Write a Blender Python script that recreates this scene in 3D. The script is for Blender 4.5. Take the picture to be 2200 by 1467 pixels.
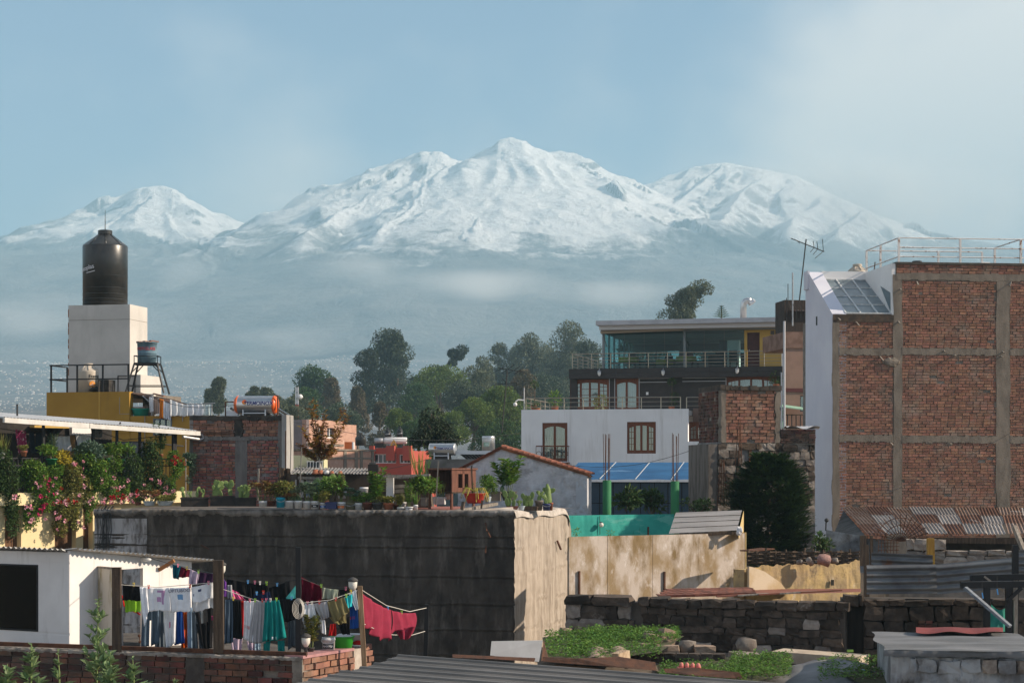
import bpy, bmesh, math, random
import numpy as np
from mathutils import Vector, Matrix, Euler
random.seed(11); np.random.seed(11)
R = math.radians
scn = bpy.context.scene
C = scn.collection
for o in list(bpy.data.objects): bpy.data.objects.remove(o)

# ------------------------------------------------------------------ camera, sky, sun, exposure
F, CX, HY, H = 4000.0, 1100.0, 1010.0, 10.0
cd = bpy.data.cameras.new('camera'); cam = bpy.data.objects.new('camera', cd); C.objects.link(cam)
cam.location = (0, 0, H); cam.rotation_euler = (R(90), 0, 0)
cd.sensor_fit = 'HORIZONTAL'; cd.sensor_width = 36; cd.lens = 36 * F / 2200
cd.shift_y = (HY - 733.5) / 2200
cd.clip_start = 0.5; cd.clip_end = 60000
scn.camera = cam
SUN_EL, SUN_AZ = 27.0, 93.0          # azimuth clockwise from +Y (the view direction)
sd = Vector((math.sin(R(SUN_AZ)) * math.cos(R(SUN_EL)), math.cos(R(SUN_AZ)) * math.cos(R(SUN_EL)), math.sin(R(SUN_EL))))
CLOUD_OFF = (1.1, 4.4, 6.3)
CLOUD_ROT = 98
CLOUD_Z = 1.2
w = bpy.data.worlds.new('World'); scn.world = w; w.use_nodes = True
nt = w.node_tree; nt.nodes.clear()
sky = nt.nodes.new('ShaderNodeTexSky'); sky.sky_type = 'NISHITA'; sky.sun_disc = False
sky.sun_elevation = R(SUN_EL); sky.sun_rotation = R(SUN_AZ); sky.altitude = 2300; sky.air_density = 1.0
sky.dust_density = 0.6; sky.ozone_density = 1.0
bg = nt.nodes.new('ShaderNodeBackground'); bg.inputs[1].default_value = 0.08
wo = nt.nodes.new('ShaderNodeOutputWorld')
tc = nt.nodes.new('ShaderNodeTexCoord'); mpw = nt.nodes.new('ShaderNodeMapping'); mpw.inputs['Location'].default_value = CLOUD_OFF; mpw.inputs['Rotation'].default_value = (0, 0, R(CLOUD_ROT)); mpw.inputs['Scale'].default_value = (1, 1, CLOUD_Z)
nw = nt.nodes.new('ShaderNodeTexNoise'); nw.inputs['Scale'].default_value = 2.1; nw.inputs['Detail'].default_value = 7; nw.inputs['Roughness'].default_value = .48
rw = nt.nodes.new('ShaderNodeMapRange'); rw.interpolation_type = 'SMOOTHSTEP'; rw.inputs[1].default_value = .465; rw.inputs[2].default_value = .60
cw = nt.nodes.new('ShaderNodeMix'); cw.data_type = 'RGBA'; cw.inputs[7].default_value = (7.6, 7.1, 6.8, 1)      # sunlit cloud, scattered over the whole sky
nt.links.new(tc.outputs['Generated'], mpw.inputs[0]); nt.links.new(mpw.outputs[0], nw.inputs['Vector']); nt.links.new(nw.outputs[0], rw.inputs[0]); nt.links.new(rw.outputs[0], cw.inputs[0])
nt.links.new(sky.outputs[0], cw.inputs[6]); nt.links.new(cw.outputs[2], bg.inputs[0]); nt.links.new(bg.outputs[0], wo.inputs[0])
ld = bpy.data.lights.new('sun', 'SUN'); ld.energy = 5.0; ld.angle = R(0.55); ld.color = (1.0, 0.84, 0.66)
so = bpy.data.objects.new('sun', ld); C.objects.link(so)
so.rotation_euler = sd.to_track_quat('Z', 'Y').to_euler()
scn.view_settings.view_transform = 'Standard'; scn.view_settings.look = 'None'
scn.view_settings.exposure = 0.95; scn.view_settings.gamma = 1; scn.view_settings.use_curve_mapping = False
scn.cycles.max_bounces = 6; scn.cycles.diffuse_bounces = 3; scn.cycles.glossy_bounces = 3
scn.cycles.transmission_bounces = 6; scn.cycles.transparent_max_bounces = 12; scn.cycles.volume_bounces = 2
scn.cycles.use_denoising = True; scn.cycles.caustics_reflective = False; scn.cycles.caustics_refractive = False

# ------------------------------------------------------------------ helpers
def P(px, py, d): return Vector(((px - CX) / F * d, d, H + (HY - py) / F * d))
def S(r, g, b):
    f = lambda c: (c / 255 / 12.92) if c / 255 <= .04045 else ((c / 255 + .055) / 1.055) ** 2.4
    return (f(r), f(g), f(b))
class MB:
    def __init__(s): s.v = []; s.f = []
    def add(s, vs, fs):
        n = len(s.v); s.v += [tuple(q) for q in vs]; s.f += [tuple(i + n for i in f) for f in fs]; return s
    def box(s, x0, x1, y0, y1, z0, z1):
        return s.add([(x0,y0,z0),(x1,y0,z0),(x1,y1,z0),(x0,y1,z0),(x0,y0,z1),(x1,y0,z1),(x1,y1,z1),(x0,y1,z1)],
                     [(0,3,2,1),(4,5,6,7),(0,1,5,4),(1,2,6,5),(2,3,7,6),(3,0,4,7)])
    def obox(s, c, a, b, e):
        c, a, b, e = map(Vector, (c, a, b, e))
        vs = [c+i*a+j*b+k*e for k in (-1,1) for (i,j) in ((-1,-1),(1,-1),(1,1),(-1,1))]
        return s.add(vs, [(0,3,2,1),(4,5,6,7),(0,1,5,4),(1,2,6,5),(2,3,7,6),(3,0,4,7)])
    def beam(s, a, b, w, h=None, up=(0,0,1)):
        a, b = Vector(a), Vector(b); h = h or w; d = (b-a)
        z = Vector(up); x = d.cross(z)
        if x.length < 1e-6: x = d.cross(Vector((0,1,0)))
        x.normalize(); z = x.cross(d).normalized()
        return s.obox((a+b)/2, x*w/2, d/2, z*h/2)
    def tube(s, pts, r, n=8, cap=True):
        pts = [Vector(p) for p in pts]; m = len(pts)
        rs = r if isinstance(r, (list, tuple)) else [r]*m
        t0 = (pts[1]-pts[0]).normalized()
        u = t0.cross(Vector((0,0,1)))
        if u.length < .05: u = t0.cross(Vector((0,1,0)))
        u.normalize(); vs = []
        for i in range(m):
            t = (pts[min(i+1,m-1)]-pts[max(i-1,0)]).normalized()
            u = (u - t*u.dot(t)).normalized(); v2 = t.cross(u)
            for k in range(n):
                a = 2*math.pi*k/n; vs.append(pts[i]+(u*math.cos(a)+v2*math.sin(a))*rs[i])
        fs = [(i*n+k, i*n+(k+1)%n, (i+1)*n+(k+1)%n, (i+1)*n+k) for i in range(m-1) for k in range(n)]
        if cap: fs += [tuple(range(n))[::-1], tuple(range((m-1)*n, m*n))]
        return s.add(vs, fs)
    def lathe(s, prof, n=20, c=(0,0,0), ax='z', cap=True):
        vs = []
        for (r, z) in prof:
            for k in range(n):
                a = 2*math.pi*k/n; q = (r*math.cos(a), r*math.sin(a), z)
                if ax == 'x': q = (q[2], q[0], q[1])
                if ax == 'y': q = (q[0], q[2], q[1])
                vs.append((q[0]+c[0], q[1]+c[1], q[2]+c[2]))
        m = len(prof)
        fs = [(i*n+k, i*n+(k+1)%n, (i+1)*n+(k+1)%n, (i+1)*n+k) for i in range(m-1) for k in range(n)]
        if cap: fs += [tuple(range(n))[::-1], tuple(range((m-1)*n, m*n))]
        return s.add(vs, fs)
    def prism(s, poly, y0, y1):
        n = len(poly)
        vs = [(x, y0, z) for x, z in poly] + [(x, y1, z) for x, z in poly]
        return s.add(vs, [tuple(range(n)), tuple(range(2*n-1, n-1, -1))] + [(i, i+n, (i+1)%n+n, (i+1)%n) for i in range(n)])
    def grid(s, fn, nu, nv):
        vs = [fn(i/nu, j/nv) for j in range(nv+1) for i in range(nu+1)]
        return s.add(vs, [(j*(nu+1)+i, j*(nu+1)+i+1, (j+1)*(nu+1)+i+1, (j+1)*(nu+1)+i) for j in range(nv) for i in range(nu)])
    def ball(s, c, r, nu=10, nv=7, jit=0, sc=(1,1,1)):
        vs = []; c = Vector(c)
        for j in range(nv+1):
            th = math.pi*j/nv
            for i in range(nu):
                a = 2*math.pi*i/nu; k = r*(1+random.uniform(-jit,jit)) if 0<j<nv else r
                vs.append(c+Vector((k*math.sin(th)*math.cos(a)*sc[0], k*math.sin(th)*math.sin(a)*sc[1], k*math.cos(th)*sc[2])))
        return s.add(vs, [(j*nu+i, (j+1)*nu+i, (j+1)*nu+(i+1)%nu, j*nu+(i+1)%nu) for j in range(nv) for i in range(nu)])
    def mesh(s, name, mat, smooth=False):
        me = bpy.data.meshes.new(name); me.from_pydata(s.v, [], s.f); me.update()
        if mat: me.materials.append(mat)
        if smooth: me.polygons.foreach_set('use_smooth', [True]*len(me.polygons))
        return me
    def build(s, name, mat, parent=None, smooth=False, world=False, fix=False):
        me = s.mesh(name, mat, smooth)
        if fix:
            b = bmesh.new(); b.from_mesh(me); bmesh.ops.recalc_face_normals(b, faces=b.faces); b.to_mesh(me); b.free()
        return inst(name, me, parent, world=world)
def minv(p): return Matrix.LocRotScale(p.location, p.rotation_euler, None).inverted()
def inst(name, me, parent=None, loc=None, rot=None, sc=None, world=False):
    o = bpy.data.objects.new(name, me); C.objects.link(o)
    if parent is not None:
        o.parent = parent
        if world and parent.type == 'EMPTY': o.matrix_parent_inverse = minv(parent)
    if loc is not None: o.location = loc
    if rot is not None: o.rotation_euler = rot
    if sc is not None: o.scale = sc
    return o
def tag(o, label=None, cat=None, group=None, kind=None):
    if label: o['label'] = label
    if cat: o['category'] = cat
    if group: o['group'] = group
    if kind: o['kind'] = kind
    return o
def thing(name, label, cat, loc=(0,0,0), rz=0, group=None):
    o = bpy.data.objects.new(name, None); C.objects.link(o); o.empty_display_size = .1
    o.location = loc; o.rotation_euler = (0, 0, rz)
    return tag(o, label, cat, group)
def copy_tree(o, parent=None):
    c = o.copy(); C.objects.link(c); c.parent = parent
    for ch in [x for x in bpy.data.objects if x.parent == o]: copy_tree(ch, c)
    return c
class Frame:
    """local frame of an upright facade: x along it, y into it, z up from the ground"""
    def __init__(s, px0, d0, px1, d1, z=0.0):
        a = P(px0, HY, d0); b = P(px1, HY, d1); s.o = Vector((a.x, a.y, z)); dv = Vector((b.x-a.x, b.y-a.y, 0))
        s.len = dv.length; s.e = dv.normalized(); s.n = Vector((-s.e.y, s.e.x, 0)); s.rz = math.atan2(s.e.y, s.e.x)
    def uw(s, px, py, off=0.0):
        dr = Vector(((px-CX)/F, 1, (HY-py)/F)); o2 = s.o + s.n*off
        den = dr.x*s.n.x+dr.y*s.n.y; t = (o2.x*s.n.x+o2.y*s.n.y)/den
        q = Vector((0,0,H)) + dr*t - s.o
        return q.dot(s.e), q.z
    def u(s, px, off=0.0): return s.uw(px, 1000, off)[0]
    def w(s, px, py, off=0.0): return s.uw(px, py, off)[1]
    def rect(s, x0, y0, x1, y1, off=0.0):
        u0 = s.u(x0, off); u1 = s.u(x1, off); xm = (x0+x1)/2
        return u0, u1, s.w(xm, y1, off), s.w(xm, y0, off)
    def world(s, u, v, w): return s.o + s.e*u + s.n*v + Vector((0,0,w))
    def thing(s, name, label, cat, group=None): return thing(name, label, cat, s.o, s.rz, group)

# ------------------------------------------------------------------ materials
MATS = {}
def mk(name, c, c2=None, s=2.0, st=(1,1,1), lo=.4, hi=.6, layers=(), rough=.85, bump=0., bs=30., bst=(1,1,1), metal=0., spec=.3,
       rnd=0., hue=0., trans=0., co='Object', pos=False):
    """procedural principled material: noise mix of two colours, further stain layers, bump, per-piece variation"""
    if name in MATS: return MATS[name]
    m = bpy.data.materials.new(name); m.use_nodes = True; t = m.node_tree; N = t.nodes; L = t.links
    b = N['Principled BSDF']; b.inputs['Roughness'].default_value = rough; b.inputs['Metallic'].default_value = metal
    b.inputs['Specular IOR Level'].default_value = spec
    if pos: cs = N.new('ShaderNodeNewGeometry').outputs['Position']
    else: cs = N.new('ShaderNodeTexCoord').outputs[co]
    def nz(sc, stt, det=6, rg=.6):
        mp = N.new('ShaderNodeMapping'); mp.inputs['Scale'].default_value = stt; L.new(cs, mp.inputs[0])
        x = N.new('ShaderNodeTexNoise'); x.inputs['Scale'].default_value = sc; x.inputs['Detail'].default_value = det
        x.inputs['Roughness'].default_value = rg; L.new(mp.outputs[0], x.inputs['Vector']); return x.outputs[0]
    def ramp(v, a, bb):
        r = N.new('ShaderNodeMapRange'); r.inputs[1].default_value = a; r.inputs[2].default_value = bb; L.new(v, r.inputs[0]); return r.outputs[0]
    def mix(fac, A, B, mode='MIX'):
        x = N.new('ShaderNodeMix'); x.data_type = 'RGBA'; x.blend_type = mode
        if isinstance(fac, float): x.inputs[0].default_value = fac
        else: L.new(fac, x.inputs[0])
        for q, i in ((A, 6), (B, 7)):
            if isinstance(q, tuple): x.inputs[i].default_value = (*q, 1)
            else: L.new(q, x.inputs[i])
        return x.outputs[2]
    col = (*c,) if c2 is None else mix(ramp(nz(s, st), lo, hi), tuple(c), tuple(c2))
    if c2 is None: col = tuple(c)
    for (lc, ls, lst, llo, lhi) in layers: col = mix(ramp(nz(ls, lst, 8, .65), llo, lhi), col, tuple(lc))
    if rnd or hue:
        oi = N.new('ShaderNodeObjectInfo').outputs['Random']; gi = N.new('ShaderNodeNewGeometry').outputs['Random Per Island']
        ad = N.new('ShaderNodeMath'); ad.operation = 'ADD'; L.new(oi, ad.inputs[0]); L.new(gi, ad.inputs[1])
        fr = N.new('ShaderNodeMath'); fr.operation = 'FRACT'; L.new(ad.outputs[0], fr.inputs[0])
        hs = N.new('ShaderNodeHueSaturation'); hs.inputs['Color'].default_value = (*c, 1)
        if not isinstance(col, tuple): L.new(col, hs.inputs['Color'])
        v = N.new('ShaderNodeMapRange'); v.inputs[3].default_value = 1-rnd; v.inputs[4].default_value = 1+rnd; L.new(fr.outputs[0], v.inputs[0]); L.new(v.outputs[0], hs.inputs['Value'])
        m2 = N.new('ShaderNodeMath'); m2.operation = 'MULTIPLY'; m2.inputs[1].default_value = 7.31; L.new(fr.outputs[0], m2.inputs[0])
        f2 = N.new('ShaderNodeMath'); f2.operation = 'FRACT'; L.new(m2.outputs[0], f2.inputs[0])
        hh = N.new('ShaderNodeMapRange'); hh.inputs[3].default_value = .5-hue; hh.inputs[4].default_value = .5+hue; L.new(f2.outputs[0], hh.inputs[0]); L.new(hh.outputs[0], hs.inputs['Hue'])
        col = hs.outputs[0]
    if isinstance(col, tuple): b.inputs['Base Color'].default_value = (*col, 1)
    else: L.new(col, b.inputs['Base Color'])
    if bump:
        bp = N.new('ShaderNodeBump'); bp.inputs['Strength'].default_value = min(1., bump); bp.inputs['Distance'].default_value = .02*max(1, bump)
        L.new(nz(bs, bst, 8, .7), bp.inputs['Height']); L.new(bp.outputs[0], b.inputs['Normal'])
    if trans:
        tr = N.new('ShaderNodeBsdfTranslucent'); ms = N.new('ShaderNodeMixShader'); ms.inputs[0].default_value = trans
        if isinstance(col, tuple): tr.inputs[0].default_value = (*col, 1)
        else: L.new(col, tr.inputs[0])
        L.new(b.outputs[0], ms.inputs[1]); L.new(tr.outputs[0], ms.inputs[2]); L.new(ms.outputs[0], N['Material Output'].inputs[0])
    MATS[name] = m; return m
# ------------------------------------------------------------------ land: mountains, ground, haze
def _pn(x, y, seed):
    xi = np.floor(x).astype(int); yi = np.floor(y).astype(int); xf = x-xi; yf = y-yi
    def g(ix, iy):
        h = (ix*374761393 + iy*668265263 + seed*974634777) & 0xffffffff
        h = ((h ^ (h >> 13))*1274126177) & 0xffffffff; a = (h ^ (h >> 16)) % 6283/1000.0
        return np.cos(a), np.sin(a)
    u = xf*xf*xf*(xf*(xf*6-15)+10); v = yf*yf*yf*(yf*(yf*6-15)+10); r = []
    for dy in (0, 1):
        for dx in (0, 1):
            gx, gy = g(xi+dx, yi+dy); r.append(gx*(xf-dx)+gy*(yf-dy))
    return (r[0]*(1-u)+r[1]*u)*(1-v)+(r[2]*(1-u)+r[3]*u)*v
def fbm(x, y, o=5, seed=1, ridged=False):
    a = 1.; t = np.zeros_like(x)
    for i in range(o):
        n = _pn(x*2**i, y*2**i, seed+i)*1.5
        t += a*((1-np.abs(n)*2)-.4 if ridged else n); a *= .52
    return t
SPINES = [
 (.50, [(-260,640,5600),(0,552,5600),(60,516,5600),(110,490,5600),(170,452,5600),(215,432,5600),(240,420,5600),(262,407,5580),(290,400,5560),(330,398,5550),(355,402,5550),(390,420,5560),(430,442,5580),(460,464,5600),(490,488,5600),(525,503,5600)]),
 (.52, [(525,503,5300),(570,492,5250),(640,457,5150),(700,425,5100),(760,388,5050),(820,352,5000),(880,330,4980),(930,324,4950),(975,345,5000),(1000,342,5000),(1050,322,4980),(1080,302,4950),(1103,294,4930),(1125,303,4950),(1150,325,4980),(1185,332,5020),(1222,326,5000),(1260,345,5020),(1310,380,5050),(1360,402,5100),(1395,404,5150),(1430,378,5200),(1480,362,5200),(1535,349,5200),(1600,362,5150),(1680,380,5100),(1755,408,5100),(1850,445,5100),(1960,485,5100),(2080,512,5000),(2200,540,5000),(2400,560,5000)]),
 (.74, [(930,324,4950),(905,390,4700),(880,440,4450),(840,500,4150)]),
 (.74, [(880,330,4980),(790,420,4650),(700,470,4400),(640,500,4200)]),
 (.74, [(760,388,5050),(680,460,4700),(600,500,4500)]),
 (.76, [(1103,294,4930),(1108,370,4700),(1130,430,4450),(1160,480,4200)]),
 (.76, [(1060,318,4980),(1030,390,4700),(985,460,4400),(955,510,4150)]),
 (.74, [(1103,294,4930),(1075,390,4600),(1060,450,4350),(1030,500,4100)]),
 (.74, [(1222,326,5000),(1245,390,4750),(1300,440,4500),(1350,485,4250)]),
 (.74, [(1222,326,5000),(1205,400,4700),(1230,460,4400),(1260,500,4200)]),
 (.74, [(1310,380,5050),(1370,430,4800),(1420,480,4550)]),
 (.74, [(1535,349,5200),(1490,420,4900),(1420,470,4650)]),
 (.74, [(1640,370,5120),(1600,420,4800),(1540,480,4500)]),
 (.74, [(1755,408,5100),(1740,440,4800),(1700,480,4500)]),
 (.74, [(1850,445,5100),(1830,460,4750),(1800,500,4450)]),
 (.76, [(1150,325,4980),(1175,400,4700),(1190,450,4450)]),
 (.74, [(975,345,5000),(950,420,4700),(915,480,4400)]),
 (.74, [(820,352,5000),(770,440,4650),(745,500,4350)]),
 (.74, [(1480,362,5200),(1440,430,4950)]),
 (.74, [(330,398,5550),(345,450,5350),(400,500,5100),(450,540,4900)]),
 (.74, [(290,400,5560),(255,460,5300),(200,520,5000)]),
 (.74, [(430,442,5580),(480,500,5300),(520,540,5000)]),
]
BASE = [(450,1060),(600,1000),(700,935),(1000,890),(1500,868),(2000,842),(2500,810),(3000,765),(3500,690),(4000,600),(4400,545),(5000,540),(6400,700)]
def land_height(X, Y):
    bz = np.interp(Y, [b[0] for b in BASE], [H+(HY-b[1])/F*b[0] for b in BASE])
    wx = X+fbm(X/500, Y/500, 4, 31)*40; wy = Y+fbm(X/500, Y/500, 4, 57)*40
    h = bz+fbm(X/700, Y/700, 4, 5)*18*np.clip((Y-1500)/1500, 0, 1); dm = np.full_like(X, 1e9); first = True
    sa = np.zeros_like(X); sdist = np.full_like(X, 1e4)
    for k, (sl, pl) in enumerate(SPINES):
        pts = [P(*q) for q in pl]; arc = 1000.*k
        for a, b in zip(pts[:-1], pts[1:]):
            dx, dy = b.x-a.x, b.y-a.y; t = np.clip(((wx-a.x)*dx+(wy-a.y)*dy)/(dx*dx+dy*dy), 0, 1)
            d = np.hypot(wx-a.x-t*dx, wy-a.y-t*dy); z = a.z+t*(b.z-a.z)-sl*d*(1-.00018*np.minimum(d, 1500))
            ar = arc+t*math.hypot(dx, dy); arc += math.hypot(dx, dy); m = z > h-8
            sa = np.where(m, ar, sa); sdist = np.where(m, d, sdist); h = np.maximum(h, z); dm = np.minimum(dm, d)
    k = np.clip((h-400)/220, .12, 1)*np.clip(dm/230, .02, .72)
    px_ = X/Y*F+CX; k = k*np.interp(px_, [150, 250, 460, 530, 600, 690, 1520, 1640], [.25, .75, .75, .25, .25, 1, 1, .4])
    g = np.where(sdist < 9e3, fbm(sa/130, sdist/420, 5, 21, True)*78+fbm(sa/48, sdist/200, 3, 23, True)*40, 0)
    h = h+g*k+fbm(wx/260, wy/260, 6, 77, True)*36*k+fbm(X/50, Y/50, 4, 9)*12*k
    return h
NU, NV = 800, 420
_px = np.linspace(-420, 2560, NU); _d = np.concatenate([np.linspace(450, 3600, 110), np.linspace(3615, 6300, NV-110)])
_PX, _D = np.meshgrid(_px, _d); _X = (_PX-CX)/F*_D; _Z = land_height(_X, _D)
_vs = np.stack([_X, _D, _Z], -1).reshape(-1, 3); _i = np.arange(NU*NV).reshape(NV, NU)
_fs = np.stack([_i[:-1,:-1], _i[:-1,1:], _i[1:,1:], _i[1:,:-1]], -1).reshape(-1, 4)
me = bpy.data.meshes.new('mountain_range'); me.from_pydata(_vs.tolist(), [], _fs.tolist()); me.update()
me.polygons.foreach_set('use_smooth', [True]*len(me.polygons))
def mat_mountain():
    m = bpy.data.materials.new('mountain_snow_hazed_rock'); m.use_nodes = True; t = m.node_tree; N = t.nodes; L = t.links; b = N['Principled BSDF']
    g = N.new('ShaderNodeNewGeometry'); sp = N.new('ShaderNodeSeparateXYZ'); L.new(g.outputs['Position'], sp.inputs[0])
    sn = N.new('ShaderNodeSeparateXYZ'); L.new(g.outputs['Normal'], sn.inputs[0])
    def nz(sc, det=8, rg=.65, st=(1,1,1)):
        mp = N.new('ShaderNodeMapping'); mp.inputs['Scale'].default_value = st; L.new(g.outputs['Position'], mp.inputs[0])
        x = N.new('ShaderNodeTexNoise'); x.inputs['Scale'].default_value = sc; x.inputs['Detail'].default_value = det; x.inputs['Roughness'].default_value = rg
        L.new(mp.outputs[0], x.inputs['Vector']); return x.outputs[0]
    def ma(op, a, bb=None, c=None):
        x = N.new('ShaderNodeMath'); x.operation = op
        for i, q in enumerate((a, bb, c)):
            if q is None: continue
            if isinstance(q, (int, float)): x.inputs[i].default_value = q
            else: L.new(q, x.inputs[i])
        return x.outputs[0]
    def mr(v, a, bb):
        x = N.new('ShaderNodeMapRange'); x.inputs[1].default_value = a; x.inputs[2].default_value = bb; x.interpolation_type = 'SMOOTHSTEP'; L.new(v, x.inputs[0]); return x.outputs[0]
    hz = ma('ADD', ma('MULTIPLY_ADD', nz(.009, 9, .7), 260., -130.), sp.outputs[2])
    hz = ma('ADD', hz, ma('MULTIPLY_ADD', nz(.0016, 3, .5), 160., -80.))
    hz = ma('ADD', hz, ma('MULTIPLY_ADD', sp.outputs[1], -.14, 590.))
    a1 = mr(hz, 515., 570.)
    a2 = mr(ma('ADD', sn.outputs[2], ma('MULTIPLY_ADD', nz(.03, 8, .75), .8, -.4)), .64, .78)
    sm = ma('MULTIPLY', a1, a2)
    mx = N.new('ShaderNodeMix'); mx.data_type = 'RGBA'; L.new(sm, mx.inputs[0]); mx.inputs[7].default_value = (.94, .94, .96, 1)
    r = N.new('ShaderNodeMix'); r.data_type = 'RGBA'; L.new(mr(nz(.006), .35, .65), r.inputs[0]); r.inputs[6].default_value = (.17, .20, .235, 1); r.inputs[7].default_value = (.27, .285, .305, 1)  # bluish rock near the air colour: distance haze put into the colour
    L.new(r.outputs[2], mx.inputs[6]); L.new(mx.outputs[2], b.inputs['Base Color']); b.inputs['Roughness'].default_value = .9; b.inputs['Specular IOR Level'].default_value = .1
    bp = N.new('ShaderNodeBump'); bp.inputs['Strength'].default_value = 1.; bp.inputs['Distance'].default_value = 22.; L.new(nz(.02, 10, .72), bp.inputs['Height']); L.new(bp.outputs[0], b.inputs['Normal'])
    return m
me.materials.append(mat_mountain())
tag(inst('mountain_range', me), kind='structure', label='snow capped mountain range rising beyond the town', cat='mountain')
gm = MB(); gm.add([(-6500,-300,0),(6500,-300,0),(6500,6600,0),(-6500,6600,0)], [(0,1,2,3)])
tag(gm.build('ground', mk('earth', (.16,.13,.10), (.22,.18,.14), s=.2, rough=.95)), kind='structure', label='dusty brown ground between the houses', cat='ground')
def volmat(name, col, dens, aniso=0.):
    m = bpy.data.materials.new(name); m.use_nodes = True; N = m.node_tree.nodes; N.remove(N['Principled BSDF'])
    v = N.new('ShaderNodeVolumePrincipled'); v.inputs['Color'].default_value = (*col, 1); v.inputs['Density'].default_value = dens
    v.inputs['Anisotropy'].default_value = aniso; m.node_tree.links.new(v.outputs[0], N['Material Output'].inputs['Volume']); return m, v
hb = MB(); hb.box(-6600, 6600, -400, 6700, -1.5, 925)
hm, hv = volmat('haze_air', (.37, .59, .72), 2.7e-4)
tag(hb.build('haze', hm), kind='stuff', label='pale blue morning haze over town and mountains', cat='haze')

# low mist lying against the mountain: soft-edged volumes of their own
mm, mv = volmat('mist_air', (1., 1., 1.), .0)
_t = mm.node_tree; _N = _t.nodes; _L = _t.links
_tc = _N.new('ShaderNodeTexCoord'); _ln = _N.new('ShaderNodeVectorMath'); _ln.operation = 'LENGTH'; _L.new(_tc.outputs['Object'], _ln.inputs[0])
_mr = _N.new('ShaderNodeMapRange'); _mr.interpolation_type = 'SMOOTHSTEP'; _mr.inputs[1].default_value = 1; _mr.inputs[2].default_value = .15; _L.new(_ln.outputs['Value'], _mr.inputs[0])
_g = _N.new('ShaderNodeNewGeometry'); _nz = _N.new('ShaderNodeTexNoise'); _nz.inputs['Scale'].default_value = .006; _nz.inputs['Detail'].default_value = 4; _L.new(_g.outputs['Position'], _nz.inputs['Vector'])
_m2 = _N.new('ShaderNodeMapRange'); _m2.inputs[1].default_value = .38; _m2.inputs[2].default_value = .66; _L.new(_nz.outputs[0], _m2.inputs[0])
_mu = _N.new('ShaderNodeMath'); _mu.operation = 'MULTIPLY'; _L.new(_mr.outputs[0], _mu.inputs[0]); _L.new(_m2.outputs[0], _mu.inputs[1])
_at = _N.new('ShaderNodeObjectInfo'); _sp = _N.new('ShaderNodeSeparateColor'); _L.new(_at.outputs['Color'], _sp.inputs[0])
_mu2 = _N.new('ShaderNodeMath'); _mu2.operation = 'MULTIPLY'; _L.new(_mu.outputs[0], _mu2.inputs[0]); _L.new(_sp.outputs[0], _mu2.inputs[1])
_L.new(_mu2.outputs[0], mv.inputs['Density'])
_ball = MB().ball((0,0,0), 1.0, 24, 14).mesh('mist', mm)
for i, (px, py, d, rx, ry, rz, dn, lb) in enumerate([
    (1900, 430, 4300, 560, 240, 170, .008, 'large pale cloud hiding the right end of the mountain range'),
    (1050, 615, 3000, 240, 160, 30, .012, 'long thin bank of mist across the middle slopes below the main summit'),
    (780, 578, 3100, 120, 120, 34, .009, 'small mist patch on the slope below the summit beside the long bank'),
    (1340, 630, 3050, 130, 100, 26, .010, 'mist streak at the end of the long bank above the restaurant roof'),
    (370, 575, 3300, 110, 100, 36, .004, 'mist patch beside the tall black water tank'),
    (60, 680, 2900, 300, 140, 50, .0045, 'broad mist bank at the far edge of the slope behind the concrete tower'),
    (650, 728, 2800, 250, 120, 22, .0045, 'thin low mist streak above the far trees'),
    (1780, 540, 3200, 130, 90, 26, .004, 'faint mist wisp behind the television antenna'),
    (640, 432, 4000, 110, 90, 22, .006, 'wisp of mist on the shoulder between the two snowy summits')]):
    o = inst('mist', _ball, loc=P(px, py, d), sc=(rx, ry, rz)); o.color = (dn, dn, dn, 1)
    tag(o, lb, 'mist', 'mist lying on the mountain slopes', 'stuff')
# ------------------------------------------------------------------ shared kit: bricks, stones, windows, leaves, lettering
m_brick = mk('brick_red', (.29,.14,.092), (.215,.11,.078), s=5, rough=.9, bump=.4, bs=60, rnd=.24, hue=.010, layers=[((.23,.185,.15),1.3,(1,1,1),.50,.72),((.07,.055,.045),.9,(1,1,1),.60,.80)], pos=True)
m_brick2 = mk('brick_plum', (.30,.115,.085), (.22,.095,.075), s=5, rough=.9, bump=.4, bs=60, rnd=.35, hue=.02, layers=[((.26,.24,.23),2.2,(1,1,2),.52,.72),((.03,.026,.024),.55,(1,1,.6),.62,.76)], pos=True)
m_brick3 = mk('brick_dirty_shaded', (.15,.060,.042), (.085,.045,.035), s=4, rough=.95, bump=.5, bs=50, rnd=.45, hue=.02, layers=[((.06,.052,.047),1.4,(1,1,1),.45,.66)], pos=True)  # dirty brick, with the shade of its walls put into the colour
m_mortar = mk('mortar', (.25,.215,.18), (.15,.13,.11), s=3, rough=.95, bump=.8, bs=25, pos=True)
m_mortar2 = mk('mortar_pale', (.27,.255,.25), (.15,.14,.135), s=3, rough=.95, bump=.8, bs=25, pos=True)
m_conc = mk('concrete_frame', (.22,.185,.15), (.16,.135,.11), s=1.5, st=(3,3,1), rough=.95, bump=.5, bs=22, layers=[((.10,.085,.07),1.2,(1,1,.5),.57,.75)], pos=True)
m_white = mk('white_plaster', (.80,.79,.78), (.72,.71,.70), s=.8, rough=.9, bump=.15, bs=30, layers=[((.45,.43,.41),.9,(4,4,.6),.66,.86)], pos=True)
m_glass = None
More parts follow.
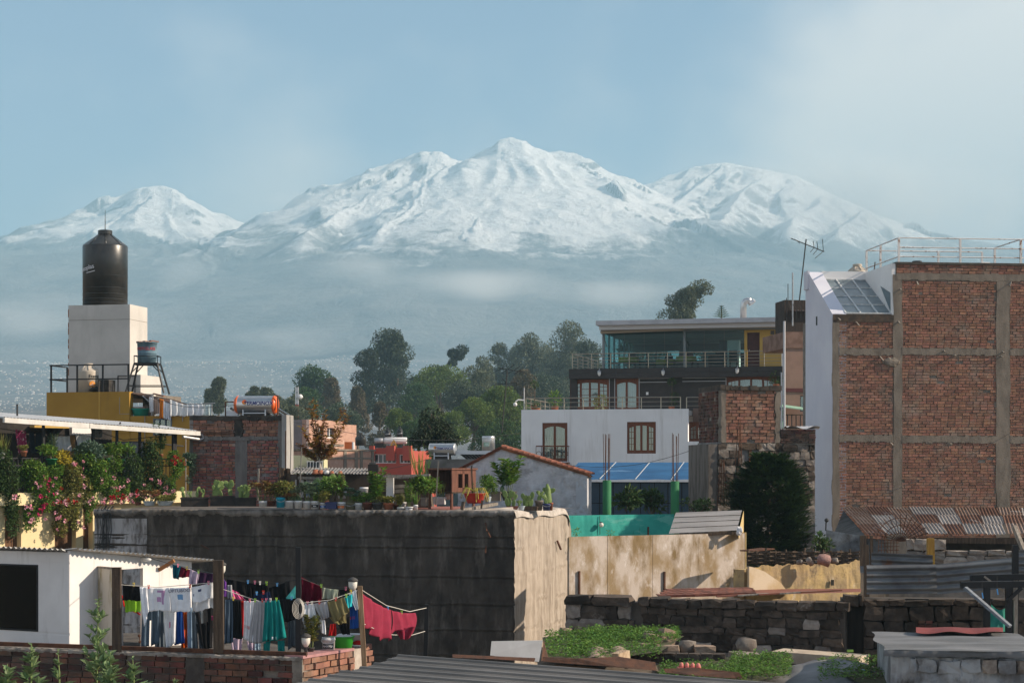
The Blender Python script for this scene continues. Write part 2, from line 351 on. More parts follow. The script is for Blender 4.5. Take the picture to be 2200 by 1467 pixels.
def mat_glass(name, tint=(.75,.9,.9), refl=.12, rough=.02, clear=.8):
    m = bpy.data.materials.new(name); m.use_nodes = True; t = m.node_tree; N = t.nodes; L = t.links; N.remove(N['Principled BSDF'])
    tr = N.new('ShaderNodeBsdfTransparent'); tr.inputs[0].default_value = (*[c*clear for c in tint], 1)
    gl = N.new('ShaderNodeBsdfGlossy'); gl.inputs['Roughness'].default_value = rough; gl.inputs[0].default_value = (.95,.98,1,1)
    fr = N.new('ShaderNodeFresnel'); fr.inputs[0].default_value = 1.5; ad = N.new('ShaderNodeMath'); ad.operation = 'ADD'; ad.inputs[1].default_value = refl; ad.use_clamp = True
    mx = N.new('ShaderNodeMixShader'); L.new(fr.outputs[0], ad.inputs[0]); L.new(ad.outputs[0], mx.inputs[0]); L.new(tr.outputs[0], mx.inputs[1]); L.new(gl.outputs[0], mx.inputs[2])
    L.new(mx.outputs[0], N['Material Output'].inputs[0]); return m
m_glass = mat_glass('window_glass'); m_glass_dark = mat_glass('shed_glass', (.5,.5,.5), -.03, .02, .6); m_glass_teal = mat_glass('restaurant_glass', (.55,.82,.82), -.02, .01, .9)
UNIT = {}
def unit_brick(mat, k):
    key = ('b', mat.name, k)
    if key not in UNIT:
        rr = random.Random(k); b = MB(); j = lambda s: rr.uniform(-s, s)
        vs = [((x-.5)*(1+j(.05)), (y-.5)+j(.08)*(y < .5), (z-.5)*(1+j(.12))) for z in (0,1) for (x,y) in ((0,0),(1,0),(1,1),(0,1))]
        b.add(vs, [(0,3,2,1),(4,5,6,7),(0,1,5,4),(1,2,6,5),(2,3,7,6),(3,0,4,7)]); UNIT[key] = b.mesh('brick', mat)
    return UNIT[key]
def stone_verts(k, rough=.12, round_=.35):
    rr = random.Random(k); vs = []; fs = []; idx = {}
    for x in range(3):
        for y in range(3):
            for z in range(3):
                if (x,y,z) == (1,1,1): continue
                p = Vector((x-1, y-1, z-1)); q = p.copy(); L = p.length
                if L > 1.01: q = p*(1-round_*(L-1)/ .732*.45)
                q += Vector((rr.uniform(-1,1), rr.uniform(-1,1), rr.uniform(-1,1)))*rough
                idx[(x,y,z)] = len(vs); vs.append(q*.5)
    for ax in range(3):
        for s in (0, 2):
            for a in range(2):
                for b in range(2):
                    c = []
                    for (da, db) in ((0,0),(1,0),(1,1),(0,1)):
                        t = [0,0,0]; t[ax] = s; t[(ax+1)%3] = a+da; t[(ax+2)%3] = b+db; c.append(idx[tuple(t)])
                    fs.append(tuple(c if s == 2 else c[::-1]))
    return vs, fs
def unit_stone(mat, k, rough=.17, round_=.14):
    key = ('s', mat.name, k, rough, round_)
    if key not in UNIT:
        b = MB(); b.add(*stone_verts(k, rough, round_)); UNIT[key] = b.mesh('stone', mat, round_ >= .28)
    return UNIT[key]
def brickwork(parent, fields, mat, course=.098, length=.255, off=0., limit=300, joint=.02, proud=.012, skip=None, missing=.01, field_name='brick_field', side=None):
    """every brick a piece of its own up to the limit, the rest joined; fields = (u0, u1, w0, w1) on the facade"""
    allb = []
    for (u0, u1, w0, w1) in fields:
        n = max(1, round((w1-w0)/course)); ch = (w1-w0)/n
        for r in range(n):
            zc = w0+(r+.5)*ch; u = u0-(length*.5 if r % 2 else 0)-random.uniform(0, .04)
            while u < u1-.03:
                L = length*random.choice((1,1,1,1,1,.97,1.03,.55 if random.random() < .3 else 1)); a = max(u, u0+random.uniform(-.01,.015)); e = min(u+L-joint, u1+random.uniform(-.015,.01)); u += L
                if e-a < .05 or random.random() < missing: continue
                if skip and skip((a+e)/2, zc): continue
                allb.append(((a+e)/2, zc, e-a, ch-joint*random.uniform(.75,1.15), random.uniform(-.5,1)*proud))
    allb.sort(key=lambda b: b[0]); rest = MB()
    rr = random.Random(3); ind = set(rr.sample(range(len(allb)), limit)) if False else set(range(min(limit, len(allb))))
    for i, (u, z, L, h, pr) in enumerate(allb):
        if i in ind:
            inst('brick', unit_brick(mat, random.randrange(8)), parent, (u, off-pr+.03, z), (0, random.uniform(-.012,.012), random.uniform(-.01,.01)), (L, .09, h))
        else:
            j = lambda s: random.uniform(-s, s); x0, x1, z0, z1, y = u-L/2, u+L/2, z-h/2, z+h/2, off-pr-.015
            rest.add([(x0+j(.006),y+j(.005),z0+j(.006)),(x1+j(.006),y+j(.005),z0+j(.006)),(x1+j(.006),y+j(.005),z1+j(.006)),(x0+j(.006),y+j(.005),z1+j(.006)),(x0,y+.06,z0),(x1,y+.06,z0),(x1,y+.06,z1),(x0,y+.06,z1)],
                     [(0,1,2,3),(1,0,4,5),(2,1,5,6),(3,2,6,7),(0,3,7,4)])
    if rest.v: tag(rest.build(field_name, mat, parent), kind='stuff')
    return len(allb)
def stonework(parent, u0, u1, w0, w1, mat, hs=(.2,.32), ls=(.25,.6), off=0., depth=.3, top=None, rough=.17, round_=.14, mats=None, gap=.012, name='stone'):
    z = w0; n = 0
    while z < w1-.05:
        h = min(random.uniform(*hs), w1-z); u = u0-random.uniform(0,.2)
        if w1-(z+h) < hs[0]*.5: h = w1-z
        while u < u1-.05:
            L = random.uniform(*ls); a, e = max(u, u0), min(u+L, u1); u += L
            if e-a < .08: continue
            tz = top((a+e)/2) if top else 1e9
            if z > tz-.06: continue
            hh = min(h, tz-z); m = random.choice(mats) if mats else mat
            inst(name, unit_stone(m, random.randrange(9), rough, round_), parent, ((a+e)/2, off+depth/2-random.uniform(0,.05), z+hh/2+random.uniform(-.02,.02)), (random.uniform(-.05,.05), random.uniform(-.05,.05), random.uniform(-.05,.05)), (e-a-gap*random.uniform(.2,1), depth, hh-gap*random.uniform(.2,1))); n += 1
        z += h
    return n
def text_mesh(body, size, mat, name='lettering', bold=0., shear=0., fn=None, align='CENTER', extrude=.002):
    cu = bpy.data.curves.new('t', 'FONT'); cu.body = body; cu.size = size; cu.align_x = align; cu.align_y = 'CENTER'; cu.extrude = extrude; cu.offset = bold; cu.shear = shear; cu.resolution_u = 3
    o = bpy.data.objects.new('t', cu); C.objects.link(o); dg = bpy.context.evaluated_depsgraph_get(); me = bpy.data.meshes.new_from_object(o.evaluated_get(dg))
    bpy.data.objects.remove(o); me.name = name; me.materials.clear(); me.materials.append(mat)
    if fn:
        for v in me.vertices: v.co = fn(v.co.x, v.co.y, v.co.z)
    return me
def wrap(R_, az0, z0, proud=.004, tilt=0.):
    """put flat lettering round an upright cylinder; az0 = 0 faces the camera (-y)"""
    def f(x, y, z):
        xx = x*math.cos(tilt)-y*math.sin(tilt); yy = x*math.sin(tilt)+y*math.cos(tilt); a = az0+xx/R_; r = R_+proud+z
        return Vector((r*math.sin(a), -r*math.cos(a), z0+yy))
    return f
def flat(x0, y0, z0): return lambda x, y, z: Vector((x0+x, y0-z, z0+y))
def rail_line(parent, pts, hts, r=.02, post_every=None, posts=None, mat=None, post_r=None, name_post='post', name_rail='rail', h=1.0):
    """railing: pts = base polyline (world or local), hts = rail heights above it, each rail and each post a part"""
    for ht in hts: MB().tube([Vector(p)+Vector((0,0,ht)) for p in pts], r, 6).build(name_rail, mat, parent)
    for p in (posts or []): MB().tube([Vector(p), Vector(p)+Vector((0,0,h))], post_r or r*1.2, 6).build(name_post, mat, parent)
def wood_window(parent, fr, x0, y0, x1, y1, leaves, mat, curtain, off=0., arch=True, grid=None, name='window', handle=False):
    """wooden window: frame with arched heads, each pane a sub-part, curtain behind"""
    u0, u1, w0, w1 = fr.rect(x0, y0, x1, y1, off); ft = .07; b = MB()
    b.box(u0, u1, off-.05, off+.06, w1-ft*1.6, w1); b.box(u0, u1, off-.05, off+.06, w0, w0+ft); b.box(u0, u0+ft, off-.05, off+.06, w0+ft, w1-ft*1.6); b.box(u1-ft, u1, off-.05, off+.06, w0+ft, w1-ft*1.6)
    fo = b.build(name, mat, parent); iu0, iu1, iw0, iw1 = u0+ft, u1-ft, w0+ft, w1-ft*1.6; lw = (iu1-iu0)/leaves; hgt = iw1-iw0
    for i in range(leaves):
        a, e = iu0+i*lw, iu0+(i+1)*lw; st = .055; s = MB()
        ia, ie, ib = a+st, e-st, iw0+.10
        def head(u):
            if not arch: return iw1-.09
            t = (u-iu0)/(iu1-iu0)*2-1; return iw1-.07-.16*t*t
        nn = 6; us = [ia+(ie-ia)*k/nn for k in range(nn+1)]
        s.box(a+.004, ia, off-.035, off+.03, iw0, iw1); s.box(ie, e-.004, off-.035, off+.03, iw0, iw1); s.box(ia, ie, off-.035, off+.03, iw0, ib)
        for k in range(nn):
            s.add([(us[k],off-.035,head(us[k])),(us[k+1],off-.035,head(us[k+1])),(us[k+1],off-.035,iw1),(us[k],off-.035,iw1),(us[k],off+.03,head(us[k])),(us[k+1],off+.03,head(us[k+1])),(us[k+1],off+.03,iw1),(us[k],off+.03,iw1)],[(0,1,2,3),(0,4,5,1),(7,6,5,4)])
        if grid and grid[i]:
            gc, gr = grid[i]
            for k in range(1, gc): uu = ia+(ie-ia)*k/gc; s.box(uu-.012, uu+.012, off-.03, off+.02, ib, head(uu))
            for k in range(1, gr): zz = ib+(iw1-.1-ib)*k/gr; s.box(ia, ie, off-.028, off+.018, zz-.012, zz+.012)
        s.build('sash', mat, fo)
        p = MB(); p.add([(ia,off,ib),(ie,off,ib)]+[(u, off, head(u)) for u in us[::-1]], [tuple(range(nn+3))]); p.build('pane', m_glass, fo)
    if curtain: 
        cb = MB(); cb.grid(lambda a, c: (u0+.03+(u1-u0-.06)*a, off+.16+.03*math.sin(a*(u1-u0)*55), w0+.02+(w1-w0-.04)*c), max(12, int((u1-u0)*60)), 1); cb.build('curtain', curtain, fo, True)
    MB().box(u0+.01, u1-.01, off+.45, off+.5, w0, w1).build('backing', mk('room_dark', (.05,.05,.055)), fo)
    return fo
def wall_with_holes(u0, u1, w0, w1, holes, y0, y1, b=None):
    """solid slab with rectangular openings (reveals included)"""
    b = b or MB(); us = sorted({u0, u1} | {h[0] for h in holes} | {h[1] for h in holes}); ws = sorted({w0, w1} | {h[2] for h in holes} | {h[3] for h in holes})
    us = [x for x in us if u0 <= x <= u1]; ws = [x for x in ws if w0 <= x <= w1]
    def solid(i, j):
        if i < 0 or j < 0 or i >= len(us)-1 or j >= len(ws)-1: return False
        cu, cw = (us[i]+us[i+1])/2, (ws[j]+ws[j+1])/2
        return not any(h[0] < cu < h[1] and h[2] < cw < h[3] for h in holes)
    for i in range(len(us)-1):
        for j in range(len(ws)-1):
            if not solid(i, j): continue
            a, e, z, t = us[i], us[i+1], ws[j], ws[j+1]
            b.add([(a,y0,z),(e,y0,z),(e,y0,t),(a,y0,t)], [(0,1,2,3)]); b.add([(a,y1,z),(e,y1,z),(e,y1,t),(a,y1,t)], [(3,2,1,0)])
            if not solid(i-1, j): b.add([(a,y0,z),(a,y0,t),(a,y1,t),(a,y1,z)], [(0,1,2,3)])
            if not solid(i+1, j): b.add([(e,y0,z),(e,y1,z),(e,y1,t),(e,y0,t)], [(0,1,2,3)])
            if not solid(i, j-1): b.add([(a,y0,z),(a,y1,z),(e,y1,z),(e,y0,z)], [(0,1,2,3)])
            if not solid(i, j+1): b.add([(a,y0,t),(e,y0,t),(e,y1,t),(a,y1,t)], [(0,1,2,3)])
    return b
def leaf_quad(b, p, d, up, L, W, fold=.25):
    """one leaf: two bent quads from its stalk p along d"""
    d = Vector(d).normalized(); s = d.cross(Vector(up))
    if s.length < .01: s = d.cross(Vector((1,0,0)))
    s.normalize(); n = s.cross(d); p = Vector(p); m = p+d*L*.5-n*L*.05
    b.add([p, m+s*W*.5+n*W*fold, p+d*L-n*L*.12, m-s*W*.5+n*W*fold, m], [(0,4,2,1),(0,3,2,4)])
def rvec(rr=random):
    while True:
        v = Vector((rr.uniform(-1,1), rr.uniform(-1,1), rr.uniform(-1,1)))
        if .01 < v.length < 1: return v
def leaf_cloud(b, c, rad, n, L, W=None, up=.3, shell=.55, droop=0.):
    c = Vector(c); W = W or L*.5
    for _ in range(n):
        v = rvec(); v = v.normalized()*(shell+(1-shell)*random.random()) if random.random() < .75 else v
        p = c+Vector((v.x*rad[0], v.y*rad[1], v.z*rad[2])); d = (v+rvec()*.9+Vector((0,0,up-droop))).normalized(); k = random.uniform(.6,1.25)
        leaf_quad(b, p, d, Vector((0,0,1))+rvec()*.7, L*k, W*k)
def corrugated(a, e, f, n=8, amp=.02, per=.076, axis='uv', nv=2, thick=0.004, b=None, bend=0.):
    """wavy sheet: corner a, edge e across the waves, edge f along them"""
    b = b or MB(); a, e, f = Vector(a), Vector(e), Vector(f); nm = e.cross(f).normalized(); cnt = max(6, int(e.length/per*n))
    def g(i, j):
        return a+e*i+f*j+nm*(amp*math.sin(2*math.pi*i*e.length/per)+bend*math.sin(j*math.pi))
    b.grid(g, cnt, nv); k = len(b.v)
    return b
m_leafA = mk('leaf_bright', (.16,.27,.045), (.10,.19,.03), s=3, rough=.6, rnd=.45, hue=.03, trans=.3)
m_leafB = mk('leaf_dark', (.07,.12,.035), (.045,.085,.025), s=3, rough=.6, rnd=.45, hue=.025, trans=.25)
m_leafC = mk('leaf_olive', (.25,.25,.06), (.16,.17,.045), s=3, rough=.6, rnd=.45, hue=.04, trans=.3)
m_leafD = mk('leaf_bluegreen', (.11,.18,.12), (.08,.13,.09), s=3, rough=.6, rnd=.4, hue=.03, trans=.25)
m_stem = mk('stem_green', (.12,.16,.05), (.09,.10,.04), s=6, rough=.7)
m_bark = mk('bark', (.16,.12,.09), (.09,.07,.05), s=6, st=(1,1,.3), rough=.9, bump=.5, bs=30)
m_dark_metal = mk('dark_metal', (.035,.035,.038), (.06,.05,.045), s=8, rough=.5, metal=.6)
m_steel = mk('brushed_steel', (.62,.62,.62), (.5,.5,.5), s=10, st=(1,1,8), rough=.32, metal=.9)
m_galv = mk('galvanised', (.45,.45,.46), (.34,.34,.35), s=6, rough=.45, metal=.6)
m_wood_dark = mk('old_timber', (.11,.075,.05), (.055,.038,.028), s=4, st=(6,6,.6), rough=.9, bump=.5, bs=40, bst=(3,3,.4))
m_wood_grey = mk('grey_timber', (.30,.27,.235), (.18,.155,.13), s=4, st=(6,6,.6), rough=.9, bump=.5, bs=40)
m_black_plastic = mk('black_plastic', (.016,.018,.018), (.028,.028,.026), s=3, rough=.34, spec=.5)
m_rust = mk('rust', (.13,.055,.03), (.07,.032,.02), s=6, rough=.9, bump=.4)
m_wire = mk('wire_dark', (.03,.03,.03), rough=.6)
m_rope = mk('rope_pale', (.55,.52,.47), rough=.9)
# ------------------------------------------------------------------ brick apartment block at the right
fB = Frame(1788, 64, 2300, 64.9)
bb = fB.thing('brick_apartment_building', 'tall bare brick apartment block with concrete frame and white side wall', 'building')
def rB(x0, y0, x1, y1, off=0.): return fB.rect(x0, y0, x1, y1, off)
uL, uN, uE = fB.u(1788), fB.u(1922), fB.u(2300)
zN, zT = fB.w(1850, 674), fB.w(2050, 566); zT = fB.w(1922, 566)
dep = 4.3
core = MB(); core.box(uL+.12, uN+.05, .022, dep, 0, zN-.02); core.box(uN+.05, uE, .022, dep, 0, zT-.02)
wallp = core.build('wall', m_mortar, bb)
# concrete columns and beams, each a piece
for (x0, x1, y0) in ((1788,1803,676), (1919,1938,590), (2140,2170,592)):
    a, e = fB.u(x0), fB.u(x1); z1 = fB.w(x0, y0); b = MB()
    n = 26; prev = None
    for k in range(n+1):
        z = z1*k/n; j0, j1 = random.uniform(-.03,.03), random.uniform(-.03,.03)
        cur = (a+j0, e+j1, z)
        if prev: b.add([(prev[0],-.02,prev[2]),(prev[1],-.02,prev[2]),(cur[1],-.02,z),(cur[0],-.02,z),(prev[0],.06,prev[2]),(prev[1],.06,prev[2]),(cur[1],.06,z),(cur[0],.06,z)],[(0,1,2,3),(1,5,6,2),(4,0,3,7)])
        prev = cur
    b.build('column', m_conc, bb)
for (x0, x1, y0, y1) in ((1925,2300,589,604), (1803,1919,748,763), (1938,2140,748,763), (2170,2300,749,764), (1803,1919,934,949), (1938,2140,936,951), (2170,2300,937,952)):
    a, e, z0, z1 = rB(x0, y0, x1, y1); b = MB(); n = 24
    for k in range(n):
        ua, ub = a+(e-a)*k/n, a+(e-a)*(k+1)/n; q0, q1 = random.uniform(-.03,.03), random.uniform(-.03,.03)
        b.add([(ua,-.026,z0+q0),(ub,-.026,z0+q0),(ub,-.026,z1+q1),(ua,-.026,z1+q1),(ua,.06,z0+q0),(ub,.06,z0+q0),(ub,.06,z1+q1),(ua,.06,z1+q1)],[(0,1,2,3),(3,2,6,7),(4,5,1,0)])
    b.build('beam', m_conc, bb)
fields = [rB(1803,692,1919,748), rB(1803,763,1919,934), rB(1803,949,1919,1200), rB(1938,604,2140,748), rB(1938,763,2140,936), rB(1938,951,2140,1200),
          rB(2170,604,2300,749), rB(2170,764,2300,937), rB(2170,952,2300,1200), rB(1926,570,2300,589)]
nb = brickwork(wallp, fields, m_brick, off=0.012, missing=.006)
# the dark eaves course, roof slab edge
MB().box(uN+.03, uE, -.05, dep, zT-.03, zT+.05).build('roof_slab', mk('slab_dark', (.06,.05,.045), (.10,.085,.07), s=4, rough=.95), bb)
a, e, z0, z1 = rB(1790, 676, 1921, 692); MB().box(a, e-.02, -.03, .06, z0, z1).build('lintel', mk('dark_concrete', (.05,.042,.036), (.10,.07,.05), s=5, rough=.95), bb)
# scraps of mortar and stub ends sticking out of the joints
for (x, y) in ((1800,683),(1838,690),(1930,690),(1935,620),(1970,605),(1890,765),(2048,765),(2030,755),(2150,765),(2155,755),(2172,605),(1912,950)):
    u, z = fB.uw(x, y); t = MB(); t.beam((u,.0,z),(u+random.uniform(-.1,.1),-.12,z+random.uniform(-.25,.05)),.05,.03); t.build('stub', m_wood_grey, bb)
b = MB()
for (x, y, s) in ((1995,950,.18),(2040,953,.16)):
    u, z = fB.uw(x, y); b.ball((u,.0,z), s*.6, 8, 6, .2, (1.3,.3,.8))
b.build('mortar_lump', m_conc, bb)
u, z = fB.uw(1915, 778); MB().ball((u,-.02,z), .2, 10, 7, .2, (1.5,.4,.8)).build('mortar_lump', m_conc, bb)
# white side wall with a thin slot, the bluish shade put into its colour
sw = 3.5; zS = fB.w(1765, 582, 3.0)
poly = [(0.0, 0.), (sw, 0.), (sw, zS), (3.4, zS), (3.1, zS-.05), (.02, zN)]
b = MB(); n = len(poly); b.add([(uL, y, z) for y, z in poly]+[(uL+.5, y, z) for y, z in poly], [tuple(range(n))[::-1], tuple(range(n, 2*n))]+[(i, (i+1)%n, (i+1)%n+n, i+n) for i in range(n)])
m_lav = mk('plaster_shaded', (.66,.66,.72), (.60,.60,.67), s=.6, rough=.9, bump=.15, bs=25, layers=[((.45,.45,.5),1.2,(3,3,.4),.62,.9)], pos=True)
b.build('side_wall', m_lav, bb, fix=True)
MB().box(uL-.012, uL+.01, 1.9, 2.05, fB.w(1750,699,2), fB.w(1750,680,2)).build('slot', mk('slot_dark', (.03,.03,.03)), bb)
MB().box(uL-.05, uL+.02, sw-.5, sw+.06, fB.w(1745,627,4), zS).build('corner_pier', m_lav, bb)
# skylight in the notch: back wall, sloping glazing bars, each pane a piece
zb = fB.w(1850, 602, 3.1)
MB().box(uL+.5, uN+.02, 3.1, 3.4, zN-.1, zS).build('skylight_back_wall', m_white, bb)
ga, gb = Vector((0,.06,zN+.02)), Vector((0,3.08,zb)); skp = MB(); cols = [uL+.5, uL+1.02, uL+1.62, uN-.02]
sk = MB()
for cu in cols: sk.beam((cu, ga.y, ga.z), (cu, gb.y, gb.z), .055, .06)
for r in range(5):
    q = ga.lerp(gb, r/4); sk.beam((cols[0], q.y, q.z+.004), (cols[-1], q.y, q.z+.004), .05, .045)
sko = sk.build('skylight_frame', mk('bars_white', (.62,.64,.64), (.45,.46,.45), s=8, rough=.6), bb)
m_frost = mk('frosted_pane', (.16,.21,.235), (.11,.15,.17), s=1.2, rough=.28, spec=.6)
for r in range(4):
    for c in range(3):
        q0, q1 = ga.lerp(gb, r/4), ga.lerp(gb, (r+1)/4); p = MB(); p.add([(cols[c],q0.y,q0.z-.01),(cols[c+1],q0.y,q0.z-.01),(cols[c+1],q1.y,q1.z-.01),(cols[c],q1.y,q1.z-.01)], [(0,1,2,3)]); p.build('pane', m_frost, sko)
b = MB(); b.add([(uN-.10,-.0,zN-.03),(uN+.03,-.0,zN-.03),(uN+.03,-.0,zT),(uN-.10,-.0,zT),(uN-.10,3.4,zN),(uN+.03,3.4,zN),(uN+.03,3.4,zT),(uN-.10,3.4,zT)], [(0,1,2,3),(0,3,7,4),(3,2,6,7)]); b.build('notch_wall', m_white, bb)
b = MB(); b.add([(uN-.106,.15,zN+.1),(uN-.106,.15,zN+.75),(uN-.106,1.3,zN+1.1)], [(0,1,2)]); b.build('notch_pane', m_frost, bb)
# rooftop railing: white steel with rusty rails
m_railw = mk('rusty_white_rail', (.70,.68,.66), (.28,.12,.05), s=7, st=(1,1,1), lo=.55, hi=.66, rough=.7)
rl = fB.thing('rooftop_railing', 'white rusty railing round the roof of the tall brick block', 'railing')
x0, x1, x2 = fB.u(1931,.5), fB.u(2193,.5), fB.u(2300,.5); yb = 4.3
def bar(p, q, r=.022, nm='rail'): MB().tube([p, q], r, 6).build(nm, m_railw, rl)
for h in (.95, .62, .30):
    bar((x0,.5,zT+h),(x1,.5,zT+h)); bar((x1,.5,zT+h),(x2,.5,zT+h))
    bar((x0,.5,zT+h),(x0,yb,zT+h)) if h != .62 else None
bar((x0,yb,zT+.95),(x1,yb,zT+.95)); bar((x1,.5,zT+.95),(x1,yb-1.2,zT+.95))
for (x, y) in ((x0,.5),(fB.u(2063,.5),.5),(x1,.5),(x0,yb),(x0,2.6),(fB.u(2016,4.3),yb),(x1,yb-1.3),(x1,yb)): MB().box(x-.035, x+.035, y-.03, y+.03, zT+.05, zT+.95).build('post', m_railw, rl)
MB().tube([(x1-.45,2.2,zT),(x1-.45,2.2,zT+.22),(x1-.5,2.2,zT+.3),(x1-.8,2.2,zT+.3)], .035, 8).build('vent_pipe', m_railw, rl)
def water_tank(name, label, loc, Rr, Hh, mat, lid=.3, cone=.28, ribs=True, group=None, neck=.12, n=40):
    t = thing(name, label, 'water tank', loc, 0, group); pr = [(Rr*.985,0)]
    if ribs:
        for k in range(1, 9): zz = Hh*k/9; pr += [(Rr*.9985, zz-.012), (Rr*1.0015, zz-.004), (Rr*1.0015, zz+.004), (Rr*.9985, zz+.012)]
    pr += [(Rr, Hh-.03), (Rr*.985, Hh)]; MB().lathe(pr, n).build('body', mat, t, True)
    top = MB(); top.lathe([(Rr*.985, Hh), (Rr*lid*1.05, Hh+cone)], n, cap=False)
    for k in range(8): a = 2*math.pi*(k+.3)/8; top.beam((Rr*.97*math.cos(a),Rr*.97*math.sin(a),Hh+.012),(Rr*lid*math.cos(a),Rr*lid*math.sin(a),Hh+cone+.008),.05,.03)
    top.build('shoulder', mat, t, True); MB().lathe([(Rr*lid,Hh+cone-.02),(Rr*lid*1.06,Hh+cone+.03),(Rr*lid*1.06,Hh+cone+neck),(Rr*lid*.95,Hh+cone+neck+.015)], 24).build('lid', mat, t, False)
    return t
m_tan = mk('tan_tank', (.50,.44,.36), (.44,.38,.31), s=2, rough=.5, spec=.4)
p = P(1842, 583, 69); zr = fB.w(1842,600,4.6)
water_tank('water_tank', 'tan water tank top showing above the skylight parapet', (p.x, p.y, p.z-.95), .36, .95, m_tan, .45, .16, True, neck=.09)
p = P(1970, 566, 66.5)
water_tank('water_tank', 'black water tank lid just showing above the brick roof edge', (p.x, p.y, p.z-.98), .42, .85, m_black_plastic, .4, .1, True, neck=.1)
MB().tube([P(1878,583,67), P(1880,563,67)], .02, 6).build('stub_pipe', m_rust, None)
tag(bpy.data.objects['stub_pipe'], 'thin rusty pipe standing beside the tan tank on the roof', 'pipe')
# television antenna
an = thing('television_antenna', 'tall television antenna on a leaning mast above the dark rooftop shed', 'antenna', P(1718, 642, 68))
A = lambda x, y, d=68: P(x, y, d)
MB().tube([A(1717,650), A(1732,514)], .025, 6).build('mast', m_wire, an, world=True)
MB().tube([A(1699,512), A(1771,541)], .018, 6).build('boom', m_wire, an, world=True)
for (x, y, dx, dy) in ((1749,532,-8,10),(1757,535,-10,12),(1769,540,-18,15),(1749,531,-2,-13),(1757,534,-2,-15),(1769,539,-2,-25),(1714,519,4,4)): MB().tube([A(x,y), A(x+dx,y+dy,67.7)], .012, 5).build('element', m_wire, an, world=True)
# neighbouring brown building
fN = Frame(1686, 92, 1810, 92.4); nbld = fN.thing('brown_house', 'narrow brown rendered house squeezed between restaurant and brick block', 'building')
m_brown = mk('brown_render', (.30,.19,.145), (.25,.16,.12), s=1.2, rough=.9, bump=.2, pos=True, layers=[((.2,.13,.1),.8,(3,3,.5),.6,.8)])
h1 = fN.rect(1727, 747, 1746, 791); h2 = fN.rect(1719, 850, 1744, 884); h3 = fN.rect(1700,930,1735,960)
wall_with_holes(0, fN.u(1810), 0, fN.w(1700,748), [h1, h2], 0, .25).build('wall', m_brown, nbld)
MB().box(-.02, fN.u(1810), -.06, 4, fN.w(1700,748), fN.w(1700,713)).build('parapet', mk('brown_dark_render', (.16,.095,.07), (.24,.15,.115), s=2, rough=.9), nbld)
MB().box(-.02, fN.u(1810), -.05, 0, fN.w(1700,842), fN.w(1700,834)).build('string_course', mk('maroon_band', (.11,.035,.035)), nbld)
m_teal_cur = mk('teal_curtain', (.06,.13,.13), (.04,.09,.10), s=9, st=(9,1,.1), rough=.9)
for h in (h1, h2):
    f = MB(); f.box(h[0],h[1],.02,.07,h[3]-.05,h[3]); f.box(h[0],h[1],.02,.07,h[2],h[2]+.05); f.box(h[0],h[0]+.04,.02,.07,h[2]+.05,h[3]-.05); f.box((h[0]+h[1])/2-.02,(h[0]+h[1])/2+.02,.02,.07,h[2]+.05,h[3]-.05); fo = f.build('window', m_dark_metal, nbld)
    MB().add([(h[0],.05,h[2]),(h[1],.05,h[2]),(h[1],.05,h[3]),(h[0],.05,h[3])],[(0,1,2,3)]).build('pane', m_glass, fo)
    MB().grid(lambda a, c: (h[0]+(h[1]-h[0])*a, .16+.02*math.sin(a*30), h[2]+(h[3]-h[2])*c), 24, 1).build('curtain', m_teal_cur, fo, True)
rs = fN.thing('rooftop_shed', 'dark corrugated shed on the roof of the narrow brown house', 'shed')
a, e, z0, z1 = fN.rect(1692, 643, 1788, 713); z0 += .004
MB().box(a, e, .5, 2.2, z0, z1).build('wall', mk('black_boards', (.035,.028,.024), (.07,.05,.04), s=4, st=(8,1,.4), rough=.9), rs)
corrugated((a+.3,.3,fN.w(1720,667)), (e-a-.3,0,0), (0,.9,.25), per=.12, amp=.02).build('roof_sheet', mk('shed_sheet', (.20,.12,.10), (.3,.26,.24), s=4, rough=.8), rs)
for (x, y0, y1) in ((1703,586,700),(1693,610,660),(1690,640,713)): u, zz = fN.uw(x, y1, .2); MB().tube([(u,.2,zz),(u,.2,fN.w(x,y0,.2))], .04 if x == 1703 else .02, 6).build('pole', m_galv if x == 1703 else m_dark_metal, rs)
for k in range(5):
    u, zz = fN.uw(1692+k*9, 640, .3); MB().tube([(u,.3,zz-.9),(u+.05,.15,zz-.3),(u+.12+.05*k,.1,zz-.55),(u+.2,.2,zz-1.1)], .012, 5).build('cable', m_wire, rs)
bal = fN.thing('balcony', 'small railed balcony with pale green canopy on the brown house', 'balcony')
u0, u1 = fN.u(1672,-.8), fN.u(1746,-.8)
MB().box(u0, u1, -.9, -.02, fN.w(1700,926,-.8), fN.w(1700,918,-.8)).build('floor_slab', m_brown, bal)
MB().beam((u0,-.9,fN.w(1700,891,-.8)),(u1,-.9,fN.w(1700,891,-.8)),.06,.05).build('rail', m_wood_dark, bal)
for k in range(9): uu = u0+(u1-u0)*k/8; MB().box(uu-.02,uu+.02,-.92,-.88,fN.w(1700,918,-.8),fN.w(1700,892,-.8)).build('baluster', m_dark_metal, bal)
m_pgreen = mk('pale_green', (.30,.48,.36), (.22,.36,.27), s=4, rough=.8)
b = MB(); b.obox((u0+.55,-.9,fN.w(1700,874,-.8)), (.75,0,-.09), (0,.7,.1), (0,0,.02)); b.build('canopy', m_pgreen, bal)
MB().beam((u0+.1,-.85,fN.w(1680,905,-.8)),(u0+.22,-1.1,fN.w(1680,868,-.8)),.07).build('canopy_strut', m_pgreen, bal)
MB().box(u0-.05,u0+.32,-1.0,-.7,fN.w(1680,920,-.8),fN.w(1680,902,-.8)).build('planter', m_pgreen, bal)
pb = fN.thing('drainpipe', 'pale drainpipe running down beside the yellow restaurant wall', 'pipe')
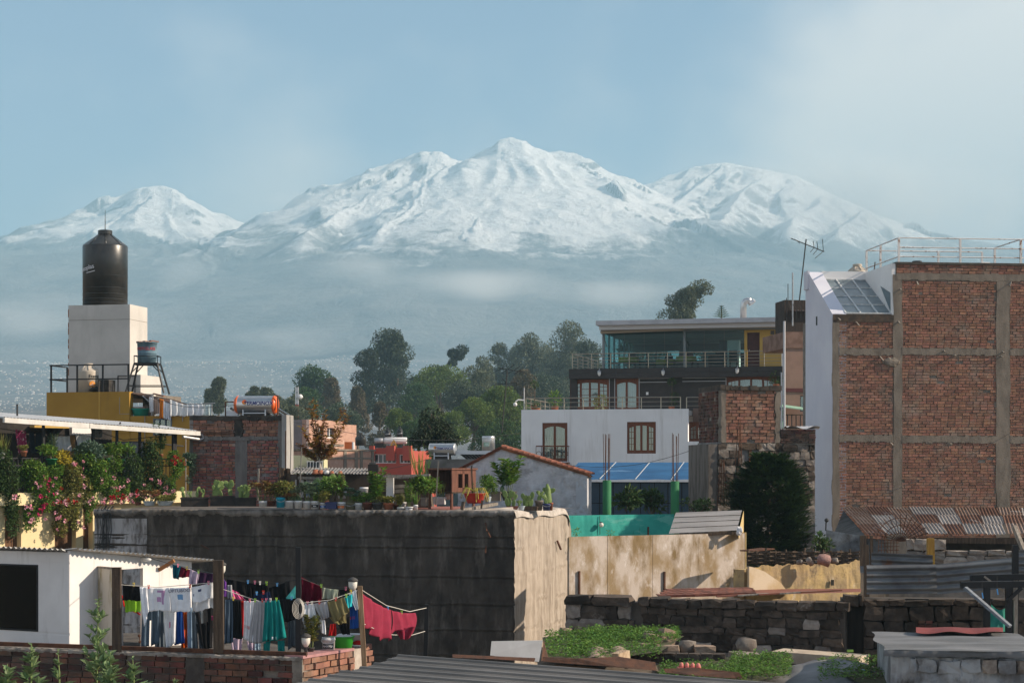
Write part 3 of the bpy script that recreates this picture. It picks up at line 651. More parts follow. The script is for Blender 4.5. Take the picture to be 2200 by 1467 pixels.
u = fN.u(1685,-2); MB().tube([(u,-2,0),(u,-2,fN.w(1685,690,-2))], .06, 8).build('pipe', mk('pvc_pale', (.5,.5,.52), rough=.5), pb)
MB().tube([(u-.14,-2,0),(u-.14,-2,fN.w(1685,800,-2))], .035, 8).build('branch_pipe', MATS['pvc_pale'], pb)
# ------------------------------------------------------------------ white house with black upper storey and glazed restaurant
m_wwood = mk('window_wood', (.20,.065,.03), (.13,.045,.022), s=5, st=(5,5,.5), rough=.55, bump=.2)
m_curt = mk('curtain_white', (.72,.73,.75), (.60,.61,.64), s=6, st=(12,1,.1), rough=.95)
m_white2 = mk('white_house_paint', (.82,.82,.82), (.77,.77,.77), s=.7, rough=.9, bump=.12, bs=12, pos=True, layers=[((.52,.50,.47),.7,(4,4,.35),.55,.85)])
fW = Frame(1120, 96, 1520, 94); wh = fW.thing('white_house', 'white rendered house with brown arched wooden windows below black storey', 'building')
zW = fW.w(1300, 879); zst = fW.w(1495, 948); uS = fW.u(1478); uE2 = fW.u(1514)
hA = fW.rect(1165,908,1219,991); hB = fW.rect(1347,906,1409,974)
b = wall_with_holes(0, uS, 0, zW, [hA, hB], 0, .4); b.box(uS+.002, uE2, 0, .4, 0, zst); b.box(0, .3, .41, 9, 0, zW); b.box(.3, uS, 3, 3.2, 0, zW-.1); b.build('wall', m_white2, wh)
MB().box(uS, fW.u(1640,2.2), 2.2, 2.5, 0, fW.w(1500,877,2.2)).build('rear_wall', mk('brown_tan_render', (.22,.15,.12), (.18,.12,.095), s=1, rough=.9), wh)
MB().box(.32, uS-.02, .42, 7.4, zW-.3, zW-.05).build('terrace_floor', mk('terrace_floor', (.3,.28,.26), rough=.9), wh)
wood_window(wh, fW, 1165,908,1219,991, 2, m_wwood, m_curt, .12, name='french_window')
wood_window(wh, fW, 1347,906,1409,974, 4, m_wwood, m_curt, .12, grid=[(2,4),None,None,(2,4)])
wood_window(wh, fW, 1479,906,1532,949, 3, m_wwood, m_curt, 2.15, grid=[(2,3),None,(2,3)])
MB().box(fW.u(1509),fW.u(1514)+.06,-.05,.05,fW.w(1510,974),fW.w(1510,954)).build('shutter', m_wwood, wh)
# little iron balcony
ib = fW.thing('juliet_balcony', 'small ornate iron balcony on the white house door', 'balcony')
u0, u1, z0, z1 = fW.rect(1155,957,1224,993); m_iron = mk('balcony_iron', (.16,.10,.07), (.10,.07,.05), s=9, rough=.6, metal=.5)
MB().box(u0,u1,-.42,.0,z0-.08,z0).build('floor_slab', m_wwood, ib); MB().box(u0,u1,-.44,-.38,z1-.06,z1).build('hand_rail', m_wwood, ib)
for s in (u0+.01, u1-.03): MB().box(s,s+.02,-.38,-.0,z1-.05,z1-.02).build('side_rail', m_wwood, ib)
for k in range(7):
    uu = u0+(u1-u0)*(k+.0)/6; MB().box(uu-.012,uu+.012,-.42,-.40,z0,z1-.06).build('baluster', m_iron, ib)
    if k < 6:
        cu, rr = uu+(u1-u0)/12, (u1-u0)/13
        MB().tube([(cu+rr*math.cos(q*.7),-.41,(z0+z1)/2+rr*math.sin(q*.7)) for q in range(10)], .012, 4).build('scroll', m_iron, ib)
m_chrome = mk('rail_brass', (.42,.36,.28), (.36,.31,.25), s=9, rough=.35, metal=.85)
def railing(fr, label, xs, yt, yb, off, rails, side=None, pr=.028, end_px=None, name='terrace_railing'):
    r = fr.thing(name, label, 'railing'); zt = fr.w(sum(xs)/len(xs), yt, off); zb = fr.w(sum(xs)/len(xs), yb, off); us = [fr.u(x, off) for x in xs]
    for k in range(rails+1):
        z = zt-(zt-zb)*k/(rails+.6); MB().tube([(us[0],off,z),(us[-1],off,z)], pr*(1 if k == 0 else .55), 6).build('rail', m_chrome, r)
        if side: MB().tube([(us[0],off,z),(us[0]+.0,off+side,z)], pr*(1 if k == 0 else .55), 6).build('side_rail', m_chrome, r)
    for u in us: MB().tube([(u,off,zb-.05),(u,off,zt)], pr*.9, 6).build('post', m_chrome, r)
    if side:
        for k in range(1, 6): MB().tube([(us[0],off+side*k/5,zb-.05),(us[0],off+side*k/5,zt)], pr*.9, 6).build('post', m_chrome, r)
    return r
railing(fW, 'steel railing along the terrace on top of the white wall', [1130,1171,1212,1253,1295,1337,1378,1420,1462], 854, 879, .2, 2, 6.5)
railing(fW, 'short steel railing returning beside the brick box on the white house', [1475,1516], 853, 877, 2.0, 2)
# black storey
fU = Frame(1222, 104, 1690, 101); bs = fU.thing('black_storey', 'black clad upper storey with brown arched windows and white wall lamps', 'building')
m_black = mk('black_cladding', (.030,.026,.025), (.038,.032,.03), s=3, rough=.6, spec=.4)
zB1 = fU.w(1400, 790); zB0 = fU.w(1400, 811); uU = fU.u(1681)
h = [fU.rect(1226,815,1309,880,.6), fU.rect(1321,814,1372,882,.6), fU.rect(1560,808,1668,880,.6)]
wall_with_holes(fU.u(1224,.6), fU.u(1681,.6), fU.w(1300,900,.6), zB0, h, .6, .8).build('wall', m_black, bs)
nP = 9
for k in range(nP):        # cladding boards of the band with fine joints
    a, e = uU*k/nP+.004, uU*(k+1)/nP-.004; MB().box(a, e, -.0, .5, zB0, (zB0+zB1)/2-.004).build('cladding_panel', m_black, bs); MB().box(a, e, 0, .5, (zB0+zB1)/2+.004, zB1).build('cladding_panel', m_black, bs)
MB().box(0.01, .35, .52, 12, zB0-2.2, zB1-.02).build('side_wall', m_black, bs)
MB().box(.36, uU, .52, 12, zB1-.12, zB1-.03).build('floor_slab', mk('floor_grey', (.18,.18,.18)), bs)
wood_window(bs, fU, 1226,815,1309,880, 4, m_wwood, m_curt, .66, grid=[(2,6),(1,4),(1,4),(2,6)])
wood_window(bs, fU, 1321,814,1372,882, 2, m_wwood, m_curt, .66, name='french_window')
wood_window(bs, fU, 1560,808,1668,880, 4, m_wwood, m_curt, .66, grid=[(3,4),None,None,(3,4)])
m_strip = mk('alu_strip', (.30,.30,.31), rough=.4, metal=.7)
for (x0,y0,x1,y1) in ((1372,812,1440,813.5),(1372,820,1435,821.5),(1466,811,1560,812.5),(1466,818,1558,819.5)): a,e,z0,z1 = fU.rect(x0,y0,x1,y1,.57); MB().box(a,e,.55,.6,z0,z1).build('trim_strip', m_strip, bs)
for x in (1308.5,1320,1372.5,1559): a,e,z0,z1 = fU.rect(x,812,x+1.6,880,.57); MB().box(a,e,.552,.602,z0,z1).build('trim_strip', m_strip, bs)
a,e,z0,z1 = fU.rect(1388,842,1393,848,.57); MB().box(a,e,.56,.6,z0,z1).build('socket_plate', m_white, bs)
for x, y in ((1288,800),(1425,799),(1584,795)):
    lm = fU.thing('wall_lamp', {1288:'white wall lamp on black band above the four leaf window',1425:'white wall lamp in the middle of the black band below the railing',1584:'white wall lamp on black band nearest the yellow wall'}[x], 'lamp', 'lamps on the black band')
    u, z = fU.uw(x, y, -.1); MB().lathe([(.03,z+.13),(.11,z+.06),(.12,z+.02)], 10, (u,-.16,0)).build('cap', m_galv, lm); MB().lathe([(.09,z+.02),(.10,z-.06),(.06,z-.17),(.02,z-.2)], 10, (u,-.16,0)).build('shade', mk('lamp_glass', (.7,.7,.68), rough=.3), lm)
    MB().tube([(u,.0,z+.05),(u,-.1,z+.22),(u,-.16,z+.14)], .02, 6).build('arm', m_galv, lm)
railing(fU, 'steel railing along the restaurant terrace above the black band', [1230,1271,1312,1352,1393,1434,1474,1515,1557,1600,1642,1679], 757, 790, .12, 4, 7, .03)
# glazed restaurant
re = fU.thing('restaurant', 'glass walled rooftop restaurant with flat grey roof and yellow side wall', 'building')
g0 = 1.3; zF = zB1-.02; zC = fU.w(1450, 712, g0); ug = fU.u(1297, g0); uy = fU.u(1599, g0); ue = fU.u(1680, g0); dp = 10.5
MB().box(fU.u(1280,-.1), fU.u(1689,-.1), -.1, dp+.6, fU.w(1480,695,-.1), fU.w(1480,685,-.1)).build('roof', mk('roof_grey', (.46,.46,.48), (.38,.38,.40), s=1.5, rough=.85), re)
MB().box(fU.u(1287,.3), fU.u(1689,.3)-.02, .3, dp+.4, fU.w(1480,705,.3), fU.w(1480,695,-.1)-.002).build('fascia', mk('fascia_white', (.60,.60,.62), rough=.8), re)
MB().box(ug-.15, ue, g0-.25, dp+.2, zC, fU.w(1480,705,.3)-.003).build('ceiling', mk('ceiling_grey', (.24,.26,.26), rough=.9), re)
m_alu = mk('alu_dark', (.16,.18,.19), rough=.4, metal=.6)
for k, x in enumerate((1297,1471)): u = fU.u(x,g0); MB().box(u-.07,u+.07,g0-.07,g0+.07,zF,zC).build('post', m_alu, re)
xs = [1297,1341,1384,1428,1471,1513,1556,1599]
for i in range(7):
    a, e = fU.u(xs[i],g0)+.012, fU.u(xs[i+1],g0)-.012; MB().add([(a,g0,zF),(e,g0,zF),(e,g0,zC),(a,g0,zC)],[(0,1,2,3)]).build('pane', m_glass_teal, re)
for i in range(6):
    a, e = g0+(dp-g0)*i/6+.02, g0+(dp-g0)*(i+1)/6-.02; MB().add([(ug,a,zF),(ug,e,zF),(ug,e,zC),(ug,a,zC)],[(0,1,2,3)]).build('pane', m_glass_teal, re); MB().box(ug-.05,ug+.05,e-.03,e+.05,zF,zC).build('post', m_alu, re)
nb2 = 7
for i in range(nb2):      # rear wall: solid dado, window band open to the trees
    a, e = ug+.06+(ue-ug)*i/nb2, ug-.06+(ue-ug)*(i+1)/nb2; MB().add([(a,dp,zF+1.0),(e,dp,zF+1.0),(e,dp,zC-.5),(a,dp,zC-.5)],[(0,1,2,3)]).build('rear_pane', m_glass_teal, re); MB().box(e,e+.12,dp-.08,dp+.08,zF+1.0,zC-.5).build('rear_post', m_alu, re)
MB().box(ug,ue,dp-.1,dp+.1,zF,zF+1.0).build('rear_dado', mk('dado_grey', (.16,.17,.17)), re); MB().box(ug,ue,dp-.1,dp+.1,zC-.5,zC).build('rear_header', MATS['dado_grey'], re)
for (uu, yy) in ((5.2,6.5),(7.6,6.0)): MB().box(uu,uu+.45,yy,yy+.45,zF,zC).build('column', mk('col_grey', (.12,.13,.14)), re)
for yy in (3.2, 5.8, 8.2): MB().box(ug+.3,uy-.2,yy,yy+.28,zC-.22,zC-.002).build('ceiling_beam', mk('beam_pale', (.36,.38,.38)), re)
m_yel = mk('yellow_render', (.55,.36,.10), (.50,.32,.09), s=.8, rough=.9, bump=.15, pos=True)
hd = fU.rect(1605,714,1632,784,g0); hv_ = fU.rect(1655,710,1664,719,g0)
wall_with_holes(uy, ue, zF, zC+.35, [(hd[0],hd[1],zF,hd[3]), hv_], g0, g0+.25).build('side_wall', m_yel, re)
MB().box(ue, ue+.12, g0-.05, g0+.3, zF, zC+.4).build('corner_post', mk('post_white', (.6,.6,.62)), re)
dr = MB().box(hd[0]+.02,hd[1]-.02,g0+.05,g0+.12,zF,hd[3]-.02).build('door', mk('door_maroon', (.07,.022,.018), (.055,.018,.015), s=4, rough=.5), re)
MB().ball((hd[0]+.12,g0+.02,zF+1.0),.03,8,6).build('handle', m_steel, dr)
vn = MB().box(hv_[0],hv_[1],g0+.1,g0+.14,hv_[2],hv_[3]).build('vent', m_dark_metal, re)
for k in range(5): z = hv_[2]+(hv_[3]-hv_[2])*(k+.3)/5; MB().box(hv_[0],hv_[1],g0+.02,g0+.09,z,z+.02).build('vent_slat', m_wood_grey, vn)
# rolled awning on folding arms
aw = fU.thing('awning', 'rolled beige awning with steel arms above the restaurant glass', 'awning')
ua, ub = fU.u(1292,.9), fU.u(1468,.9); MB().tube([(ua,.75,fU.w(1292,714,.75)),(ub,.75,fU.w(1468,707,.75))], .09, 8).build('roll', mk('awning_cloth', (.36,.30,.24), rough=.9), aw)
for x in (1292,1466): u = fU.u(x,.75); MB().tube([(u,.75,fU.w(x,708,.75)),(u+.25,1.15,fU.w(x,745,.75))], .025, 6).build('arm', m_alu, aw)
# duct with bent cowl on the roof
du = fU.thing('extractor_duct', 'shiny bent extractor duct on the restaurant roof', 'duct'); u, z = fU.uw(1597, 684, 2.5)
MB().tube([(u,2.5,z-.1),(u,2.5,z+.72)]+[(u+.27-.27*math.cos(t),2.5,z+.72+.27*math.sin(t)) for t in (.4,.8,1.2,1.57)]+[(u+.42,2.5,z+.96)], .18, 16).build('pipe', m_steel, du, True)
MB().tube([(u+.41,2.5,z+.97),(u+.52,2.5,z+.82)], [.20,.23], 16).build('cowl', m_steel, du)
# furniture seen through the glass
m_ychair = mk('dark_chair', (.022,.026,.03), rough=.6); m_ycl = mk('yellow_cloth', (.50,.40,.08), rough=.9)
def table_set(n, uu, yy, lab):
    t = thing('dining_table', lab, 'table', fU.world(uu, yy, zF), fU.rz, 'restaurant tables')
    MB().lathe([(.55,.72),(.55,.75)], 16).build('table_top', m_ycl, t); MB().lathe([(.58,.755),(.60,.50)], 16, cap=False).build('cloth', m_ycl, t); MB().lathe([(.05,.05),(.05,.72)], 8).build('leg', m_alu, t); MB().lathe([(.28,0),(.28,.05)], 12).build('base', m_alu, t)
def chair(uu, yy, rz, lab):
    c = thing('dining_chair', lab, 'chair', fU.world(uu, yy, zF), fU.rz+rz, 'restaurant chairs')
    MB().box(-.24,.24,-.22,.24,.42,.5).build('seat', m_ychair, c); MB().box(-.24,.24,.2,.27,.5,1.05).build('backrest', m_ychair, c)
    for sx in (-.2,.2):
        for sy in (-.18,.2): MB().box(sx-.02,sx+.02,sy-.02,sy+.02,0,.42).build('leg', m_ychair, c)
for n, (uu, yy) in enumerate(((2.9,2.6),(6.2,2.6),(4.6,5.2))):
    table_set(n, uu, yy, ['yellow clothed dining table behind the first glass panes','yellow clothed dining table near the middle of the glass front','yellow clothed dining table farther inside the restaurant'][n])
    for k, (du_, dy_, rz) in enumerate(((-.85,0,1.57),(.85,0,-1.57),(0,.8,0))):
        chair(uu+du_, yy+dy_, rz, 'dark high backed chair at '+['the first','the middle','the inner'][n]+' yellow table, '+['on its near left','on its right','behind it'][k])
for n, uu in enumerate((8.1, 8.9, 9.7)): chair(uu, 2.4, 3.14*(n%2), 'dark high backed chair in front of the counter, '+['next to the middle table','middle one of three','next to the white fridge'][n])
fg = thing('fridge', 'white upright fridge inside the restaurant beside the maroon door', 'fridge', fU.world(fU.u(1577,3), 3, zF), fU.rz)
MB().box(-.33,.33,-.3,.3,.02,1.65).build('body', m_white, fg); MB().box(-.33,.33,-.34,-.305,.65,1.64).build('door', m_white, fg); MB().box(-.33,.33,-.34,-.305,.04,.64).build('lower_door', m_white, fg); MB().box(-.28,-.25,-.37,-.34,.8,1.2).build('handle', m_steel, fg)
ct = thing('bar_counter', 'dark bar counter inside the restaurant behind the chairs', 'counter', fU.world(8.6, 4.6, zF), fU.rz); MB().box(-1.4,1.3,-.3,.3,0,1.0).build('body', m_ychair, ct); MB().box(-1.45,1.35,-.36,.36,1.0,1.05).build('top', m_alu, ct)
# security camera at the terrace corner
sc = fW.thing('security_camera', 'white dome security camera on a bracket at terrace corner', 'camera'); u, z = fW.uw(1126, 868, .1)
MB().tube([(u,.1,z-.3),(u,.1,z+.85)], .03, 6).build('pole', m_galv, sc); MB().tube([(u,.1,z+.2),(u-.3,.0,z+.22),(u-.42,-.05,z+.12)], .035, 8).build('arm', m_white, sc); MB().ball((u-.44,-.05,z-.02), .11, 10, 8).build('dome', m_white, sc, True)
# topiary and pots on the terraces
def ball_tree(label, fr, x, y, off, rad, hst, name='topiary'):
    u, z = fr.uw(x, y, off); t = thing(name, label, 'topiary', fr.world(u, off, z-hst)); b = MB(); leaf_cloud(b, (0,0,hst), (rad,rad,rad*.8), 160, .10, .05); b.build('foliage', m_leafB, t); MB().tube([(0,0,0),(.03,0,hst)], .025, 6).build('stem', m_bark, t); MB().lathe([(.13,0),(.18,.26)], 12).build('pot', mk('terracotta', (.36,.13,.07), (.30,.11,.06), s=4, rough=.85), t); return t
ball_tree('round topiary ball on a stem at the terrace corner', fW, 1148, 826, 1.2, .22, 1.35)
ball_tree('round topiary bush low behind the terrace railing', fW, 1153, 871, 1.0, .22, .4)
t = ball_tree('two tiered topiary in front of the black wall', fU, 1443, 820, .0, .25, 1.6); b = MB(); leaf_cloud(b, (.15,0,.75), (.26,.26,.3), 160, .10, .05); b.build('lower_foliage', m_leafB, t); b = MB(); leaf_cloud(b, (.1,0,.35), (.2,.2,.2), 90, .10, .05); b.build('base_foliage', m_leafB, t)
for (x, y, lab, mt) in ((1290,870,'yellowish bush in pot behind railing below the big window',m_leafC),(1192,862,'light green upright shrub on terrace near its corner',m_leafA),(1668,815,'dark bush beside the far window of the black wall',m_leafB)):
    fr = fW if x < 1600 else fU; u, z = fr.uw(x, y, 1.6 if x < 1600 else .1); t = thing('terrace_shrub', lab, 'shrub', fr.world(u, 1.6 if x < 1600 else .1, z-.45)); b = MB(); leaf_cloud(b, (0,0,.55), (.42,.3,.42), 260, .13, .06); b.build('foliage', mt, t); MB().tube([(0,0,0),(0,0,.5)], .03, 6).build('stem', m_bark, t); MB().lathe([(.15,-.1),(.2,.2)], 12).build('pot', MATS['terracotta'], t)

# ------------------------------------------------------------------ brick stair box with stone foot
fX = Frame(1549, 60, 1676, 60.4); bx = fX.thing('brick_stair_box', 'rough brick box on old stone foot beside the white house', 'building')
zt, zm = fX.w(1600,829), fX.w(1600,951); ux = fX.u(1676)
MB().box(.05, ux-.05, .03, 2.3, zm-.1, zt-.1).build('wall', m_mortar, bx)
for (a, e) in ((0,.16),(ux-.16,ux)):
    b = MB(); n = 14; pv = None
    for k in range(n+1):
        z = zm+(zt-.12-zm)*k/n; c_ = (a+random.uniform(-.03,.03), e+random.uniform(-.03,.03), z)
        if pv: b.add([(pv[0],-.03,pv[2]),(pv[1],-.03,pv[2]),(c_[1],-.03,z),(c_[0],-.03,z),(pv[0],.3,pv[2]),(pv[1],.3,pv[2]),(c_[1],.3,z),(c_[0],.3,z)],[(0,1,2,3),(1,5,6,2),(4,0,3,7)])
        pv = c_
    b.build('column', m_conc, bx)
b = MB()
for k in range(12):
    a, e = ux*k/12-.03, ux*(k+1)/12+.03; b.box(a,e,-.05-random.random()*.03,2.4,zt-.14,zt+random.uniform(-.03,.03))
b.build('coping', mk('sooty_coping', (.045,.038,.033), (.09,.07,.055), s=3, rough=.95, bump=.6), bx)
brickwork(bx, [(.16,ux-.16,zm,zt-.14)], m_brick, course=.105, off=.01, limit=300, missing=.02, proud=.03)
# brick flank facing the white house
fl = thing('brick_flank', 'dark brick flank of the stair box', 'wall'); bpy.data.objects.remove(fl)
fk = MB(); fk.box(-.02,.04,.32,2.3,zm-.3,zt-.1); fk.build('flank_wall', m_mortar, bx)
pl = bpy.data.objects.new('flank', None); C.objects.link(pl); pl.parent = bx; pl.location = (-.02, 2.3, 0); pl.rotation_euler = (0,0,R(-90)); pl.empty_display_size = .1
brickwork(pl, [(0,2.0,zm,zt-.15)], m_brick3, course=.105, off=0, limit=150, missing=.02, proud=.02)
m_stone = mk('sillar_stone', (.27,.235,.20), (.17,.14,.12), s=5, rough=.95, bump=.9, bs=18, rnd=.35, layers=[((.45,.42,.38),2.,(1,1,1),.6,.72),((.06,.05,.045),1.8,(1,1,1),.55,.75)], pos=True)
m_stone_d = mk('dark_stone', (.10,.075,.058), (.05,.038,.03), s=5, rough=.95, bump=.9, bs=18, rnd=.45, layers=[((.24,.215,.19),2.6,(1,1,1),.64,.74),((.035,.03,.027),1.4,(1,1,1),.5,.7)], pos=True)
m_stone_p = mk('pale_stone', (.36,.31,.27), (.24,.20,.17), s=5, rough=.95, bump=.9, bs=18, rnd=.25, pos=True)
MB().box(-.1, fX.u(1752), .04, 2.2, 0, zm+.02).build('stone_foot', m_mortar2, bx)
hole = fX.rect(1592,966,1630,994)
u9, w9 = fX.u(1750), zm-.02
mS = [m_stone, m_stone_d, m_stone_d]
stonework(bx, -.1, hole[0], fX.w(1600,1100), w9, m_stone, (.18,.3), (.25,.5), off=-.02, depth=.2, mats=mS)
stonework(bx, hole[1], u9, fX.w(1600,1100), w9, m_stone, (.18,.3), (.25,.5), off=-.02, depth=.2, mats=mS)
stonework(bx, hole[0], hole[1], fX.w(1600,1100), hole[2], m_stone, (.2,.3), (.25,.4), off=-.02, depth=.2)
stonework(bx, hole[0]-.1, hole[1]+.1, hole[3], w9, m_wood_dark, (.2,.3), (.6,.7), off=-.03, depth=.2, name='lintel_block')
MB().box(hole[0],hole[1],.1,.14,hole[2],hole[3]).build('window_hole', mk('hole_dark', (.012,.011,.01)), bx); MB().box(hole[0]+.28,hole[0]+.36,-.0,.09,hole[2],hole[3]).build('window_post', m_wwood, bx)
# low brick wall right of it
fY = Frame(1676, 60.4, 1752, 60.5); lw = fY.thing('low_brick_wall', 'low weathered brick parapet right of the brick stair box', 'wall')
z0, z1 = fY.w(1700,952), fY.w(1700,922); MB().box(.02,fY.len,.03,.5,z0-.05,z1-.02).build('core', m_mortar, lw); brickwork(lw, [(0.01,fY.len,z0,z1)], m_brick3, course=.07, length=.24, off=0.0, limit=200)
b = MB(); b.grid(lambda i, j: (.2+i*1.1, -.1+j*.5, z1+.06+.05*math.sin(i*9+j*4)), 12, 4); tag(b.build('plastic_sheet', mk('plastic_sheet', (.6,.6,.62), rough=.4), None, True), 'crumpled pale plastic sheet lying on the low brick parapet', 'sheet'); o = bpy.data.objects['plastic_sheet']; o.location = fY.o; o.rotation_euler[2] = fY.rz
# dark rendered corner pier beneath flank
MB().box(-.42,-.12,.0,2.2,0,zm-.05).build('rendered_pier', mk('grimy_render', (.10,.085,.075), (.17,.15,.135), s=2, st=(2,2,.5), rough=.95, bump=.7), bx)
# rusty starter bars
for (x, y0, y1, lab) in ((1551,1000,1085,'rusty tied reinforcement cage leaning against the stone foot'),(1590,925,1000,'pair of rusty starter bars before the stone foot')):
    t = thing('reinforcement_bars', lab, 'steel bars', P(x, y1, 58.5))
    for k in range(4 if x == 1551 else 3): MB().tube([P(x-10+7*k, y1, 58.5), P(x-4+3*k+random.uniform(-3,3), y0-random.uniform(0,30), 58.4)], .014, 5).build('bar', m_rust, t, world=True)
    if x == 1551:
        for k in range(5): MB().tube([P(x-10,y1-15*k,58.45),P(x+12,y1-15*k-3,58.45)], .01, 5).build('tie', m_rust, t, world=True)
# ------------------------------------------------------------------ yellow house, concrete tower and water tanks at the left
m_ochre = mk('ochre_paint', (.40,.225,.035), (.35,.19,.03), s=.8, rough=.85, bump=.2, bs=25, pos=True, layers=[((.22,.13,.04),.8,(3,3,.35),.62,.85)])
fO = Frame(100, 74, 408, 72.6); yh = fO.thing('yellow_house', 'ochre yellow house under the concrete tower with roof railing', 'building')
z1, z2 = fO.w(190,842), fO.w(350,893); uA, uB_ = fO.u(279), fO.u(408)
holeN = fO.rect(279,850,325,897)
b = wall_with_holes(0, uA, 0, z1, [], 0, .3); b.build('wall', m_ochre, yh)
hw = fO.rect(329,899,369,935)
wall_with_holes(uA+.002, uB_, 0, z2, [hw], .02, .3).build('wall_right', m_ochre, yh)
MB().box(0, uA, .32, 5, z1-.25, z1-.02).build('roof_slab', m_conc, yh); MB().box(uA, uB_, .32, 5, z2-.25, z2-.05).build('low_roof_slab', m_conc, yh)
MB().box(fO.u(212),fO.u(215),-.02,0,fO.w(213,905),z1).build('lit_joint_strip', mk('ochre_lit', (.5,.3,.06), rough=.8), yh)  # joint in lighter ochre, its sunlight put into the colour
MB().box(fO.u(253),fO.u(279),-.05,0,fO.w(265,930),z1-.02).build('pilaster', m_ochre, yh)
# recess with sooty wall behind, basin stands in it
MB().box(uA, fO.u(330,1.2), 1.2, 1.4, z2-.05, z1-.05).build('recess_wall', mk('sooty_white', (.55,.52,.48), (.05,.045,.04), s=2.2, rough=.9), yh)
m_pvc = mk('conduit', (.28,.24,.2), rough=.6)
for pts in ([(258,853),(258,889),(279,889)],[(312,893),(312,950),(395,958)],[(393,893),(393,905)],[(400,940),(400,1075)]): MB().tube([(fO.u(x),-.04,fO.w(x,y)) for x, y in pts], .022, 6).build('conduit', m_pvc, yh)
f = MB(); f.box(hw[0],hw[1],.0,.06,hw[3]-.05,hw[3]); f.box(hw[0],hw[1],.0,.06,hw[2],hw[2]+.05)
for k in range(4): uu = hw[0]+(hw[1]-hw[0]-.05)*k/3; f.box(uu,uu+.05,.0,.06,hw[2]+.05,hw[3]-.05)
wo_ = f.build('window', mk('window_blue', (.10,.13,.16), rough=.5), yh)
for k in range(3): a, e = hw[0]+(hw[1]-hw[0])*k/3+.04, hw[0]+(hw[1]-hw[0])*(k+1)/3-.02; MB().add([(a,.04,hw[2]+.05),(e,.04,hw[2]+.05),(e,.04,hw[3]-.05),(a,.04,hw[3]-.05)],[(0,1,2,3)]).build('pane', m_glass, wo_)
MB().box(hw[0],hw[1],.22,.26,hw[2],hw[3]).build('backing', MATS['room_dark'], wo_)
# grey roller door and beige door below the awning
for (x0,y0,x1,y1,mt,nm) in ((262,950,309,1090,mk('shutter_grey',(.10,.105,.11),(.08,.085,.09),s=3,st=(12,1,1),rough=.6),'roller_door'),(228,949,251,1090,mk('beige_board',(.42,.33,.24),rough=.9),'door')): a,e,w0,w1 = fO.rect(x0,y0,x1,y1,-.03); MB().box(a,e,-.05,.0,w0,w1).build(nm, mt, yh)
MB().box(fO.u(205),fO.u(311),-.06,0,fO.w(250,951),fO.w(250,948)).build('lintel', m_dark_metal, yh)
# tower
fT = Frame(147, 77, 279, 76.4); tw = fT.thing('concrete_tower', 'tall pale concrete water tower standing on the yellow house roof', 'tower')
m_tower = mk('tower_render', (.56,.53,.49), (.50,.475,.44), s=.9, rough=.9, bump=.15, bs=25, pos=True, layers=[((.40,.38,.35),.7,(2,2,.4),.56,.85)])
zt = fT.w(210,655); zl = fT.w(210,806); zj = fT.w(210,687); ut = fT.u(279); rdp = 1.75
MB().box(0,ut,0,rdp,zl,zj-.012).build('shaft', m_tower, tw); MB().box(.004,ut-.004,.004,rdp-.004,zj-.012,zj+.006).build('joint', m_conc, tw); MB().box(0,ut,0,rdp,zj+.006,zt).build('shaft_top', m_tower, tw)
for k in range(9): z = zl+(zt-zl)*(k+random.random()*.5)/9; MB().box(-.012,.02,-.012,.03,z,z+random.uniform(.1,.28)).build('rust_stain', mk('tower_rust', (.30,.12,.04), (.2,.08,.03), s=8, rough=.9), tw)
ul0, ul1 = fT.u(143,-.05), fT.u(302,-.05)
b = MB(); b.box(ul0,ul1,-.05,rdp+.3,fT.w(210,860),zl); b.build('base_block', m_tower, tw); b = MB(); a,e,w0,w1 = fT.rect(253,808,291,845,-.05); b.box(a,a+.03,-.08,-.051,w0,w1); b.box(a,e,-.08,-.051,w1,w1+.03); b.box(e-.03,e,-.08,-.051,w0,w1); b.build('door_frame', m_dark_metal, tw)
# big black tank
pc = fT.world(fT.u(226,.9), .9, zt); Rt = (fT.u(271)-fT.u(181))/2*1.0
Ht = fT.w(226,532,1.3)-zt; tk = water_tank('water_tank', 'large black ribbed water tank on top of the concrete tower', (pc.x,pc.y,zt), Rt, Ht, m_black_plastic, .30, fT.w(226,508,1.3)-fT.w(226,532,1.3), False, neck=.18, n=56)
for z in (.12,.28,.5,.75,1.25,1.9): MB().lathe([(Rt*1.003,z-.008),(Rt*1.003,z+.008)], 56, cap=False).build('rib', m_black_plastic, tk, True)
MB().tube([(0,0,Ht+.5),(0,0,Ht+1.5)], [.02,.008], 6).build('lightning_rod', m_wire, tk)
m_letw = mk('letter_white', (.75,.75,.78), rough=.6); zz = fT.w(226,583,1.3)-zt
inst('lettering', text_mesh('Cotoplas', .27, m_letw, fn=wrap(Rt*1.01, -.80, zz, .012, .17)), tk)
b = MB(); b.add([wrap(Rt*1.01,-.80,zz,.012,.17)(x,y,0) for x,y in ((.05,-.21),(.5,-.21),(.5,-.185),(.05,-.185))],[(0,1,2,3)]); b.build('lettering_line', m_letw, tk)
b = MB(); b.add([wrap(Rt*1.01,-.80,zz,.012,.17)(x,y,0) for x,y in ((-.62,.02),(-.57,.02),(-.57,.24),(-.46,.24),(-.46,.28),(-.62,.28))],[(0,1,2,3,4,5)]); b.build('logo_mark', m_letw, tk)
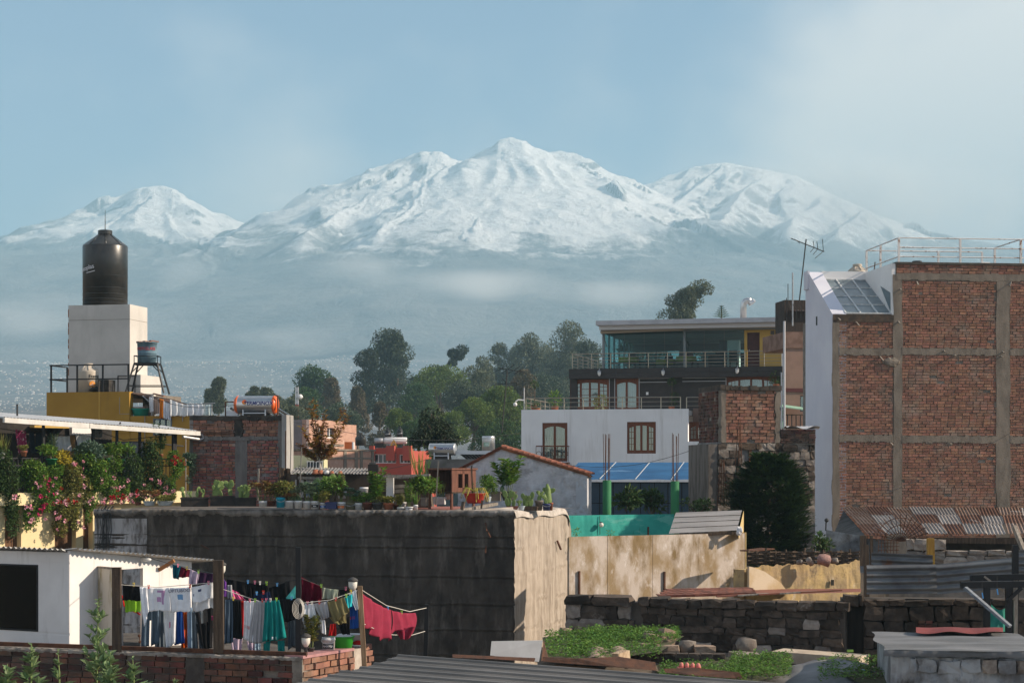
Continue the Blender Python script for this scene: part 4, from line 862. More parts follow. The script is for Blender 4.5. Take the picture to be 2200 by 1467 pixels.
# roof railing
rr_ = fO.thing('roof_railing', 'black steel railing on the roof edge of the yellow house', 'railing'); m_blk = mk('rail_black', (.02,.02,.022), rough=.5, metal=.4)
zR = fO.w(190,784,.1); zB_ = z1
def Q(x, off=.1): return fO.u(x, off)
for zz_ in (zR, zB_+(zR-zB_)*.48): MB().beam((Q(107),.1,zz_),(Q(278),.1,zz_),.05).build('rail', m_blk, rr_); MB().beam((Q(107),.1,zz_),(Q(107)-.0,1.6,zz_),.045).build('side_rail', m_blk, rr_)
for x in (110,166,221,276): MB().box(Q(x)-.03,Q(x)+.03,.07,.13,zB_,zR).build('post', m_blk, rr_)
MB().box(Q(107)-.03,Q(107)+.03,1.57,1.63,zB_,zR).build('post', m_blk, rr_)
# tan tank with lettering
p = fO.world(fO.u(190,.9), .9, z1); Rq = (fO.u(211,.9)-fO.u(171,.9))/2; Hq = fO.w(190,797,.9)-z1
tk2 = water_tank('water_tank', 'tan water tank with black lettering behind the roof railing', (p.x,p.y,z1), Rq, Hq, m_tan, .42, .22, False, neck=.07, n=40)
m_blackink = mk('ink_black', (.02,.02,.02), rough=.7)
inst('lettering', text_mesh('Eternit', .19, m_blackink, bold=.003, fn=wrap(Rq, .90, fO.w(190,809,.9)-z1, .006)), tk2)
b = MB(); a0 = .62; zc_ = fO.w(190,826,.9)-z1; b.add([wrap(Rq, a0, zc_, .008)(.13*math.cos(t*.5236), .13*math.sin(t*.5236), 0) for t in range(12)], [tuple(range(12))]); b.build('orange_sticker', mk('sticker_orange', (.75,.30,.05), rough=.6), tk2)
inst('sticker_text', text_mesh('10\nAÑOS', .065, m_letw, fn=wrap(Rq, a0, zc_, .012)), tk2)
bxx = fO.thing('burnt_crate', 'soot blackened metal box beside the tan tank', 'box'); a,e,w0,w1 = fO.rect(200,816,236,843,.5); MB().box(a+.25,e,.4,1.0,z1,w1).build('body', mk('soot', (.02,.018,.017), (.05,.045,.04), s=5, rough=.95), bxx); MB().box(a+.3,a+.36,.35,.4,z1,w1-.05).build('door_edge', m_conc, bxx); MB().ball((a+.05,.6,z1+.12),.22,8,6,.3,(1,1,.5)).build('soot_heap', MATS['soot'], bxx)
# blue tank on its stand
st = thing('tank_stand', 'tall splayed black steel stand carrying the blue tank', 'stand', fO.world(fO.u(317,1.5),1.5,z1)); zst_ = fO.w(317,783,1.5)-z1
Rb = (fO.u(336,1.5)-fO.u(296,1.5))/2; W0, W1 = Rb*1.15, Rb*1.9
for sx in (-1,1):
    for sy in (-1,1):
        MB().beam((sx*W1,sy*W1*.8,-.02),(sx*W0,sy*W0*.8,zst_),.055).build('leg', m_blk, st)
        MB().beam((sx*W0*1.12,sy*W0*.85,zst_-.3),(sx*.25,sy*W0*.8,zst_-.02),.035).build('knee_brace', m_blk, st)
for s in (-1,1):
    MB().beam((-W1*.9,s*W1*.72,.28),(W1*.9,s*W1*.72,.28),.035).build('brace', m_blk, st); MB().beam((s*W1*.9,-W1*.72,.28),(s*W1*.9,W1*.72,.28),.035).build('brace', m_blk, st)
    MB().beam((-W0,s*W0*.8,zst_),(W0,s*W0*.8,zst_),.06).build('top_beam', m_blk, st); MB().beam((s*W0,-W0*.8,zst_),(s*W0,W0*.8,zst_),.06).build('top_beam', m_blk, st)
    MB().beam((-W0,s*W0*.8,zst_+.33),(W0,s*W0*.8,zst_+.33),.03).build('guard_rail', m_blk, st); MB().beam((s*W0,-W0*.8,zst_+.33),(s*W0,W0*.8,zst_+.33),.03).build('guard_rail', m_blk, st)
    for s2 in (-1,1): MB().box(s*W0-.015,s*W0+.015,s2*W0*.8-.015,s2*W0*.8+.015,zst_,zst_+.34).build('guard_post', m_blk, st)
MB().box(-W0,W0,-W0*.8,W0*.8,zst_+.03,zst_+.06).build('platform', m_blk, st)
bt = thing('water_tank', 'faded blue fibreglass tank with red lettering on the splayed stand', 'water tank', fO.world(fO.u(316,1.5),1.5,z1+zst_+.06)); hb_ = fO.w(317,736,1.5)-fO.w(317,783,1.5)-.06
m_blue = mk('faded_blue', (.14,.23,.28), (.10,.17,.22), s=3, st=(1,1,.5), rough=.7, layers=[((.3,.36,.38),2,(1,1,.4),.6,.8)])
MB().lathe([(Rb*.86,0),(Rb*.9,hb_*.28),(Rb*.93,hb_*.29),(Rb*.91,hb_*.31),(Rb*.93,hb_*.45),(Rb*.96,hb_*.46),(Rb*.94,hb_*.48),(Rb*.97,hb_*.97),(Rb*1.06,hb_*.97),(Rb*1.06,hb_)], 32).build('body', m_blue, bt, True)
inst('lettering', text_mesh('FIBERGLASS', .17, mk('letter_red', (.40,.06,.07), rough=.7), bold=.002, fn=wrap(Rb*.96, .0, hb_*.68, .012)), bt)
for k in range(3): MB().beam((-Rb*.9+.25*k,-.1,hb_+.03+.02*k),(-Rb*.5+.3*k,.2,hb_+.05),.14,.04).build('roof_tile', m_brick, bt)
# teal basin in the recess
ba = thing('plastic_basin', 'teal plastic wash basin standing on the yellow wall recess', 'basin', fO.world(fO.u(302,.35),.35,z2)); rb_ = (fO.u(322)-fO.u(283))/2*.95
MB().lathe([(rb_*.72,0),(rb_*.95,.26),(rb_*1.06,.27),(rb_*1.06,.30),(rb_*.9,.29),(rb_*.68,.04)], 28).build('bowl', mk('teal_plastic', (.03,.33,.27), rough=.45), ba, True)
MB().box(-rb_*.8,rb_*.6,-.1,.1,.31,.36).build('tile_scraps', m_brick, ba)
# lean-to tin roof beside recess + laundry poles
tr_ = fO.thing('tin_canopy', 'crooked dark tin canopy above the wash place on the yellow house', 'canopy'); a, e = fO.u(281,.3), fO.u(402,.3)
corrugated((a,.1,z1-.03),(0,1.4,-.0),(e-a,0,-.55),per=.15,amp=.03,nv=6).build('sheet', mk('tin_dark', (.10,.085,.08), (.18,.10,.07), s=3, rough=.8, metal=.3), tr_)
for x0,y0,x1,y1 in ((326,850,326,893),(306,850,326,868),(345,853,326,868)): MB().tube([(fO.u(x0,.1),.12,fO.w(x0,y0,.1)),(fO.u(x1,.1),.12,fO.w(x1,y1,.1))], .025, 6).build('strut', m_galv, tr_)
b = MB(); u, z = fO.uw(345, 846, .5); b.beam((u-.2,.3,z),(u+.25,.3,z-.1),.2,.05); b.build('tile', m_brick, tr_)

# ------------------------------------------------------------------ cloth helper
def cloth(name, label, group, pts, mat, cat, thick=0, folds=5, amp=.03, nu=16, nv=10, parent=None, sway=0.03, seed=None, parts=()):
    """hanging cloth: pts = (top left, top right, bottom right, bottom left) in space, top edge along the line, folds growing downwards"""
    tl, tr, br, bl = [Vector(p) for p in pts]; rr = random.Random(seed if seed is not None else len(bpy.data.objects)); ph = rr.uniform(0,6); ph2 = rr.uniform(0,6)
    nrm = (tr-tl).cross(bl-tl).normalized(); ln = (tr-tl).length
    def f(i, j):
        q = tl.lerp(tr, i).lerp(bl.lerp(br, i), j); sag = -.05*ln*math.sin(math.pi*i)*(1-j*.4)
        w_ = amp*(.25+.75*j)*(math.sin(i*folds*6.28+ph+j*1.2)+.5*math.sin(i*folds*11.1+ph2-j*.8))+sway*j*math.sin(ph2+i*3)
        edge = (.03*math.sin(i*9+ph)+.015*math.sin(i*23+ph2))*j
        return q+nrm*w_+Vector((0,0,sag*.5+edge*ln))+ (tr-tl)*(.02*math.sin(j*5+ph))
    o = MB().grid(f, nu, nv).build(name, mat, parent, True)
    md = o.modifiers.new('thick', 'SOLIDIFY'); md.thickness = .006
    if label: tag(o, label, cat, group)
    return o, f
def cmat(name, c, c2=None): return mk('cloth_'+name, c, c2 or tuple(x*.86 for x in c), s=7, rough=.95, bump=.15, bs=90, spec=.1)
cm_white = cmat('white', (.78,.78,.80)); cm_orange = cmat('orange', (.70,.22,.02)); cm_print = mk('cloth_print', (.76,.75,.74), (.45,.12,.10), s=9, lo=.62, hi=.68, rough=.95)
L = lambda x, y, d: P(x, y, d)
dL = 72.6
for (q, mt, lab) in ((((320,853),(330,852),(331,884),(322,886)), cm_white, 'narrow white towel hanging next to the teal basin'),
    (((330,857),(342,856),(342,888),(331,890)), cmat('brownish',(.35,.25,.2)), 'small patterned brown cloth hanging beside the orange towel'),
    (((342,855),(351,858),(351,899),(342,898)), cm_orange, 'bright orange towel hanging on the roof line'),
    (((351,861),(366,866),(367,905),(352,898)), cm_white, 'long white sheet hanging right of the orange towel'),
    (((366,858),(402,870),(402,893),(366,893)), cm_print, 'white sheet printed with red marks hanging on the roof line'),
    (((402,868),(437,869),(437,893),(402,893)), cm_white, 'wide white sheet hanging against the far trees'),
    (((437,869),(454,868),(454,893),(437,893)), cmat('mint',(.66,.74,.72)), 'pale mint sheet at the end of the roof line')):
    cloth('hanging_cloth', lab, 'washing on the yellow house roof', [L(x,y,dL) for x,y in q], mt, 'laundry', folds=3, amp=.05)
t = thing('drying_line', 'thin wire strung over the yellow house roof carrying white sheets', 'line', L(320,850,dL)); MB().tube([L(300,848,dL),L(366,857,dL),L(402,868,dL),L(460,867,dL)], .012, 5).build('wire', m_wire, t, world=True); MB().tube([L(455,868,dL),L(455,895,dL)], .02, 6).build('post', m_galv, t, world=True)
# ------------------------------------------------------------------ brick house with solar heater
fH = Frame(408, 61.5, 610, 61); bh = fH.thing('brick_house', 'dark stained brick wall house carrying the orange ended solar heater', 'building')
zt = fH.w(500,893); uR = fH.u(607); 
MB().box(.02,uR-.02,.03,.72,0,zt-.02).build('wall', m_mortar2, bh)
c0, c1 = fH.u(506), fH.u(531); zb0, zb1 = fH.w(500,946), fH.w(500,938)
def jag(a, e, z0, z1, mt, nm='column', n=18, y=-.025):
    b = MB(); pv = None
    for k in range(n+1):
        z = z0+(z1-z0)*k/n; c_ = (a+random.uniform(-.035,.035), e+random.uniform(-.035,.035), z)
        if pv: b.add([(pv[0],y,pv[2]),(pv[1],y,pv[2]),(c_[1],y,z),(c_[0],y,z),(pv[0],.05,pv[2]),(pv[1],.05,pv[2]),(c_[1],.05,z),(c_[0],.05,z)],[(0,1,2,3),(1,5,6,2),(4,0,3,7)])
        pv = c_
    return b.build(nm, mt, bh)
m_conc2 = mk('grey_concrete', (.19,.175,.165), (.13,.12,.115), s=2, st=(3,3,.5), rough=.95, bump=.6, bs=25, pos=True, layers=[((.03,.028,.026),.9,(1,1,.6),.62,.75)])
jag(c0, c1, 0, zb0-.002, m_conc2); jag(fH.u(504), fH.u(522), zb1, zt-.05, mk('wet_stain', (.02,.018,.016), (.05,.042,.035), s=4, rough=.8), n=8)
jag(-.02,.1,0,zt-.05,m_conc2); jag(uR-.13,uR,0,zt-.05,m_conc2)
b = MB()
for k in range(20): a, e = uR*k/20, uR*(k+1)/20; b.box(a,e,-.03-random.random()*.02,.05,zb0+random.uniform(-.03,.03),zb1+random.uniform(-.02,.03))
b.build('beam', m_conc2, bh)
b = MB()
for k in range(24): a, e = uR*k/24, uR*(k+1)/24; b.box(a,e,-.05-random.random()*.03,.3,zt-.10-random.random()*.10,zt+random.uniform(-.015,.015))
b.build('coping', mk('wet_coping', (.03,.026,.024), (.07,.06,.05), s=3, rough=.9, bump=.5), bh)
brickwork(bh, [(.1,fH.u(504),zb1,zt-.14),(fH.u(522),uR-.13,zb1,zt-.14)], m_brick, course=.108, off=0, limit=150, missing=.02)
brickwork(bh, [(.1,c0,fH.w(500,1100),zb0),(c1,uR-.13,fH.w(500,1100),zb0)], m_brick2, course=.098, off=0.005, limit=150, missing=.03, proud=.02, joint=.028)
fG = Frame(607, 61, 629, 64.5); MB().box(uR+.0,uR+.16,-.1,.75,0,zt+.02).build('end_wall', mk('end_render', (.36,.345,.33), (.30,.285,.27), s=1.5, rough=.9, bump=.3), bh)
b = MB(); u = uR+.165; b.tube([(u,.3,zt),(u+.01,.4,zt-1),(u,.3,zt-2.2)], .012, 5); b.build('cable', m_wire, bh)
for (x0,y0,x1,y1) in ((410,912,462,912),(440,928,500,926),(440,932,505,930)): MB().tube([(fH.u(x0),-.06,fH.w(x0,y0)),(fH.u((x0+x1)/2),-.09,fH.w((x0+x1)/2,(y0+y1)/2+2)),(fH.u(x1),-.06,fH.w(x1,y1))], .014, 5).build('pipe', m_rust, bh)
# solar heater
def solar_heater(label, fr, x0, x1, y0, y1, off, endmat, yb, endw=.14, stand=True):
    t = fr.thing('solar_water_heater', label, 'water heater'); ua, ub = fr.u(x0,off), fr.u(x1,off); zt_, zb_ = fr.w((x0+x1)/2,y0,off), fr.w((x0+x1)/2,y1,off); r = (zt_-zb_)/2; zc = (zt_+zb_)/2; zg = fr.w((x0+x1)/2, yb, off)
    MB().lathe([(r*.985,ua+endw),(r*.985,ub-endw)], 36, (0,off,zc), 'x', False).build('drum', m_steel, t, True)
    for (s, q, k) in ((ua,1,0),(ub,-1,1)):
        MB().lathe([(r*.30,s+q*.0),(r*.80,s+q*.02),(r*.98,s+q*endw*.6),(r*1.0,s+q*endw*.7),(r*1.0,s+q*endw)], 36, (0,off,zc), 'x').build('end_cap', endmat, t, True)
    cu = (ua+ub)/2; s_ = (ub-ua)
    inst('lettering', text_mesh('TERMOINOX', s_*.115, mk('letter_navy', (.03,.04,.16), rough=.6), bold=s_*.0035, shear=.12, fn=lambda x, y, z: Vector((cu+s_*.10+x, off-math.cos((y+r*.12)/r)*(r+.004)-z, zc+math.sin((y+r*.12)/r)*(r+.004)))), t)
    lx = cu-s_*.225
    b = MB(); b.add([(lx+s_*.055*math.cos(k*.45), off-math.cos((s_*.055*math.sin(k*.45)+r*.28)/r)*(r+.005), zc+math.sin((s_*.055*math.sin(k*.45)+r*.28)/r)*(r+.005)) for k in range(14)], [tuple(range(14))]); b.build('sun_logo', mk('logo_orange', (.80,.32,.05), (.75,.15,.03), s=4, rough=.6), t)
    if stand:
        m_st = mk('stand_white', (.6,.62,.64), rough=.5)
        for u in (ua+s_*.24, ub-s_*.24): MB().box(u-.02,u+.02,off-r*.9,off-r*.82,zg,zb_+r*.45).build('stand_leg', m_st, t); MB().box(u-.02,u+.02,off+r*.7,off+r*.78,zg,zb_+r*.3).build('stand_leg', m_st, t)
        MB().box(ua+s_*.24,ub-s_*.24,off-r*.87,off-r*.84,zg+(zb_-zg)*.6+.03,zg+(zb_-zg)*.6+.06).build('stand_bar', m_st, t)
        MB().box(ua+s_*.2,ub-s_*.2,off-r*.3,off+r*.4,zg-.02,zb_+.03).build('cradle', m_dark_metal, t)
    return t, ua, ub, zc, r, zg
m_orange = mk('heater_orange', (.72,.13,.02), (.62,.10,.018), s=3, rough=.35, spec=.5)
t, ua, ub, zc, r, zg = solar_heater('solar water heater with steel drum and orange ends on dark brick wall', fH, 505, 597, 850, 889, .7, m_orange, 893)
MB().tube([(ub-.02,.5,zc+.3),(ub+.05,.5,zc+.3),(ub+.06,.5,zc-.3),(ub-.02,.5,zc-.42)], .025, 8).build('side_pipe', m_rust, t); MB().tube([(ua-.3,.6,zg),(ua-.3,.6,zc+.1),(ua+.02,.6,zc+.1)], .025, 8).build('inlet_pipe', m_rust, t)
m_tubeb = mk('vacuum_tube', (.03,.035,.045), rough=.2, spec=.6)
for k in range(9): u = ua-.15+(ub-ua+.1)*k/8; MB().tube([(u,.75,zg+.25),(u,2.2,zg+.05)], .045, 8).build('vacuum_tube', m_tubeb, t)
MB().box(ua-.28,ua+.12,.6,.75,zg,zg+.16).build('manifold', MATS['stand_white'], t)
# ------------------------------------------------------------------ big board-marked concrete wall with the pot terrace on top
fC = Frame(203, 54, 1105, 52); cw_ = fC.thing('concrete_retaining_wall', 'big dark board marked concrete wall below the pot terrace', 'wall')
ZW = 8.86; lc = fC.len
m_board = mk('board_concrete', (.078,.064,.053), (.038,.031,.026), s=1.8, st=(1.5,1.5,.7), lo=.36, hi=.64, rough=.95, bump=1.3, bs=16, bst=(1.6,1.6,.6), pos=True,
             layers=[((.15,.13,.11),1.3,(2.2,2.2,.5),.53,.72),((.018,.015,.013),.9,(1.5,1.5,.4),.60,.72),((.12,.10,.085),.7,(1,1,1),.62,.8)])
def rough_wall(u0, u1, w0, w1, lifts, amp=.02, nu=220, nv=70, seed=3, top=None):
    us = np.linspace(u0, u1, nu); ws = np.linspace(w0, w1, nv); U, W_ = np.meshgrid(us, ws)
    if top is not None: W_ = w0+(W_-w0)/(w1-w0)*(np.array([top(u) for u in us])[None, :]-w0)
    D = -fbm(U/.35, W_/.5, 4, seed)*amp*1.5-fbm(U/.07, W_/.8, 2, seed+4)*amp*.35
    for z in lifts: zz = z+fbm(us/.9, us*0+z*7, 3, seed+7)*.02; D += -.035*np.exp(-((W_-zz[None,:])/.022)**2)+.05*np.exp(-((W_-zz[None,:]+.045)/.02)**2)
    b = MB(); vs = np.stack([U, D, W_], -1).reshape(-1, 3); i = np.arange(nu*nv).reshape(nv, nu)
    b.v = [tuple(q) for q in vs.tolist()]; b.f = [tuple(q) for q in np.stack([i[:-1,:-1], i[:-1,1:], i[1:,1:], i[1:,:-1]], -1).reshape(-1, 4).tolist()]
    return b
lf = [fC.w(600, y) for y in (1150,1172,1234,1292,1346,1400)]
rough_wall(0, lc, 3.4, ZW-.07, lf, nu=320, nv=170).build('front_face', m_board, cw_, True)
MB().box(0,lc,.06,6,0,ZW-.14).build('core', m_board, cw_)
rough_wall(0, fC.u(316), 3.4, ZW-.25, lf, .02, 60, 60, 3).build('whitewash', mk('worn_whitewash', (.40,.385,.38), (.14,.125,.115), s=2.4, st=(2.5,2.5,.5), lo=.45, hi=.62, rough=.95, bump=1., bs=20, pos=True, layers=[((.05,.045,.04),1.6,(3,3,.4),.6,.7)]), cw_, True).location = (0,-.012,0)
def lip(us_, fn): return fn
cb = MB(); nu_ = 420
def cop(i, j):
    u = i*lc; n1 = float(fbm(np.array([u/.5]), np.array([.3]), 4, 61)[0]); n2 = float(fbm(np.array([u/.11]), np.array([2.3]), 3, 63)[0])
    prof = [(-.02+.02*n2, ZW-.16-.07*n1-.04*n2), (-.085-.03*n1, ZW-.11-.05*n1-.03*n2), (-.10-.03*n2, ZW-.04+.02*n1), (-.06, ZW+.012+.015*n2), (.35, ZW+.02)]
    y, z = prof[min(4, int(round(j*4)))]; return (u, y, z)
cb.grid(cop, nu_, 4)
cb.build('coping', mk('pale_coping', (.24,.22,.20), (.10,.09,.08), s=3, rough=.95, bump=.8, bs=25, pos=True), cw_, True)
# sunlit return face, the sun also put into its paler concrete and coping
fD = Frame(1105, 52, 1226, 56.3); m_lit = mk('board_concrete_lit', (.42,.36,.30), (.28,.235,.19), s=2.4, st=(2.5,2.5,.2), lo=.4, hi=.64, rough=.95, bump=1.2, bs=16, bst=(2,2,.3), pos=True, layers=[((.17,.14,.11),1.2,(3,3,.3),.6,.75)])
pe = bpy.data.objects.new('return_wall', None); C.objects.link(pe); pe.parent = cw_; pe.matrix_parent_inverse = minv(cw_); pe.location = fD.o; pe.rotation_euler = (0,0,fD.rz); pe.empty_display_size = .1
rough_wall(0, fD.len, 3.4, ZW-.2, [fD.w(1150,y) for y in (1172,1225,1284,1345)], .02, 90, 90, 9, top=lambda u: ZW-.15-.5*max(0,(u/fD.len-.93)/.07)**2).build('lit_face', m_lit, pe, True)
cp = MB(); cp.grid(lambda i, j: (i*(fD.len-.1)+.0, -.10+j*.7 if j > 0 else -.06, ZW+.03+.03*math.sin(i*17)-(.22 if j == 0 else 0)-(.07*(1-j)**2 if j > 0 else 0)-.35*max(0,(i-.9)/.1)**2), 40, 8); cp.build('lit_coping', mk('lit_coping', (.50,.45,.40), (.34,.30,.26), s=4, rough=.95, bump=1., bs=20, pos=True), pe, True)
# cables and iron bits
cab = fC.thing('hanging_cables', 'bundle of dark cables hanging down the whitewashed end of concrete wall', 'cables')
for k in range(9):
    x = 214+k*3.2+random.uniform(-2,2); pts = [(fC.u(x+6),-.02,fC.w(x,1086))]+[(fC.u(x+random.uniform(-2,3)-q*.4),-.07,fC.w(x,1094+q*14+random.uniform(-3,3))) for q in range(0,7)]; MB().tube(pts, .013, 5).build('cable', m_wire, cab)
for (x0,y0,x1,y1,d) in ((1044,1122,1048,1140,0),(1048,1140,1056,1154,0),(1045,1172,1045,1187,0),(433,1170,453,1178,0)): 
    o = MB().beam(fC.world(fC.u(x0),-.05,fC.w(x0,y0)), fC.world(fC.u(x1),-.16,fC.w(x1,y1)), .035, .03).build('iron_stub', m_rust); tag(o, {1044:'rusty iron strip sticking out high on the dark concrete wall',1048:'bent lower end of the rusty strip on the concrete wall',1045:'short rusty bolt in the dark concrete wall near its corner',433:'dark iron spike at the whitewashed end of the concrete wall'}[x0], 'iron bar')
o = MB().beam(fD.world(fD.u(1193),-.06,fD.w(1193,1161)), fD.world(fD.u(1197),-.12,fD.w(1197,1180)), .05, .04).build('iron_stub', m_rust); tag(o, 'dark iron bracket on the sunlit end face of the concrete wall', 'iron bar')
# terrace deck
dk = MB(); dk.add([fC.world(0,.3,ZW-.03), fC.world(lc-.05,.3,ZW-.03), fD.world(fD.len-.5,.35,ZW-.03), fC.world(lc+.9,6.2,ZW-.03), fC.world(-.5,7,ZW-.03)], [(0,1,2,3,4)])
tag(dk.build('terrace_floor', mk('terrace_grey', (.17,.15,.135), (.11,.095,.085), s=1.5, rough=.9, pos=True)), kind='structure', label='grey terrace floor behind the pots', cat='floor')
MB().add([P(880,1101,52.6)+Vector((0,0,.0)),P(985,1101,52.6),P(1000,1084,60),P(905,1084,60)],[(0,1,2,3)]).build('red_floor', mk('terrace_red', (.33,.13,.10), (.26,.10,.08), s=1.5, st=(1,5,1), rough=.8, pos=True)); o = bpy.data.objects['red_floor']; tag(o, kind='structure', label='red painted patch of terrace floor', cat='floor')
for v_ in o.data.vertices: v_.co.z = ZW-.022
# ------------------------------------------------------------------ pots and plants
m_terra = MATS['terracotta']; m_bucket = mk('bucket_white', (.66,.66,.66), (.50,.49,.47), s=4, rough=.55, layers=[((.25,.21,.17),3,(1,1,.6),.62,.74)])
m_soil = mk('soil', (.05,.035,.025), (.08,.055,.04), s=9, rough=1)
m_cact = mk('cactus', (.17,.24,.07), (.12,.18,.05), s=6, rough=.55, bump=.3, bs=40, layers=[((.38,.36,.14),2.2,(1,1,1),.58,.72)])
m_cactd = mk('cactus_dark', (.055,.10,.045), (.04,.075,.035), s=6, rough=.5, bump=.3, bs=40)
m_succ = mk('succulent', (.19,.24,.16), (.13,.18,.11), s=5, rough=.5, rnd=.35, hue=.03)
m_succr = mk('succulent_red', (.30,.14,.08), (.28,.20,.07), s=5, rough=.5, rnd=.35, hue=.04)
def pot_mesh(t, kind, w, h, mat):
    r = w/2
    if kind == 'bucket':
        MB().lathe([(r*.86,0),(r*.97,h*.80),(r*1.03,h*.81),(r*1.03,h*.87),(r*.98,h*.88),(r*1.0,h),(r*.93,h),(r*.92,h*.9)], 20).build('pot', mat, t, True)
        MB().tube([(r*1.0*math.cos(a),-r*1.03*abs(math.sin(a))*.25-r*.9,h*.82-abs(math.sin(a))*h*.25) for a in [math.pi*k/8 for k in range(9)]], .006, 4).build('handle', m_galv, t)
    elif kind == 'pot': MB().lathe([(r*.68,0),(r*.93,h*.80),(r*1.03,h*.81),(r*1.05,h),(r*.93,h),(r*.9,h*.85)], 20).build('pot', mat, t, True)
    elif kind == 'bowl': MB().lathe([(r*.62,0),(r*.72,h*.25),(r*.93,h*.9),(r*1.05,h),(r*.9,h*.98),(r*.62,h*.2)], 24).build('pot', mat, t, True)
    elif kind == 'trough':
        b = MB(); b.box(-r,r,-.14,.14,0,h); b.box(-r-.02,r+.02,-.16,.16,h-.05,h-.01); b.build('pot', mat, t)
    MB().lathe([(r*.86,h*.9),(0.01,h*.95)], 14, cap=False).build('soil', m_soil, t) if kind != 'trough' else MB().box(-r*.95,r*.95,-.12,.12,h-.005,h+.01).build('soil', m_soil, t)
def paddle(b, base, d, L, W, th=.018):
    d = Vector(d).normalized(); s = d.cross(Vector((random.uniform(-.6,.6),1,0))).normalized(); n = s.cross(d); c = Vector(base)+d*L*.5; vs = []; nu = 12
    for (k, sc) in ((-1,.82),(0,1.0),(1,.82)):
        for i in range(nu): a = 2*math.pi*i/nu; wob = 1+.12*math.sin(a); vs.append(c+d*math.sin(a)*L*.5*sc+s*math.cos(a)*W*.5*sc*wob+n*k*th*(.6 if k else 1))
    fs = [(r*nu+i, r*nu+(i+1)%nu, (r+1)*nu+(i+1)%nu, (r+1)*nu+i) for r in range(2) for i in range(nu)]+[tuple(range(nu))[::-1], tuple(range(2*nu,3*nu))]
    b.add(vs, fs); return c+d*L*.48, s
def plant(t, kind, h, w, hp, mat):
    base = hp
    if kind == 'succulent':
        for k in range(8):
            b = MB(); c = Vector((random.uniform(-w,w)*.45, random.uniform(-w,w)*.3, base+h*random.uniform(.3,.8)))
            for q in range(22): a = random.uniform(0,6.28); d = Vector((math.cos(a), math.sin(a), random.uniform(-.1,1.1))); leaf_quad(b, c, d, (0,0,1), w*.32, w*.17, .35)
            b.build('rosette', mat, t); MB().tube([(c.x*.3,c.y*.3,base-.03), c], .008, 5).build('stem', m_stem, t)
    elif kind == 'bush':
        b = MB()
        for k in range(7): c = (random.uniform(-w,w)*.4, random.uniform(-w,w)*.35, base+h*random.uniform(.35,.85)); leaf_cloud(b, c, (w*.32,w*.32,h*.26), 95, max(.05,w*.17), max(.03,w*.10)); MB().tube([(0,0,base-.03),(c[0]*.5,c[1]*.5,base+h*.3),c], .010, 5).build('stem', m_bark, t)
        b.build('foliage', mat, t)
    elif kind == 'tall':
        b = MB()
        for k in range(6):
            tp = Vector((random.uniform(-w,w)*.5, random.uniform(-w,w)*.4, base+h*random.uniform(.7,1))); mid = tp*.5+Vector((random.uniform(-.04,.04),0,base*.5)); MB().tube([(tp.x*.2,tp.y*.2,base-.03), mid, tp], .009, 5).build('stem', m_stem, t)
            for q in range(60): f = random.uniform(.2,1); p_ = Vector((tp.x*.2,tp.y*.2,base)).lerp(tp, f); a = random.uniform(0,6.28); leaf_quad(b, p_, (math.cos(a), math.sin(a), random.uniform(.1,.9)), (0,0,1), max(.09,w*.26)*(1.25-f*.5), max(.045,w*.12))
        b.build('foliage', mat, t)
    elif kind == 'grass':
        b = MB()
        for k in range(46): a = random.uniform(0,6.28); o_ = random.uniform(.1,.6); leaf_quad(b, (random.uniform(-w,w)*.2,random.uniform(-w,w)*.2,base-.02), (math.cos(a)*o_, math.sin(a)*o_, 1), (math.cos(a),math.sin(a),0), h*random.uniform(.5,1.05), .025)
        b.build('foliage', mat, t)
    elif kind == 'cactus':
        for k in range(max(2, int(w/.13))):
            b = MB(); x = random.uniform(-w,w)*.35; p0 = Vector((x, random.uniform(-.06,.06), base-.03)); L1 = h*random.uniform(.26,.40)
            tip, s = paddle(b, p0, (random.uniform(-.4,.4),0,1), L1, L1*.5); b.build('pad', mat, t)
            for q in range(random.choice((1,2,2))): b = MB(); tp2, _ = paddle(b, tip-Vector((0,0,.02)), (random.uniform(-.9,.9),random.uniform(-.2,.2),.9), L1*.85, L1*.5); b.build('pad', mat, t)
    elif kind == 'column':
        MB().tube([(0,0,base-.03),(0,0,base+h*.4),(.01,0,base+h*.9),(.01,0,base+h)], [w*.3,w*.33,w*.22,w*.08], 10).build('stem', mat, t, True)
    elif kind == 'trail':
        b = MB()
        for k in range(26): a = random.uniform(0,6.28); r_ = w*.5; q = [Vector((0,0,base+.04)), Vector((math.cos(a)*r_*.7, math.sin(a)*r_*.7, base+h*.3)), Vector((math.cos(a)*r_*1.05, math.sin(a)*r_*1.05, base-random.uniform(0,h*.5)))]; b.tube(q, .009, 4)
        b.build('trailing_stems', mk('yellow_stem', (.42,.38,.06), rough=.6), t); b = MB(); leaf_cloud(b, (0,0,base+h*.3), (w*.4,w*.35,h*.3), 90, .05); b.build('foliage', mat, t)
